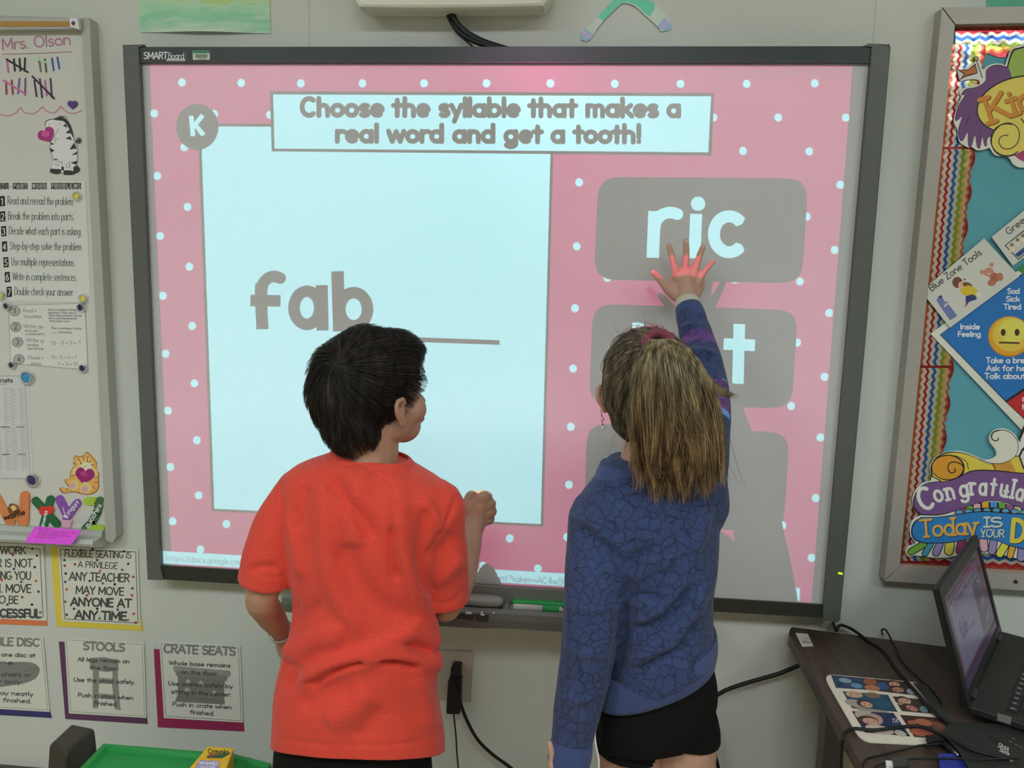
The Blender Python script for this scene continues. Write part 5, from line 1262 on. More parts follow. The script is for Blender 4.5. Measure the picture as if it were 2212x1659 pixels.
# desk cables
def dc(pts, r, label, name='desk_cable'):
    cable(name, [atz(x, y, DZ + z) for x, y, z in pts], r, label, 'cables on the desk')
dc([(1800, 1346, .002), (1806, 1362, .004), (1812, 1352, .01), (1824, 1352, .008), (1845, 1362, .004), (1872, 1382, .004), (1908, 1406, .004), (1932, 1440, .004), (1955, 1468, .008), (1985, 1502, .010), (2012, 1534, .010), (2035, 1552, .010), (2060, 1572, .012)], .0035, 'thick black cable from the wall edge across the desk to the device')
dc([(1906, 1370, .004), (1905, 1360, .008), (1915, 1363, .006), (1932, 1395, .003), (1950, 1430, .003), (1985, 1465, .003), (2010, 1488, .003), (2030, 1512, .004), (2036, 1535, .004), (2062, 1568, .012)], .0022, 'thinner black cable curling behind the first, nearer the laptop')
dc([(1818, 1690, -.12), (1817, 1640, -.05), (1820, 1600, -.0), (1826, 1583, .006), (1845, 1574, .006), (1890, 1577, .009), (1950, 1570, .009), (1985, 1569, .010), (2010, 1577, .012), (2044, 1592, .016), (2100, 1620, .021), (2180, 1640, .021)], .0030, 'black cable looping over the desk edge across the mouse pad bottom')
dc([(1860, 1672, .003), (1870, 1642, .006), (1900, 1632, .004), (1950, 1620, .004), (1990, 1610, .006), (2040, 1606, .008), (2060, 1600, .01)], .0018, 'thin black cable below the mouse pad')
dc([(1880, 1668, .003), (1900, 1652, .004), (1960, 1640, .004), (2040, 1638, .011), (2120, 1640, .021), (2200, 1638, .021)], .0016, 'thin black cable nearest the bottom edge of the desk')
t = thing('cable_connector', 'black cable connector block with a chrome pin beside the device', 'connector', atz(2050, 1615, DZ))
b = MB(); b.prism([atz(x, y, DZ + .001) for x, y in ((2000, 1603), (2045, 1601), (2052, 1612), (2004, 1616))], (0, 0, .012)); b.build('connector_body', bk, t, bevel=.002)
b = MB(); b.tube([atz(2040, 1608, DZ + .008), atz(2072, 1634, DZ + .008)], .006, 12); b.build('plug_barrel', bk, t, True)
b = MB(); b.tube([atz(2059, 1620, DZ + .013), atz(2070, 1632, DZ + .013)], .0014, 8); b.build('chrome_pin', M('b0b0ac', .2, metal=.9), t, True)
# ================================================================== PEOPLE: building blocks
def ring(c, ax, ay, n=28, e=2.3):
    out = []
    for k in range(n):
        g = 2 * PI * k / n; cs, sn_ = math.cos(g), math.sin(g)
        out.append(c + ax * math.copysign(abs(cs) ** (2 / e), cs) + ay * math.copysign(abs(sn_) ** (2 / e), sn_))
    return out
def loft(rings):
    n = len(rings[0]); v = [p for r in rings for p in r]; f = []
    for j in range(len(rings) - 1):
        for k in range(n): f.append((j * n + k, j * n + (k + 1) % n, (j + 1) * n + (k + 1) % n, (j + 1) * n + k))
    for j in (0, len(rings) - 1):
        c = sum(rings[j], Vector()) / n; v.append(c); m = len(v) - 1
        for k in range(n): f.append((j * n + k, m, j * n + (k + 1) % n))
    return v, f
def rows_loft(rows, e=2.3, n=28, sub=3):
    """rows: (xl, yl, xr, yr, half depth, wall distance y[, forward shift]) in picture rows of a body that stands at y"""
    R = []
    for r_ in rows:
        xl, yl, xr, yr, b, y = r_[:6]
        L, Rr = at(xl, yl, y), at(xr, yr, y)
        R.append((L.x, L.y, L.z, Rr.x, Rr.y, Rr.z, b))
    out = []
    for i in range(len(R) - 1):
        a0, a1, a2, a3 = [np.array(R[min(max(k, 0), len(R) - 1)]) for k in (i - 1, i, i + 1, i + 2)]
        for k in range(sub):
            t = k / sub
            out.append(0.5 * (2 * a1 + (a2 - a0) * t + (2 * a0 - 5 * a1 + 4 * a2 - a3) * t * t + (3 * a1 - a0 - 3 * a2 + a3) * t ** 3))
    out.append(np.array(R[-1]))
    rings = []
    for q in out:
        L, Rr = Vector(q[:3]), Vector(q[3:6]); c = (L + Rr) / 2; ax = (Rr - L) / 2
        ay = Vector((-ax.y, ax.x, 0)).normalized() * q[6]
        rings.append(ring(c, ax, ay, n, e))
    return loft(rings)
def limb(pts, radii, n=18, sub=5, flat=False):
    """tapered round limb with rounded ends"""
    q = spline(pts, sub)
    m = len(q); t = [i / (m - 1) * (len(radii) - 1) for i in range(m)]
    rr = []
    for x in t:
        i = min(int(x), len(radii) - 2); fr_ = x - i; fr_ = fr_ * fr_ * (3 - 2 * fr_); rr.append(radii[i] * (1 - fr_) + radii[i + 1] * fr_)
    ta, tb = (q[0] - q[1]).normalized(), (q[-1] - q[-2]).normalized()
    P_, Rr = [], []
    for s_ in (.98, .8, .45): P_.append(q[0] + ta * rr[0] * s_); Rr.append(rr[0] * math.sqrt(1 - s_ * s_))
    P_ += q; Rr += rr
    for s_ in (() if flat else (.45, .8, .98)): P_.append(q[-1] + tb * rr[-1] * s_); Rr.append(rr[-1] * math.sqrt(1 - s_ * s_))
    a = ta.cross(Vector((0, 0, 1)) if abs(ta.z) < .9 else Vector((1, 0, 0))).normalized(); rings = []
    for i, p in enumerate(P_):
        tt = (P_[min(i + 1, len(P_) - 1)] - P_[max(i - 1, 0)]).normalized()
        a = (a - tt * a.dot(tt)).normalized(); b = tt.cross(a)
        rings.append([p + (a * math.cos(2 * PI * k / n) + b * math.sin(2 * PI * k / n)) * Rr[i] for k in range(n)])
    return loft(rings)
def eli(c, ax, ay, az, n=24, m=16):
    b = MB(); b.ellipsoid(c, ax, ay, az, n, m); return b.v, b.f
def fixn(vf):
    """make a closed piece face outwards"""
    bm = bmesh.new(); vs = [bm.verts.new(p) for p in vf[0]]
    for f in vf[1]:
        try: bm.faces.new([vs[i] for i in f])
        except ValueError: pass
    bmesh.ops.recalc_face_normals(bm, faces=bm.faces)
    return bm
def union(pieces, voxel, smooth=4, fac=.5):
    """grow overlapping closed pieces into one continuous surface; returns a mesh in world coordinates"""
    big = bmesh.new()
    for vf in pieces:
        bm = fixn(vf); me = bpy.data.meshes.new('t'); bm.to_mesh(me); bm.free(); big.from_mesh(me); bpy.data.meshes.remove(me)
    me = bpy.data.meshes.new('t'); big.to_mesh(me); big.free()
    o = bpy.data.objects.new('t', me); COL.objects.link(o)
    md = o.modifiers.new('r', 'REMESH'); md.mode = 'VOXEL'; md.voxel_size = voxel
    if smooth:
        ms = o.modifiers.new('s', 'SMOOTH'); ms.iterations = smooth; ms.factor = fac
    dg = bpy.context.evaluated_depsgraph_get(); dg.update()
    out = bpy.data.meshes.new_from_object(o.evaluated_get(dg))
    bpy.data.objects.remove(o); bpy.data.meshes.remove(me)
    return out
def coords(me):
    a = np.empty(len(me.vertices) * 3); me.vertices.foreach_get('co', a); return a.reshape(-1, 3)
def setco(me, a): me.vertices.foreach_set('co', a.ravel()); me.update()
def normals(me):
    a = np.empty(len(me.vertices) * 3); me.vertex_normals.foreach_get('vector', a); return a.reshape(-1, 3)
def slice_mesh(me, co, no, near=None, rad=.1):
    """cut away what lies on the +no side of a plane (only near a point if given): an open hem"""
    bm = bmesh.new(); bm.from_mesh(me)
    fs = [f for f in bm.faces if near is None or (f.calc_center_median() - near).length < rad]
    ed = set(); vs = set()
    for f in fs: ed.update(f.edges); vs.update(f.verts)
    bmesh.ops.bisect_plane(bm, geom=list(vs) + list(ed) + fs, plane_co=co, plane_no=no, dist=1e-6)
    dead = [f for f in bm.faces if (near is None or (f.calc_center_median() - near).length < rad) and (f.calc_center_median() - co).dot(no) > 1e-5]
    bmesh.ops.delete(bm, geom=dead, context='FACES')
    bm.to_mesh(me); bm.free(); me.update()
def seg_dist(P, poly):
    """signed distance (pixels) and arc parameter of picture points P to a polyline; + on its right side"""
    best = np.full(len(P), 1e9); sg = np.zeros(len(P)); par = np.zeros(len(P))
    L = [math.dist(poly[i], poly[i + 1]) for i in range(len(poly) - 1)]; tot = sum(L); acc = 0
    for i in range(len(poly) - 1):
        a, b = np.array(poly[i], float), np.array(poly[i + 1], float); d = b - a
        t = np.clip(((P - a) @ d) / (d @ d), 0, 1); q = a + t[:, None] * d; r = P - q; ds = np.hypot(r[:, 0], r[:, 1])
        s_ = np.sign(d[0] * r[:, 1] - d[1] * r[:, 0])
        m = ds < best; best[m] = ds[m]; sg[m] = s_[m]; par[m] = (acc + t[m] * L[i]) / tot; acc += L[i]
    return best * np.where(sg == 0, 1, sg), par
def fold(me, folds, facing=True, noise=0.0, nscale=9.0):
    """folds: (pixel polyline, height m, width on one side px, width on the other px) pushed along the normal where the cloth faces the viewer"""
    co = coords(me); no = normals(me); P = project(co)
    w = np.clip(((_Cn - co) / np.linalg.norm(_Cn - co, axis=1)[:, None] * no).sum(1) * 3, 0, 1) if facing else np.ones(len(co))
    d = np.zeros(len(co))
    for poly, h, w1, w2 in folds:
        s_, t = seg_dist(P, spl2(poly, 4))
        pr = np.where(s_ < 0, np.exp(-(s_ / w1) ** 2), np.exp(-(s_ / w2) ** 2))
        tp = np.clip(np.sin(PI * np.clip(t, .02, .98)) * 2.2, 0, 1)
        d += h * pr * tp
    if noise:
        q = co * nscale
        d += noise * (np.sin(q[:, 0] * 2.1 + 1.3 * np.sin(q[:, 2] * 1.7) + q[:, 1]) * np.sin(q[:, 2] * 1.9 + 1.1 * np.sin(q[:, 0] * 2.3)))
    d = np.where(d < 0, -.0115 * np.tanh(-d / .0115), .015 * np.tanh(d / .015))
    setco(me, co + no * (d * w)[:, None])
def clothmat(name, rgb, rough=.9, weave=900, bump=.25, mottling=.12, extra=None):
    m = bpy.data.materials.new(name); m.use_nodes = True; nt = m.node_tree; b = nt.nodes['Principled BSDF']
    b.inputs['Roughness'].default_value = rough; b.inputs['Specular IOR Level'].default_value = .2; b.inputs['Sheen Weight'].default_value = .15
    tc = nt.nodes.new('ShaderNodeTexCoord'); mp = nt.nodes.new('ShaderNodeMapping'); mp.inputs['Scale'].default_value = (1, 1, 6)
    nz = nt.nodes.new('ShaderNodeTexNoise'); nz.inputs['Scale'].default_value = weave / 4; nz.inputs['Detail'].default_value = 4
    nt.links.new(tc.outputs['Object'], mp.inputs[0]); nt.links.new(mp.outputs[0], nz.inputs['Vector'])
    mx = nt.nodes.new('ShaderNodeMix'); mx.data_type = 'RGBA'; mx.inputs[6].default_value = tuple(c * (1 - mottling) for c in rgb) + (1,); mx.inputs[7].default_value = tuple(min(1, c * (1 + mottling)) for c in rgb) + (1,)
    nt.links.new(nz.outputs['Fac'], mx.inputs[0]); nt.links.new(mx.outputs[2], b.inputs['Base Color'])
    bp = nt.nodes.new('ShaderNodeBump'); bp.inputs['Strength'].default_value = bump; bp.inputs['Distance'].default_value = .001
    nt.links.new(nz.outputs['Fac'], bp.inputs['Height']); nt.links.new(bp.outputs['Normal'], b.inputs['Normal'])
    if extra: extra(nt, tc, mx, b, bp)
    return m
def skinmat(name, rgb):
    m = bpy.data.materials.new(name); m.use_nodes = True; nt = m.node_tree; b = nt.nodes['Principled BSDF']
    b.inputs['Roughness'].default_value = .55; b.inputs['Subsurface Weight'].default_value = .12; b.inputs['Subsurface Radius'].default_value = (.012, .004, .002); b.inputs['Subsurface Scale'].default_value = .5
    tc = nt.nodes.new('ShaderNodeTexCoord'); nz = nt.nodes.new('ShaderNodeTexNoise'); nz.inputs['Scale'].default_value = 28; nz.inputs['Detail'].default_value = 4
    mx = nt.nodes.new('ShaderNodeMix'); mx.data_type = 'RGBA'; mx.inputs[6].default_value = tuple(c * .9 for c in rgb) + (1,); mx.inputs[7].default_value = (min(1, rgb[0] * 1.12), rgb[1] * 1.05, rgb[2] * 1.03, 1)
    nt.links.new(tc.outputs['Object'], nz.inputs['Vector']); nt.links.new(nz.outputs['Fac'], mx.inputs[0]); nt.links.new(mx.outputs[2], b.inputs['Base Color'])
    return m
def hairmat(name, stops, rough=.45, grad=None):
    m = bpy.data.materials.new(name); m.use_nodes = True; nt = m.node_tree; b = nt.nodes['Principled BSDF']
    b.inputs['Roughness'].default_value = rough; b.inputs['Specular IOR Level'].default_value = .35
    g = nt.nodes.new('ShaderNodeNewGeometry'); rp = nt.nodes.new('ShaderNodeValToRGB')
    els = rp.color_ramp.elements
    for i, (p, c) in enumerate(stops):
        e = els[i] if i < 2 else els.new(p)
        e.position = p; e.color = tuple(c) + (1,)
    nt.links.new(g.outputs['Random Per Island'], rp.inputs[0]); src = rp.outputs[0]
    if grad:                                  # hair grows darker towards the roots: colour by height and by strand
        z0, z1, roots = grad
        sp = nt.nodes.new('ShaderNodeSeparateXYZ'); nt.links.new(g.outputs['Position'], sp.inputs[0])
        mr = nt.nodes.new('ShaderNodeMapRange'); mr.inputs[1].default_value = z0; mr.inputs[2].default_value = z1
        nz = nt.nodes.new('ShaderNodeTexNoise'); nz.inputs['Scale'].default_value = 30; nt.links.new(g.outputs['Position'], nz.inputs['Vector'])
        ad = nt.nodes.new('ShaderNodeMath'); ad.operation = 'MULTIPLY_ADD'; ad.inputs[1].default_value = .09; nt.links.new(nz.outputs['Fac'], ad.inputs[0]); nt.links.new(sp.outputs['Z'], ad.inputs[2])
        nt.links.new(ad.outputs[0], mr.inputs[0])
        mx = nt.nodes.new('ShaderNodeMix'); mx.data_type = 'RGBA'; nt.links.new(mr.outputs[0], mx.inputs[0]); nt.links.new(src, mx.inputs[6])
        rp2 = nt.nodes.new('ShaderNodeValToRGB'); e2 = rp2.color_ramp.elements; e2[0].color = tuple(roots[0]) + (1,); e2[1].color = tuple(roots[1]) + (1,)
        nt.links.new(g.outputs['Random Per Island'], rp2.inputs[0]); nt.links.new(rp2.outputs[0], mx.inputs[7]); src = mx.outputs[2]
    mp = nt.nodes.new('ShaderNodeMapping'); mp.inputs['Scale'].default_value = (95, 95, 13); n3 = nt.nodes.new('ShaderNodeTexNoise'); n3.inputs['Scale'].default_value = 1.0; n3.inputs['Detail'].default_value = 3
    mr3 = nt.nodes.new('ShaderNodeMapRange'); mr3.inputs[1].default_value = .35; mr3.inputs[2].default_value = .68; mr3.inputs[3].default_value = .45; mr3.inputs[4].default_value = 2.2
    sc3 = nt.nodes.new('ShaderNodeVectorMath'); sc3.operation = 'SCALE'
    nt.links.new(g.outputs['Position'], mp.inputs[0]); nt.links.new(mp.outputs[0], n3.inputs['Vector']); nt.links.new(n3.outputs['Fac'], mr3.inputs[0])
    nt.links.new(src, sc3.inputs[0]); nt.links.new(mr3.outputs[0], sc3.inputs['Scale']); src = sc3.outputs[0]
    nt.links.new(src, b.inputs['Base Color'])
    return m
def strands_mesh(name, S_, r0, r1, mat_, parent, label=None):
    """S_: array (n strands, k points, 3) -> thin three-sided tapering hairs in one mesh"""
    n, k, _ = S_.shape
    T = np.gradient(S_, axis=1); T /= np.linalg.norm(T, axis=2, keepdims=True) + 1e-9
    ref = RNG.normal(size=(n, 1, 3)); A_ = ref - (ref * T).sum(2, keepdims=True) * T; A_ /= np.linalg.norm(A_, axis=2, keepdims=True) + 1e-9
    B_ = np.cross(T, A_)
    rr = np.linspace(1, 0, k)[None, :, None] ** .6 * (r0 - r1) + r1
    V = np.stack([S_ + rr * (A_ * math.cos(g) + B_ * math.sin(g)) for g in (0, 2 * PI / 3, 4 * PI / 3)], 2).reshape(-1, 3)
    b = (np.arange(n) * k * 3)[:, None, None] + (np.arange(k - 1) * 3)[None, :, None]
    q = np.array([[0, 1, 4, 3], [1, 2, 5, 4], [2, 0, 3, 5]])
    F_ = (b[..., None] + q[None, None]).reshape(-1, 4)
    me = bpy.data.meshes.new(name); me.vertices.add(len(V)); me.vertices.foreach_set('co', V.ravel())
    me.loops.add(len(F_) * 4); me.loops.foreach_set('vertex_index', F_.ravel().astype(np.int32))
    me.polygons.add(len(F_)); me.polygons.foreach_set('loop_start', np.arange(0, len(F_) * 4, 4, dtype=np.int32))
    me.update(calc_edges=True)
    return link(name, me, parent, None, mat_, True, label)
def unit(v): return v / (np.linalg.norm(v) + 1e-12)

def head_pieces(c, f, u, s, ear=(0, 0, 0)):
    """c centre of the skull, f forward, u up"""
    f = f.normalized(); r = f.cross(u).normalized(); u = r.cross(f)
    P_ = lambda a, b, d: c + (f * a + r * b + u * d) * s
    E = lambda a, b, d, ra, rb, rd: eli(P_(a, b, d), f * ra * s, r * rb * s, u * rd * s)
    pc = [E(-.008, 0, .012, .088, .070, .080), E(.030, 0, -.035, .055, .056, .062), E(.048, 0, -.074, .032, .036, .030), E(.02, 0, -.066, .044, .052, .034),
          E(.055, .030, -.042, .026, .026, .026), E(.055, -.030, -.042, .026, .026, .026), E(.058, 0, .022, .028, .050, .028),
          E(.087, 0, -.036, .012, .010, .011), E(.080, .008, -.040, .008, .007, .006), E(.080, -.008, -.040, .008, .007, .006),
          limb([P_(.074, 0, -.004), P_(.080, 0, -.018), P_(.090, 0, -.034)], [.007 * s, .007 * s, .008 * s], 10),
          E(.081, 0, -.061, .011, .019, .0050), E(.079, 0, -.069, .011, .016, .0058), E(.068, .027, -.0015, .0125, .0140, .0065), E(.068, -.027, -.0015, .0125, .0140, .0065), E(.066, .027, -.0235, .011, .013, .005), E(.066, -.027, -.0235, .011, .013, .005)]
    ea, eb, ec = ear
    Q_ = lambda a, b, d: P_(a * .9 + ea, b, (d + .014) * .78 - .014 + ec)
    for q in (1, -1):
        w = lambda x: q * (x + eb)
        pc.append(limb([Q_(.002, w(.068), -.040), Q_(-.006, w(.076), -.024), Q_(-.013, w(.081), -.004), Q_(-.009, w(.081), .010), Q_(.004, w(.077), .013), Q_(.010, w(.071), .002)], [x * s for x in (.006, .0052, .0046, .0046, .0044, .0042)], 10))
        pc.append(eli(Q_(-.002, w(.0715), -.012), (f * .011) * s, (r * .0048) * s, (u * .018) * s))
        pc.append(eli(Q_(.001, w(.0715), -.037), (f * .0075) * s, (r * .0055) * s, (u * .0085) * s))
    return pc, P_
def eyes(P_, f, s, parent, iris):
    for q in (1, -1):
        c = P_(.0645, q * .027, -.0125)
        b = MB(); b.ellipsoid(c, (.0115 * s, 0, 0), (0, .0115 * s, 0), (0, 0, .0115 * s), 16, 12); o = b.build('eye', M('cfcac2', .2, noise=.01), parent, True)
        b = MB(); b.ellipsoid(c + f.normalized() * .0095 * s, f.normalized() * .003 * s, f.cross(Vector((0, 0, 1))).normalized() * .005 * s, Vector((0, 0, .005 * s)), 14, 8)
        b.build('iris', M(iris, .15), o, True)
        b = MB(); b.tube([P_(.077, q * .016, .010), P_(.078, q * .027, .0145), P_(.070, q * .040, .010)], [.0022, .0028, .0014], 8); b.build('eyebrow', M('2a2018', .8), parent, True)
    b = MB(); b.ellipsoid(P_(.0830, 0, -.0655), f.normalized() * .0065, f.cross(Vector((0, 0, 1))).normalized() * .017, Vector((0, 0, .0045)), 16, 8); b.build('lips', M('8a4a40', .5), parent, True)

def ellband(R0, R1, name, mat_, parent, th=.004, bulge=.002):
    v = []; f = []; n = len(R0); c0 = sum(R0, Vector()) / n; c1 = sum(R1, Vector()) / n; m = 7
    prof = [(j / m, bulge * math.sin(PI * j / m)) for j in range(m + 1)] + [(1, -th), (0, -th)]
    for t, o_ in prof:
        for k in range(n):
            p = R0[k].lerp(R1[k], t); c = c0.lerp(c1, t); v.append(p + (p - c).normalized() * o_)
    M_ = len(prof)
    for j in range(M_):
        for k in range(n): f.append((j * n + k, j * n + (k + 1) % n, ((j + 1) % M_) * n + (k + 1) % n, ((j + 1) % M_) * n + k))
    return mesh(name, v, f, mat_, parent, True)
def rowring(r_, n=48, e=2.3):
    L, Rr = at(r_[0], r_[1], r_[5]), at(r_[2], r_[3], r_[5]); ax = (Rr - L) / 2
    return ring((L + Rr) / 2, ax, Vector((-ax.y, ax.x, 0)).normalized() * r_[4], n, e)
# ================================================================== BOY
BYY = -.48
boy = thing('person', 'child in a bright orange-red t-shirt and black shorts, seen from behind, one fist raised', 'person', (at(780, 1600, BYY).x, BYY, 0))
skinB = skinmat('boy_skin', (.47, .275, .18))
hc = at(806, 842, -.475)
hf = Vector((.74, .64, .10)).normalized(); hu = Vector((-.12, -.02, 1)).normalized()
hs = 1.0
pcs, HP = head_pieces(hc, hf, hu, hs, (.012, .001, -.020))
nb = at(792, 1010, -.485)
pcs.append(limb([HP(-.02, 0, -.03), at(796, 962, -.48), nb, at(790, 1060, -.485)], [.050, .0525, .055, .062]))
torso_b = [(722, 1005, 880, 1020, .050, BYY), (668, 1030, 925, 1052, .062, BYY), (648, 1060, 950, 1082, .070, BYY), (650, 1120, 940, 1130, .078, BYY), (650, 1220, 922, 1225, .088, BYY), (655, 1310, 905, 1315, .085, BYY),
           (640, 1400, 915, 1405, .088, BYY), (635, 1500, 915, 1500, .088, BYY), (635, 1600, 910, 1600, .084, BYY), (645, 1650, 900, 1650, .080, BYY)]
pcs.append(rows_loft(torso_b))
el_L = at(566, 1285, -.52); wr_L = at(610, 1368, -.42)
pcs.append(limb([at(655, 1085, BYY), at(607, 1180, -.50), el_L, at(580, 1322, -.475), wr_L, at(622, 1405, -.395)], [.042, .037, .0285, .027, .0195, .020]))
# hand on the hip: palm and fingers wrapped forward
pcs.append(eli(at(632, 1425, -.385), Vector((.022, .008, 0)), Vector((-.004, .012, 0)), Vector((.006, 0, .028))))
for k in range(4):
    a0 = at(636 + k * 3, 1432 + k * 6, -.375); pcs.append(limb([a0, a0 + Vector((.008, .022, -.006)), a0 + Vector((.026, .032, -.010)), a0 + Vector((.040, .030, -.012))], [.0068, .0064, .006, .005], 10, 4))
a0 = at(622, 1415, -.41); pcs.append(limb([a0, a0 + Vector((.002, -.022, -.012)), a0 + Vector((.012, -.030, -.028))], [.0078, .007, .0055], 10, 4))
# right arm: elbow low at his side, forearm up towards the board
el_R = at(962, 1308, -.44); wr_R = at(1021, 1150, -.262)
pcs.append(limb([at(928, 1100, BYY), at(956, 1200, -.468), el_R], [.038, .032, .030]))
pcs.append(limb([el_R, at(992, 1255, -.37), at(1010, 1195, -.31), wr_R, at(1027, 1130, -.245)], [.030, .0305, .0255, .0205, .022]))
# loosely closed fist, back of the hand to the viewer
def hp(x, y, d=0.0): return at(x, y, -.235 + d)
pcs.append(eli(hp(1033, 1107), Vector((.0235, .004, 0)), Vector((-.004, .017, 0)), Vector((.004, 0, .031))))
pcs.append(eli(hp(1043, 1100, .004), Vector((.021, .008, 0)), Vector((-.004, .016, 0)), Vector((.002, 0, .029))))
for (x, y), r_ in zip(((1052, 1077), (1060, 1093), (1062, 1110), (1058, 1126)), (.0105, .0105, .0103, .0095)):
    k0 = hp(x, y); pcs.append(limb([hp(1035, y * .8 + 1107 * .2, 0), k0 + Vector((-.006, 0, 0)), k0 + Vector((0, .016, .001)), k0 + Vector((-.014, .030, .0)), k0 + Vector((-.026, .022, 0))], [.011, r_, r_ * .95, r_ * .85, r_ * .75], 12, 4))
ix = hp(1050, 1073)
pcs.append(limb([hp(1042, 1092), hp(1049, 1073), hp(1045, 1066, .012), hp(1036, 1064, .020), hp(1028, 1068, .020)], [.0115, .0098, .0085, .0078, .007], 12, 4))
pcs.append(limb([hp(1018, 1122), hp(1010, 1097, -.002), hp(1011, 1078, .002), hp(1018, 1068, .006), hp(1026, 1068, .012)], [.013, .0105, .0095, .009, .0075], 12, 4))
# legs and feet
hz_ = .56
for sx in (-1, 1):
    h0 = Vector((nb.x + sx * .062 - .03, BYY, .60)); kn = Vector((h0.x + sx * .012, BYY + .012, .345)); an = Vector((kn.x + sx * .004, BYY - .01, .075))
    pcs.append(limb([h0, (h0 + kn) / 2 + Vector((0, -.006, 0)), kn, (kn + an) / 2 + Vector((0, -.012, .02)), an, an + Vector((0, 0, -.03))], [.082, .066, .047, .047, .031, .033]))
    pcs.append(limb([an + Vector((0, -.02, -.05)), an + Vector((0, .04, -.052)), an + Vector((0, .11, -.060))], [.026, .025, .018]))
body = union(pcs, .0028, 3)
boyb = link('body', body, boy, None, skinB, True)
eyes(HP, hf, hs, boy, '3a2618')
shm = clothmat('running_shoe', (.05, .05, .06), .6)
for sx in (-1, 1):
    x = nb.x + sx * .062 - .03 + sx * .016
    sh_ = union([limb([Vector((x, BYY - .045, .040)), Vector((x, BYY + .03, .042)), Vector((x, BYY + .11, .030))], [.040, .038, .034]), limb([Vector((x, BYY - .03, .05)), Vector((x, BYY - .02, .085))], [.040, .038])], .004, 2)
    c_ = coords(sh_); c_[:, 2] = np.maximum(c_[:, 2], .002); setco(sh_, c_); link('shoe', sh_, boy, None, shm, True)

# shirt
sy = BYY
srows = [(716, 977, 890, 1005, .060, sy), (690, 986, 914, 1020, .072, sy), (645, 1002, 950, 1042, .082, sy), (618, 1026, 974, 1064, .092, sy), (606, 1075, 985, 1105, .100, sy), (612, 1150, 972, 1165, .105, sy),
         (632, 1225, 944, 1235, .104, sy), (641, 1290, 930, 1300, .103, sy), (634, 1350, 940, 1365, .106, sy), (615, 1420, 947, 1425, .110, sy), (601, 1480, 941, 1490, .113, sy), (597, 1545, 949, 1545, .116, sy), (594, 1605, 957, 1595, .119, sy), (594, 1650, 960, 1640, .120, sy)]
spc = [rows_loft(srows)]
slL = [at(668, 1075, sy), at(618, 1130, -.495), at(588, 1195, -.51), at(574, 1245, -.515), at(564, 1300, -.515)]
spc.append(limb(slL[:4] + [at(572, 1256, -.515)], [.062, .054, .050, .0475, .047], flat=True))
slR = [at(935, 1105, sy), at(952, 1165, -.475), at(960, 1225, -.46), at(962, 1275, -.45), at(958, 1330, -.44)]
spc.append(limb(slR[:4] + [at(964, 1300, -.447)], [.060, .046, .044, .0440, .0435], flat=True))
sm = union(spc, .0042, 4)
# openings: collar, sleeve ends, hem
cdir = Vector((.30, .10, 1)).normalized()
slice_mesh(sm, Vector((0, sy, at(597, 1596, sy).z)), Vector((.03, -.46, -1)).normalized())
F_ = [
 ([(700, 1030), (745, 1080), (780, 1130), (806, 1175)], -.007, 20, 9),
 ([(800, 1010), (770, 1050), (760, 1120), (778, 1190)], .005, 26, 30),
 ([(668, 1050), (650, 1100), (640, 1150)], -.004, 10, 12),
 ([(700, 1040), (705, 1130), (712, 1220), (735, 1290), (770, 1345), (800, 1362)], .006, 16, 22),
 ([(735, 1170), (770, 1260), (815, 1310), (880, 1340)], -.006, 22, 14),
 ([(860, 1050), (862, 1130), (868, 1200), (895, 1280), (925, 1350), (950, 1400)], .008, 20, 12),
 ([(845, 1130), (850, 1200), (862, 1262)], -.005, 20, 10),
 ([(925, 1090), (915, 1160), (910, 1235), (918, 1290)], -.006, 10, 14),
 ([(915, 1075), (940, 1120), (960, 1150)], .003, 12, 10),
 ([(635, 1290), (632, 1330), (660, 1330), (700, 1300)], -.004, 16, 16),
 ([(615, 1420), (650, 1392), (700, 1370), (750, 1360)], .008, 16, 22),
 ([(655, 1480), (672, 1458), (720, 1432), (790, 1412), (870, 1370), (888, 1345)], .013, 12, 22),
 ([(668, 1492), (690, 1466), (740, 1440), (800, 1424)], -.010, 14, 9),
 ([(800, 1408), (850, 1410), (900, 1424), (948, 1432)], .012, 14, 16),
 ([(812, 1424), (860, 1428), (910, 1440)], -.009, 10, 10),
 ([(880, 1345), (915, 1372), (945, 1398)], .009, 16, 14),
 ([(840, 1380), (880, 1392), (930, 1410)], -.006, 10, 12),
 ([(925, 1425), (950, 1436), (946, 1452)], .012, 16, 12),
 ([(610, 1430), (630, 1450), (618, 1490)], -.005, 14, 14),
 ([(700, 1560), (760, 1530), (800, 1490)], .005, 20, 24),
 ([(640, 1530), (700, 1500), (760, 1480)], -.004, 20, 20),
 ([(760, 1600), (800, 1570), (822, 1520)], -.003, 18, 18),
 ([(905, 1460), (920, 1520), (930, 1580)], .003, 16, 20),
 ([(655, 1250), (640, 1180), (622, 1110)], .004, 14, 10),
 ([(540, 1230), (570, 1225), (605, 1228)], -.0025, 9, 9),
 ([(930, 1260), (960, 1240), (1000, 1200)], .004, 14, 16),
 ([(920, 1200), (950, 1190), (985, 1150)], -.003, 12, 14)]
F_ += [([(603, 1022), (606, 1070), (613, 1120), (619, 1160)], -.0016, 5, 5), ([(984, 1070), (974, 1110), (945, 1165), (918, 1215), (910, 1245)], -.0018, 5, 5), ([(598, 1588), (650, 1604), (760, 1611), (880, 1606), (955, 1578)], -.0009, 4, 4), ([(528, 1226), (560, 1243), (600, 1247), (622, 1240)], -.0009, 4, 4), ([(925, 1296), (955, 1306), (985, 1296), (1006, 1272)], -.0009, 4, 4)]
fold(sm, [(p, h * 2.9, a_, b_) for p, h, a_, b_ in F_], noise=.0016, nscale=14)
def shx(nt, tc, mx, b, bp):
    pass
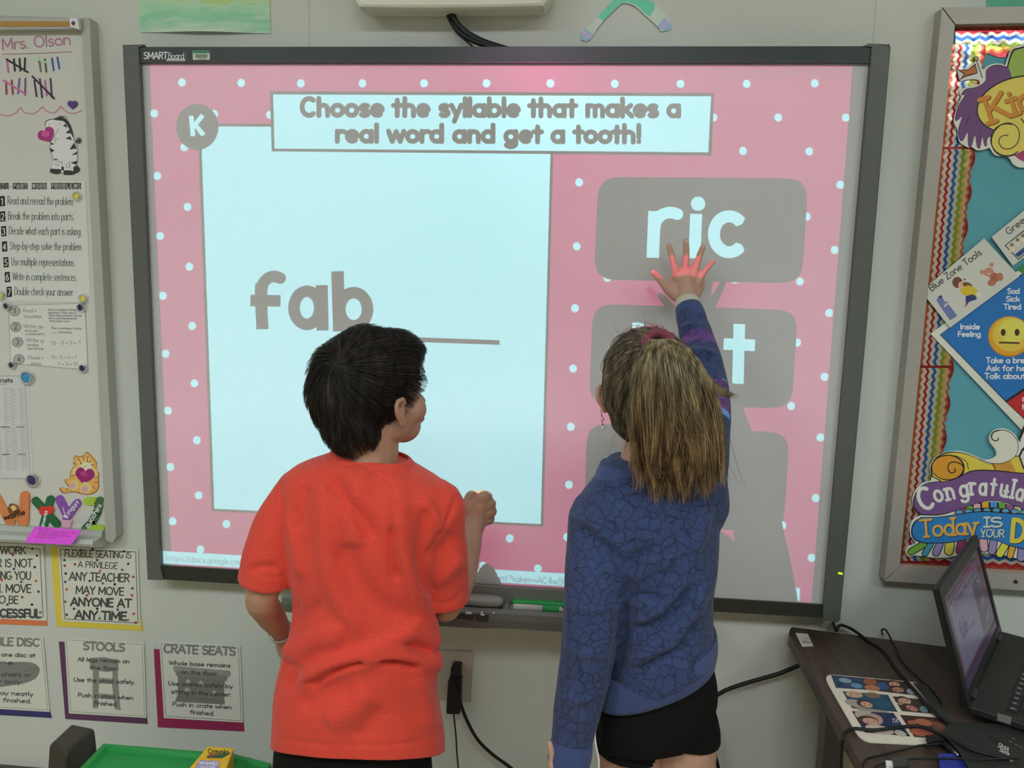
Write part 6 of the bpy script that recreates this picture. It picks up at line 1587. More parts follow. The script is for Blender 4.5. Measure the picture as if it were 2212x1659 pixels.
shirtm = clothmat('heather_orange_red_jersey', (.84, .075, .045), .9, 620, .4, .34)
so = link('t_shirt', sm, boy, None, shirtm, True)
md = so.modifiers.new('thickness', 'SOLIDIFY'); md.thickness = .0022; md.offset = -1
def band(path, w, th, mat_, name, parent, closed=True, out=None):
    """flat sewn band following a closed world path; w: band height vector per point, out: offset vectors"""
    n = len(path); v = []; f = []
    for i, p in enumerate(path):
        o_ = out[i] * th; v += [p + o_, p + w[i] + o_, p + w[i] - o_ * .2, p - o_ * .2]
    for i in range(n if closed else n - 1):
        j = (i + 1) % n
        for k in range(4): f.append((i * 4 + k, j * 4 + k, j * 4 + (k + 1) % 4, i * 4 + (k + 1) % 4))
    return mesh(name, v, f, mat_, parent, True)
# ribbed collar band
ellband(rowring((713, 981, 894, 1009, .0635, sy)), rowring((721, 968, 884, 994, .0535, sy)), 'collar', shirtm, boy, .003, .0015)
for path, nm in (([slL[3], at(572, 1256, -.515)], 'sleeve_hem'), ([slR[3], at(964, 1300, -.447)], 'sleeve_hem')):
    pass
# shorts
pc2 = []
pc2.append(rows_loft([(612, 1540, 932, 1540, .092, sy), (604, 1585, 938, 1585, .096, sy), (603, 1612, 939, 1612, .094, sy)]))
for sx in (-1, 1):
    x = nb.x + sx * .075 - .030
    pc2.append(limb([Vector((x, sy, .58)), Vector((x + sx * .006, sy, .50)), Vector((x + sx * .010, sy, .36)), Vector((x + sx * .012, sy, .30))], [.068, .070, .070, .070]))
sm2 = union(pc2, .005, 4)
for sx in (-1, 1):
    q_ = Vector((nb.x + sx * .075 - .030, sy, .34)); slice_mesh(sm2, q_, Vector((0, 0, -1)), q_, .14)
blkc = clothmat('black_polyester', (.005, .005, .0055), .85, 900, .2)
blkc.node_tree.nodes['Principled BSDF'].inputs['Sheen Weight'].default_value = 0
o = link('shorts', sm2, boy, None, blkc, True); md = o.modifiers.new('thickness', 'SOLIDIFY'); md.thickness = .002
# clear wristband
wb_ = []; wc = at(606, 1362, -.43); dr_ = (at(612, 1380, -.41) - at(598, 1345, -.45)).normalized(); a_ = dr_.cross(Vector((0, 0, 1))).normalized(); b_ = dr_.cross(a_)
for q_, nm in ((0, 'wristband'),):
    ringp = [wc + (a_ * math.cos(2 * PI * k / 28) + b_ * math.sin(2 * PI * k / 28)) * .0225 for k in range(28)]
    band(ringp, [dr_ * .008] * 28, .0012, clear, nm, boy, True, [(p - wc).normalized() for p in ringp])

# boy's hair: cap shaped like the swept cut plus many single hairs
def hair_hull(c, f, u, s, ex):
    f = f.normalized(); r = f.cross(u).normalized(); u = r.cross(f)
    P_ = lambda a, b, d: c + (f * a + r * b + u * d) * s
    E = lambda a, b, d, ra, rb, rd: eli(P_(a, b, d), f * ra * s, r * rb * s, u * rd * s)
    return union([E(*q) for q in ex], .004, 6), P_
hexx = [(-.008, 0, .020, .103, .083, .090), (-.040, 0, .002, .074, .078, .084), (-.052, .010, -.040, .048, .060, .066), (-.040, .0, -.072, .034, .050, .034), (.035, 0, .055, .056, .062, .048), (.050, .0, .050, .050, .055, .040)]
hull, HPh = hair_hull(hc, hf, hu, hs, hexx)
Hf, Hr, Hu = np.array(hf), np.array(hf.cross(hu).normalized()), None
Hu = np.cross(Hr, Hf); Hc = np.array(hc)
def loc(P): d = np.asarray(P) - Hc; return d @ Hf, d @ Hr, d @ Hu
def boy_ok(P):
    a, b, d = loc(P)
    fr = (a > .052) & (d < .034); tm = (a > .030) & (a <= .052) & (d < -.002)
    ear = (a > -.006) & (a < .034) & (np.abs(b) > .055) & (d < -.010); nk = (a <= .012) & (d < -.090 + np.abs(b) * .35 + .55 * np.maximum(a + .035, 0))
    return ~(fr | tm | ear | nk)
def cap_mesh(hull, ok, mat_, parent, shrink=.0025, name='hair_cap'):
    co = coords(hull); no = normals(hull); bm = bmesh.new(); bm.from_mesh(hull)
    good = ok(co); bm.verts.ensure_lookup_table()
    dead = [v for v in bm.verts if not good[v.index]]
    bmesh.ops.delete(bm, geom=dead, context='VERTS')
    me = bpy.data.meshes.new(name); bm.to_mesh(me); bm.free()
    c2 = coords(me); n2 = normals(me); setco(me, c2 - n2 * shrink)
    o = link(name, me, parent, None, mat_, True)
    md = o.modifiers.new('thickness', 'SOLIDIFY'); md.thickness = .007; md.offset = -1
    return o
hmB = hairmat('dark_brown_hair', [(0, (.008, .006, .005)), (.7, (.022, .017, .013)), (1, (.05, .04, .03))], .5)
bvh = BVHTree.FromPolygons([v.co for v in hull.vertices], [tuple(p.vertices) for p in hull.polygons])
def grow(hull, bvh, ok, n, k, step, flow, lift, clump=.3):
    co = coords(hull); no = normals(hull); idx = np.nonzero(ok(co))[0]
    pick = RNG.choice(idx, n); out = np.zeros((n, k, 3))
    for i, j in enumerate(pick):
        p = Vector(co[j]) + Vector(RNG.normal(size=3) * .0012); nrm = Vector(no[j]); L_ = RNG.uniform(.7, 1.3)
        tf = np.array(p) * 85                                  # neighbouring hairs lean together in tufts
        rnd = Vector((math.sin(tf[0] + 2 * math.sin(tf[2] * .7)), math.sin(tf[1] * 1.1 + 1.7 * math.sin(tf[0] * .8)), math.sin(tf[2] * .9 + 2 * math.sin(tf[1])))) * 1.5 + Vector(RNG.normal(size=3)) * .5
        lf = lift * (.25 + .55 * (.5 + .5 * math.sin(tf[0] * .9 + tf[2] * 1.3)) + .3 * RNG.random())
        for q in range(k):
            t = q / (k - 1)
            out[i, q] = p + nrm * (-.003 + lf * t ** .8)
            d = flow(p, nrm); d = d + rnd * clump * .22; d = d - nrm * d.dot(nrm)
            if d.length < 1e-6: d = Vector((0, 0, -1))
            p2 = p + d.normalized() * step * L_
            h = bvh.find_nearest(p2)
            if h[0] is not None and t < .95: p, nrm = h[0], h[1]
            else: p = p2
    return out
crown = at(722, 782, -.57)
crown = bvh.find_nearest(crown)[0]
def flowB(p, n):
    d = p - crown; t = d - n * d.dot(n); L = max(t.length, 1e-4); t = t / L
    sw = n.cross(t)
    w = math.exp(-L / .045)
    back = max(0, -(p - hc).dot(hf))
    g = Vector((0, 0, -1)) * (.35 + 6 * back) + hf * (.9 if (p - hc).dot(hu) > .01 else .15)
    return t * (1.1 + w) + sw * (.75 * w + .12) + g * (1 - w)
cap_mesh(hull, boy_ok, hairmat('dark_brown_undercoat', [(0, (.007, .005, .004)), (1, (.009, .007, .006))], .8), boy, .003, 'hair_cap')
Sb = grow(hull, bvh, boy_ok, 8500, 7, .0078, flowB, .0115, .50)
tag(strands_mesh('hair', Sb, .00050, .00012, hmB, boy), None, None, None, 'stuff')

# ================================================================== GIRL
GY = -.45
girl = thing('person', 'child with blond ponytail and blue lace sweater, seen from behind, hand raised to the board', 'person', (at(1410, 1500, GY).x, GY, 0))
skinG = skinmat('girl_skin', (.56, .35, .25))
gc = at(1400, 838, -.455)
gf = Vector((.10, .98, .14)).normalized(); gu = Vector((-.06, -.08, 1)).normalized()
pcs, GP = head_pieces(gc, gf, gu, 1.0, (.0, .004, -.006))
gn = at(1392, 1010, -.455)
pcs.append(limb([GP(-.018, 0, -.03), at(1396, 950, -.45), gn, at(1392, 1060, GY)], [.042, .0405, .043, .055]))
pcs.append(rows_loft([(1320, 1030, 1475, 1030, .045, GY), (1275, 1075, 1520, 1060, .062, GY), (1262, 1110, 1530, 1095, .075, GY), (1300, 1180, 1520, 1165, .072, GY), (1325, 1280, 1515, 1265, .068, GY), (1335, 1370, 1515, 1350, .068, GY), (1310, 1440, 1520, 1430, .088, GY), (1304, 1520, 1525, 1500, .085, GY), (1304, 1570, 1515, 1560, .082, GY)]))
# raised right arm
sR = at(1500, 1085, GY); eR = at(1530, 862, -.31); wR = at(1484, 662, -.146)
pcs.append(limb([sR, at(1524, 962, -.385), eR], [.040, .029, .026]))
pcs.append(limb([eR, at(1515, 765, -.235), wR, at(1483, 645, -.132)], [.028, .027, .0195, .0205]))
# open right hand, palm on the board
HYb = -.112
def gh(x, y, d=0.0): return at(x, y, HYb - d)
pcs.append(limb([gh(1484, 656, .022), gh(1483, 636, .015), gh(1480, 612, .009), gh(1481, 592, .006)], [.021, .0215, .0205, .0185], 18, 5))
pcs.append(eli(gh(1483, 615, .008), Vector((.038, .002, .003)), Vector((0, .0125, 0)), Vector((-.001, .004, .040))))
pcs.append(eli(gh(1498, 605, .006), Vector((.022, 0, 0)), Vector((0, .011, 0)), Vector((0, 0, .026))))
pcs.append(eli(gh(1462, 628, .010), Vector((.018, .002, .006)), Vector((0, .013, 0)), Vector((-.008, 0, .024))))
fing = [([(1462, 602), (1457, 578), (1451, 553), (1447, 538), (1445.5, 531)], (.0098, .0078, .0068, .0064, .0060)),
        ([(1480, 600), (1481, 574), (1482.5, 546), (1482, 530), (1481.5, 521)], (.0098, .0080, .0070, .0066, .0061)),
        ([(1497, 602), (1503, 578), (1511, 553), (1516, 540), (1518.5, 533)], (.0096, .0076, .0067, .0063, .0058)),
        ([(1508, 612), (1517, 594), (1529, 578), (1537, 569), (1541, 565)], (.0088, .0068, .0058, .0054, .0049)),
        ([(1460, 638), (1444, 625), (1428, 606), (1416, 593), (1410, 588)], (.0135, .0108, .0082, .0074, .0064))]
tips = []
for i, (pts, rr) in enumerate(fing):
    dd = [.013, .012, .007, .003, .0] if i < 4 else [.014, .014, .010, .008, .006]
    w = [gh(x, y, d) for (x, y), d in zip(pts, dd)]; pcs.append(limb(w, rr, 14, 4)); tips.append((w[-1], (w[-1] - w[-2]).normalized(), rr[-1]))
# left arm hanging
pcs.append(limb([at(1300, 1125, GY), at(1286, 1230, -.49), at(1278, 1330, -.52)], [.040, .034, .028]))
wL = at(1232, 1625, -.53)
pcs.append(limb([at(1276, 1330, -.52), at(1262, 1440, -.53), at(1245, 1540, -.53), wL, at(1222, 1662, -.535)], [.029, .028, .023, .019, .020]))
pm_ = at(1216, 1690, -.54)
pcs.append(eli(pm_, Vector((.012, -.004, 0)), Vector((.004, .030, 0)), Vector((0, 0, .036))))
for k in range(4):
    a0 = pm_ + Vector((.0, .022 - .0145 * k, -.030)); pcs.append(limb([a0 + Vector((0, 0, .02)), a0 + Vector((-.002, .002, -.010)), a0 + Vector((.006, .004, -.028)), a0 + Vector((.018, .006, -.034))], [.0088, .0078, .007, .006], 10, 4))
pcs.append(limb([pm_ + Vector((-.004, -.012, .016)), at(1198, 1655, -.55), at(1192, 1628, -.555), at(1188, 1607, -.555)], [.0095, .0080, .0066, .0055], 10, 4))
pcs.append(limb([at(1212, 1672, -.55), at(1198, 1662, -.555), at(1192, 1648, -.555)], [.010, .009, .008], 10, 4))
# legs
gx = at(1415, 1600, GY).x
for sx, ofs in ((-1, .0), (1, .004)):
    h0 = Vector((gx + sx * .046 + .004, GY, .60)); kn = Vector((h0.x + sx * .004, GY + .015, .34)); an = Vector((kn.x, GY - .01, .075))
    pcs.append(limb([h0, (h0 + kn) / 2, kn, (kn + an) / 2 + Vector((0, -.012, .02)), an, an + Vector((0, 0, -.03))], [.062, .056, .043, .043, .029, .031]))
    pcs.append(limb([an + Vector((0, -.02, -.05)), an + Vector((0, .04, -.052)), an + Vector((0, .11, -.060))], [.025, .024, .017]))
gbody = union(pcs, .0025, 2)
link('body', gbody, girl, None, skinG, True)
eyes(GP, gf, 1.0, girl, '4a5c6a')
for c_, d_, r_ in tips:
    b = MB(); sd = d_.cross(Vector((0, 1, 0))).normalized()
    b.ellipsoid(c_ + Vector((0, -r_ * .86, 0)) - d_ * .001, sd * r_ * .62, Vector((0, .0012, 0)), d_ * r_ * .85, 12, 8); b.build('fingernail', M('a08c80', .3, k=.5), girl, True)
for sx in (-1, 1):
    x = gx + sx * .050 + .004
    sh_ = union([limb([Vector((x, GY - .045, .038)), Vector((x, GY + .03, .040)), Vector((x, GY + .11, .028))], [.038, .036, .032]), limb([Vector((x, GY - .03, .05)), Vector((x, GY - .02, .085))], [.038, .036])], .004, 2)
    c_ = coords(sh_); c_[:, 2] = np.maximum(c_[:, 2], .002); setco(sh_, c_); link('shoe', sh_, girl, None, shm, True)

# lace sweater
def lace(nt, tc, mx, b, bp):
    m2 = nt.nodes.new('ShaderNodeMapping')
    nz = nt.nodes.new('ShaderNodeTexNoise'); nz.inputs['Scale'].default_value = 14; nz.inputs['Detail'].default_value = 2
    vm = nt.nodes.new('ShaderNodeVectorMath'); vm.operation = 'MULTIPLY_ADD'; vm.inputs[1].default_value = (.05, .05, .05)
    nt.links.new(nz.outputs['Color'], vm.inputs[0]); nt.links.new(tc.outputs['Object'], nz.inputs['Vector']); nt.links.new(tc.outputs['Object'], vm.inputs[2])
    def vor(scale, lo, hi, feat='DISTANCE_TO_EDGE'):
        v = nt.nodes.new('ShaderNodeTexVoronoi'); v.feature = feat; v.inputs['Scale'].default_value = scale
        nt.links.new(vm.outputs[0], v.inputs['Vector'])
        r = nt.nodes.new('ShaderNodeMapRange'); r.inputs[1].default_value = lo; r.inputs[2].default_value = hi; nt.links.new(v.outputs['Distance'], r.inputs[0]); return r.outputs[0]
    big = vor(52, .010, .040)                     # flower outlines
    dots = vor(330, .10, .32, 'F1')               # eyelets along them
    small = vor(120, .02, .07)
    gate = nt.nodes.new('ShaderNodeTexNoise'); gate.inputs['Scale'].default_value = 40; nt.links.new(tc.outputs['Object'], gate.inputs['Vector'])
    gr = nt.nodes.new('ShaderNodeMapRange'); gr.inputs[1].default_value = .50; gr.inputs[2].default_value = .60; nt.links.new(gate.outputs['Fac'], gr.inputs[0])
    def mth(op, a, b_):
        x = nt.nodes.new('ShaderNodeMath'); x.operation = op
        for i, q in enumerate((a, b_)):
            if isinstance(q, (int, float)): x.inputs[i].default_value = q
            else: nt.links.new(q, x.inputs[i])
        return x.outputs[0]
    near = vor(52, .04, .16)
    eye = mth('MAXIMUM', dots, near)              # eyelets only close to outlines
    s2 = mth('MAXIMUM', small, gr.outputs[0])
    g3 = mth('MAXIMUM', big, mth('ADD', mth('MULTIPLY', gr.outputs[0], .35), .30))
    h = mth('MINIMUM', mth('MINIMUM', g3, eye), mth('MAXIMUM', s2, .82))
    k = mth('MULTIPLY_ADD', h, .85); k.node.inputs[2].default_value = .24
    sc = nt.nodes.new('ShaderNodeVectorMath'); sc.operation = 'SCALE'
    nt.links.new(mx.outputs[2], sc.inputs[0]); nt.links.new(k, sc.inputs['Scale']); nt.links.new(sc.outputs[0], b.inputs['Base Color'])
    b2 = nt.nodes.new('ShaderNodeBump'); b2.inputs['Strength'].default_value = .9; b2.inputs['Distance'].default_value = .003
    nt.links.new(h, b2.inputs['Height']); nt.links.new(bp.outputs['Normal'], b2.inputs['Normal']); nt.links.new(b2.outputs['Normal'], b.inputs['Normal'])
SWC = (.044, .067, .165)
lacem = clothmat('blue_lace_knit', SWC, .95, 900, .2, .08, lace)
def ribx(axis):
    def f_(nt, tc, mx, b, bp):
        w = nt.nodes.new('ShaderNodeTexWave'); w.bands_direction = axis; w.inputs['Scale'].default_value = 70; w.inputs['Distortion'].default_value = .3
        nt.links.new(tc.outputs['Object'], w.inputs['Vector'])
        b2 = nt.nodes.new('ShaderNodeBump'); b2.inputs['Strength'].default_value = .8; b2.inputs['Distance'].default_value = .0015
        nt.links.new(w.outputs['Fac'], b2.inputs['Height']); nt.links.new(b2.outputs['Normal'], b.inputs['Normal'])
    return f_
ribm = clothmat('blue_rib_knit', (.060, .090, .225), .95, 900, .2, .06, ribx('X'))
g_ = GY
rows = [(1318, 985, 1460, 990, .048, g_ + .004), (1300, 1003, 1480, 1004, .060, g_), (1280, 1035, 1512, 1022, .072, g_), (1252, 1072, 1540, 1050, .084, g_), (1240, 1108, 1552, 1090, .092, g_), (1250, 1160, 1553, 1150, .098, g_), (1272, 1230, 1549, 1220, .100, g_), (1290, 1300, 1539, 1290, .100, g_),
        (1305, 1370, 1540, 1350, .104, g_), (1305, 1430, 1545, 1400, .110, g_), (1298, 1470, 1545, 1400, .108, g_), (1294, 1500, 1540, 1412, .102, g_)]
gp = [rows_loft(rows)]
AL = [at(1297, 1120, g_), at(1284, 1200, -.49), at(1282, 1290, -.52), at(1276, 1360, -.53), at(1265, 1440, -.53), at(1249, 1520, -.53), at(1238, 1585, -.53), at(1236, 1606, -.532)]
gp.append(limb(AL, [.057, .050, .051, .0490, .046, .042, .0375, .0355], flat=True))
AR = [at(1498, 1090, g_), at(1515, 1010, -.41), at(1530, 930, -.35), at(1533, 862, -.31), at(1522, 790, -.257), at(1505, 730, -.202), at(1494, 692, -.171), at(1490, 678, -.158)]
gp.append(limb(AR, [.062, .047, .040, .038, .036, .0335, .030, .0285], flat=True))
gm_ = union(gp, .0038, 4)
qL = at(1235, 1606, -.532); dL = (at(1228, 1650, -.537) - at(1246, 1540, -.522)).normalized()
gF = [([(1268, 1100), (1262, 1120), (1300, 1140), (1350, 1180), (1372, 1215)], .008, 12, 16),
      ([(1290, 1130), (1340, 1170), (1372, 1215), (1358, 1250)], -.007, 12, 8),
      ([(1420, 1200), (1390, 1232), (1365, 1262)], .006, 14, 12), ([(1400, 1185), (1375, 1205), (1350, 1215)], -.005, 10, 14),
      ([(1345, 1290), (1400, 1288), (1430, 1292)], -.006, 7, 10), ([(1345, 1305), (1400, 1302), (1440, 1308)], .005, 10, 14),
      ([(1360, 1365), (1420, 1340), (1455, 1310), (1490, 1262)], -.008, 10, 14), ([(1365, 1345), (1420, 1322), (1450, 1290), (1485, 1240)], .007, 16, 12),
      ([(1345, 1440), (1400, 1410), (1450, 1385), (1490, 1330), (1530, 1250)], .008, 14, 16), ([(1360, 1455), (1420, 1425), (1470, 1395), (1510, 1330)], -.007, 10, 8),
      ([(1352, 1235), (1352, 1300), (1340, 1400), (1318, 1490)], -.011, 12, 8),
      ([(1500, 1200), (1520, 1130), (1530, 1060)], .004, 12, 14), ([(1400, 1130), (1440, 1180), (1450, 1240)], .003, 20, 20),
      ([(1240, 1300), (1275, 1315), (1320, 1310)], .0035, 9, 12), ([(1230, 1400), (1262, 1412), (1300, 1404)], .003, 9, 12), ([(1210, 1500), (1240, 1512), (1280, 1506)], .003, 9, 12),
      ([(1475, 765), (1510, 758), (1548, 768)], .005, 7, 7), ([(1478, 780), (1520, 776), (1555, 790)], -.004, 6, 6), ([(1470, 712), (1500, 702), (1530, 712)], .004, 6, 6), ([(1500, 830), (1540, 820), (1572, 832)], .003, 8, 8), ([(1466, 728), (1500, 722), (1538, 734)], -.003, 6, 6)]
gF += [([(1238, 1128), (1290, 1146), (1335, 1190), (1362, 1238)], -.0016, 5, 5), ([(1300, 1062), (1270, 1095), (1262, 1130)], -.0012, 4, 4)]
fold(gm_, [(p, h * 2.0, a_, b_) for p, h, a_, b_ in gF], noise=.0014, nscale=16)
so = link('sweater', gm_, girl, None, lacem, True); md = so.modifiers.new('thickness', 'SOLIDIFY'); md.thickness = .003; md.offset = -1
def tube_band(c0, c1, r0, r1, name, mat_, parent, th=.003, n=36, bulge=.0015, squash=None, ax=None):
    d = (c1 - c0).normalized(); a = (ax or d.cross(Vector((0, 1, .2)))).normalized(); a = (a - d * a.dot(d)).normalized(); b2 = d.cross(a); v = []; f = []
    ra = squash or 1.0; m = 8; prof = []
    for j in range(m + 1):
        t = j / m; prof.append((t, (r0 * (1 - t) + r1 * t) + bulge * math.sin(PI * t)))
    prof += [(1, r1 - th), (0, r0 - th)]
    for t, r_ in prof:
        for k in range(n):
            g = 2 * PI * k / n; v.append(c0 + (c1 - c0) * t + a * math.cos(g) * r_ + b2 * math.sin(g) * r_ * ra)
    M_ = len(prof)
    for j in range(M_):
        for k in range(n): f.append((j * n + k, j * n + (k + 1) % n, ((j + 1) % M_) * n + (k + 1) % n, ((j + 1) % M_) * n + k))
    return mesh(name, v, f, mat_, parent, True)
# cuffs, undershirt cuff, collar, hem band
tube_band(at(1496, 697, -.174), at(1487, 664, -.148), .0300, .0265, 'cuff', ribm, girl)
tube_band(at(1488, 668, -.152), at(1483, 650, -.137), .0245, .0235, 'undershirt_cuff', clothmat('cream_cotton', (.62, .60, .48), .9, 900, .2, .04), girl)
tube_band(qL + dL * -.006, qL + dL * .046, .0360, .0345, 'cuff', ribm, girl, bulge=.003)
ellband(rowring((1284, 1036, 1494, 1030, .067, g_)), rowring((1297, 999, 1482, 1000, .059, g_)), 'collar', ribm, girl)
hb0 = rowring((1302, 1440, 1546, 1360, .106, g_)); hb1 = rowring((1286, 1506, 1544, 1418, .104, g_))
ellband(hb0, hb1, 'hem_band', ribm, girl, bulge=.003)
# shorts
pc2 = [rows_loft([(1302, 1440, 1530, 1400, .090, g_), (1294, 1500, 1548, 1470, .096, g_), (1290, 1550, 1545, 1520, .098, g_), (1290, 1590, 1520, 1570, .090, g_)])]
for sx in (-1, 1):
    x = gx + sx * .046 + .004
    pc2.append(limb([Vector((x, g_, .62)), Vector((x, g_, .56)), Vector((x - .006, g_, .50)), Vector((x - .012, g_, .44))], [.066, .069, .063, .060]))
sg2 = union(pc2, .0045, 4)
zR = at(1460, 1622, g_ - .06).z
q_ = Vector((gx + .05, g_, zR)); slice_mesh(sg2, q_, Vector((-.15, 0, -1)).normalized(), q_ + Vector((.02, 0, -.06)), .10)
slice_mesh(sg2, Vector((gx, g_, zR - .035)), Vector((0, 0, -1)))
o = link('shorts', sg2, girl, None, blkc, True); md = o.modifiers.new('thickness', 'SOLIDIFY'); md.thickness = .002
bv2 = BVHTree.FromPolygons([o.matrix_world @ v.co + WO[o.name] * 0 for v in sg2.vertices], [tuple(p.vertices) for p in sg2.polygons])
pip = []
for x, y in [(1291, 1515), (1288, 1540), (1285, 1570), (1285, 1595), (1289, 1620), (1293, 1640), (1293, 1665)]:
    o0 = WO[o.name]; d = ray(x, y); hsp = bv2.ray_cast(CAM_C - o0, d.normalized())
    pip.append((hsp[0] + o0 + Vector((0, -.0015, 0))) if hsp[0] is not None else at(x, y, g_ - .085))
MB().tube(spline(pip, 4), .0019, 8).build('piping', M('c8c8c0', .6), girl, True, 'white piping on the shorts')

# ear and drop earring
ea = GP(-.002, -.0735, -.040)
b = MB(); ep = at(1300, 889, ea.y - .004)
b.tube([at(1297, 884, ea.y - .004), at(1299, 893, ea.y - .005), at(1300, 903, ea.y - .005)], .0007, 8)
e_ = b.build('earring', M('8a7460', .3, metal=.6), girl, True, 'drop earring of pearls')
for x, y, r_ in ((1300.5, 905, .0036), (1302.5, 924, .0034)):
    c = at(x, y, ea.y - .005); b = MB(); b.ellipsoid(c, (r_, 0, 0), (0, r_, 0), (0, 0, r_ * 1.25), 14, 10); b.build('pearl', M('c8b0a0', .2, k=.6), e_, True)
for x, y in ((1300, 896), (1299.5, 899), (1301, 911), (1301.5, 915), (1302, 918)):
    c = at(x, y, ea.y - .005); b = MB(); b.ellipsoid(c, (.0012, 0, 0), (0, .0012, 0), (0, 0, .0012), 8, 6); b.build('bead', M('5a3038', .3), e_, True)

# hair swept up into a ponytail
gex = [(-.008, 0, .020, .096, .077, .086), (-.040, 0, .010, .066, .074, .080), (-.046, 0, -.030, .050, .062, .060), (.03, 0, .045, .055, .060, .045)]
Hf, Hr = np.array(gf), np.array(gf.cross(gu).normalized()); Hu = np.cross(Hr, Hf); Hc = np.array(gc)
ghull, _ = hair_hull(gc, gf, gu, 1.0, gex)
def girl_ok(P):
    a, b, d = loc(P)
    fr = (a > .052) & (d < .040); tm = (a > .018) & (a <= .055) & (d < -.010); ear = (a > -.026) & (a < .024) & (np.abs(b) > .048) & (d < .010)
    nk = (a <= .018) & (d < -.078 + .6 * np.maximum(a + .03, 0))
    return ~(fr | tm | ear | nk)
tie = at(1428, 742, -.545)
gb = BVHTree.FromPolygons([v.co for v in ghull.vertices], [tuple(p.vertices) for p in ghull.polygons])
tie_s = gb.find_nearest(tie)[0]
hmG = hairmat('ash_brown_hair', [(0, (.045, .036, .022)), (.5, (.11, .088, .052)), (1, (.24, .19, .115))], .42)
cap_mesh(ghull, girl_ok, hairmat('ash_brown_undercoat', [(0, (.05, .04, .026)), (1, (.06, .048, .03))], .6), girl, .002, 'hair_cap')
def flowG(p, n):
    d = tie_s - p
    return d.normalized() + Vector((0, 0, .25))
def growG(n, k):
    co = coords(ghull); no = normals(ghull); idx = np.nonzero(girl_ok(co))[0]; pick = RNG.choice(idx, n); out = np.zeros((n, k, 3))
    for i, j in enumerate(pick):
        p0 = Vector(co[j]) + Vector(RNG.normal(size=3) * .001); dist = (tie_s - p0).length; L = min(dist, RNG.uniform(.05, .13)); rnd = Vector(RNG.normal(size=3)) * .10; lf = RNG.uniform(0, .0035) * (1 if RNG.random() > .04 else 3)
        p = p0; nrm = Vector(no[j])
        for q in range(k):
            out[i, q] = p + nrm * (-.0015 + lf * math.sin(PI * q / (k - 1)))
            d = flowG(p, nrm) + rnd; d -= nrm * d.dot(nrm)
            if d.length < 1e-5: continue
            h = gb.find_nearest(p + d.normalized() * (L / (k - 1)))
            if h[0] is not None: p, nrm = h[0], h[1]
    return out
tag(strands_mesh('hair', growG(6500, 9), .00055, .00018, hmG, girl), None, None, None, 'stuff')
# loose flyaway hairs
fly = []
for q in range(34):
    a0 = gb.find_nearest(at(1300 + RNG.uniform(0, 190), 690 + RNG.uniform(0, 80), -.45))[0]; d = (a0 - gc).normalized(); s_ = Vector(RNG.normal(size=3)) * .5
    fly.append([a0 - d * .002 + d * (.022 * t) * RNG.uniform(.6, 1.) + (s_ + Vector((-.4, 0, -.3 * t))) * .02 * t for t in np.linspace(0, 1, 6)])
for q in range(7):
    a0 = at(1340 + RNG.uniform(-10, 14), 945 + RNG.uniform(-20, 30), -.49); s_ = Vector(RNG.normal(size=3)) * .5
    fly.append([a0 + (Vector((-.35, -.1, -1)) + s_) * .05 * t for t in np.linspace(0, 1, 6)])
tag(strands_mesh('loose_hair', np.array([[list(p) for p in s_] for s_ in fly]), .00017, .00008, hmG, girl), None, None, None, 'stuff')
# ponytail
PT = [(733, 1406, 1450, .014, -.553), (752, 1388, 1484, .032, -.562), (785, 1372, 1508, .044, -.568), (830, 1360, 1532, .050, -.570), (880, 1351, 1549, .051, -.568), (930, 1350, 1560, .049, -.562), (980, 1354, 1562, .045, -.556), (1015, 1362, 1558, .038, -.553), (1050, 1376, 1554, .028, -.552)]
def pt(t):
    x = t * (len(PT) - 1); i = min(int(x), len(PT) - 2); w = x - i; a_, b_ = PT[i], PT[i + 1]
    return [a_[k] * (1 - w) + b_[k] * w for k in range(5)]
rings = []
for q in range(22):
    y_, xl, xr, dp, yy = pt(q / 21 * .90); s_ = .80 * (1 - .5 * max(0, q - 17) / 4)
    L, Rr = at(xl, y_, yy), at(xr, y_, yy); rings.append(ring((L + Rr) / 2, (Rr - L) / 2 * s_, Vector((0, dp * s_, 0)), 28, 2))
v, f = loft(rings)
pony = mesh('ponytail', v, f, None, girl, True, 'golden brown ponytail')
tips_ = hairmat('golden_ponytail_hair', [(0, (.085, .045, .016)), (.35, (.18, .105, .04)), (.7, (.30, .19, .085)), (1, (.50, .37, .19))], .42, (1.20, 1.335, ((.10, .078, .04), (.32, .26, .14))))
und = hairmat('ponytail_undercoat', [(0, (.07, .042, .018)), (1, (.075, .045, .02))], .7)
pony.data.materials.append(und)
RNG = np.random.default_rng(21)
NS, KS = 6500, 16
out = np.zeros((NS, KS, 3)); ncl = 64
cph = RNG.uniform(0, 2 * PI, ncl); crh = np.sqrt(RNG.uniform(.3, 1, ncl)); cend = RNG.uniform(.88, 1.08, ncl); coff = RNG.normal(size=(ncl, 3)) * (.011, .009, .004); cwv = RNG.uniform(0, 2 * PI, ncl)
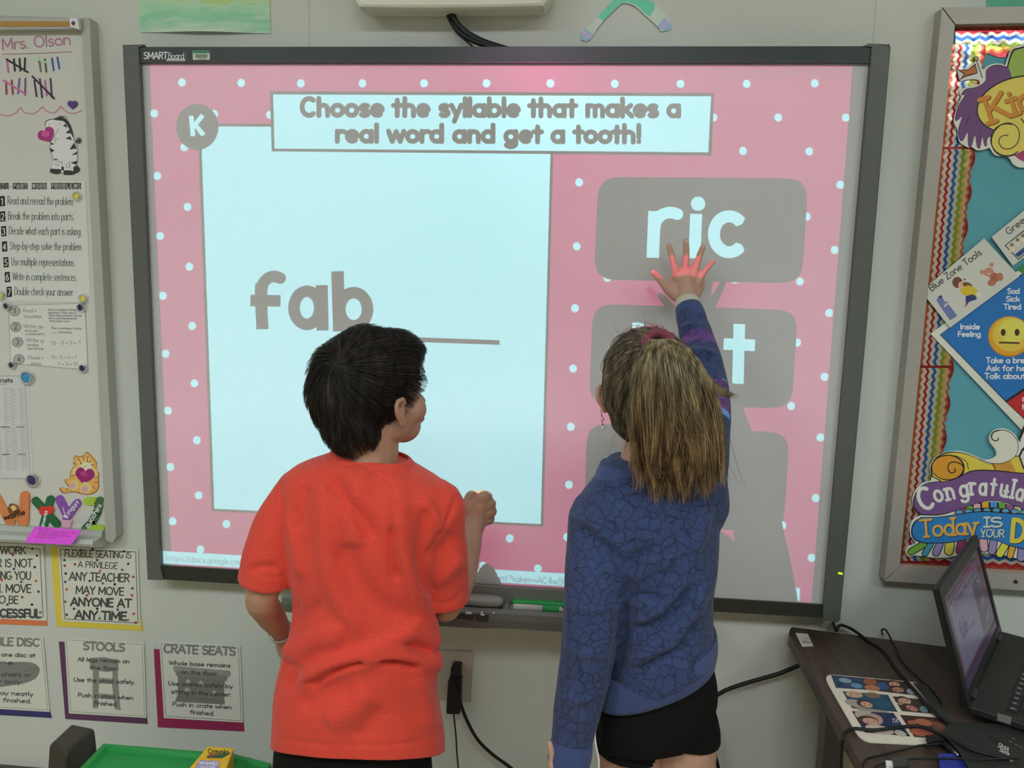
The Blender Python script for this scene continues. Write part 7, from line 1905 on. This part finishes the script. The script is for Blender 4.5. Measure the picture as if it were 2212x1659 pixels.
for i in range(NS):
    c = RNG.integers(ncl); ph = cph[c] + RNG.normal() * .24; rh = min(1.04, crh[c] + RNG.normal() * .08); end = cend[c] * RNG.uniform(.80, 1.04)
    xc = crh[c] * math.cos(cph[c]); lob = max(math.exp(-((xc + .72) / .20) ** 2), 1.12 * math.exp(-((xc + .12) / .14) ** 2), 1.05 * math.exp(-((xc - .80) / .26) ** 2))
    end *= .80 + .27 * lob
    t0 = RNG.uniform(0, .35) if RNG.random() < .35 else 0.0
    wob = RNG.normal(size=3) * .0022; fl = RNG.random() < .03; fv = RNG.normal(size=3) * .02
    for q in range(KS):
        u = q / (KS - 1); t = t0 + (end - t0) * u
        y_, xl, xr, dp, yy = pt(min(t, 1.0)); tt = min(t, 1.0)
        phq = ph * (1 - tt) + (ph * .22 + cph[c] * .78) * tt + .10 * math.sin(tt * 5 + cwv[c])
        rr_ = rh * (1 - .10 * u)
        px_ = (xl + xr) / 2 + (xr - xl) / 2 * rr_ * math.cos(phq); py_ = y_ + (t - tt) * 260
        p = at(px_, py_, yy - dp * rr_ * math.sin(phq))
        w = u * u
        p = np.array(p) + coff[c] * w + wob * u + np.array([.0040 * math.sin(u * 6 + cwv[c]), .0035 * math.sin(u * 5 + 2 * cwv[c]), 0])
        if fl: p = p + fv * u ** 2
        out[i, q] = p
tag(strands_mesh('ponytail_hair', out, .00058, .00014, tips_, pony), None, None, None, 'stuff')
# wispy lock flying out to the right
wl = []
for q in range(170):
    sp0 = RNG.normal(size=2) * .004; e0 = RNG.normal(size=2) * (9, 6)
    pts = spline([at(1470 + RNG.normal() * 4, 760 + RNG.normal() * 4, -.585), at(1512 + RNG.normal() * 4, 800 + RNG.normal() * 5, -.59), at(1548 + RNG.normal() * 4, 838 + RNG.normal() * 4, -.585), at(1578 + e0[0], 856 + e0[1] * .6, -.58)], 4)
    wl.append([list(p) for p in pts])
tag(strands_mesh('loose_lock', np.array(wl), .0004, .0001, tips_, pony), None, None, None, 'stuff')
# velvet scrunchie
b = MB(); v = []; f = []; n1, n2 = 60, 14
sc_c = at(1423, 741, -.541); axX = Vector((.040, 0, -.001)); axY = Vector((0, .018, .014))
dn_ = axX.cross(axY).normalized()
for i in range(n1):
    g = 2 * PI * i / n1; cc_ = sc_c + axX * .80 * math.cos(g) * .62 + axY * math.sin(g) * .95; rad = (axX * math.cos(g) + axY * math.sin(g)).normalized()
    for j in range(n2):
        h = 2 * PI * j / n2; r_ = .0080 * (1 + .16 * math.sin(g * 11 + 1.3 * math.cos(h)) + .08 * math.sin(g * 23))
        v.append(cc_ + rad * math.cos(h) * r_ + dn_ * math.sin(h) * r_ * 1.2)
for i in range(n1):
    for j in range(n2): f.append((i * n2 + j, ((i + 1) % n1) * n2 + j, ((i + 1) % n1) * n2 + (j + 1) % n2, i * n2 + (j + 1) % n2))
mesh('scrunchie', v, f, clothmat('dusty_rose_velvet', (.22, .055, .07), .8, 700, .4), girl, True, 'dusty rose velvet hair scrunchie')
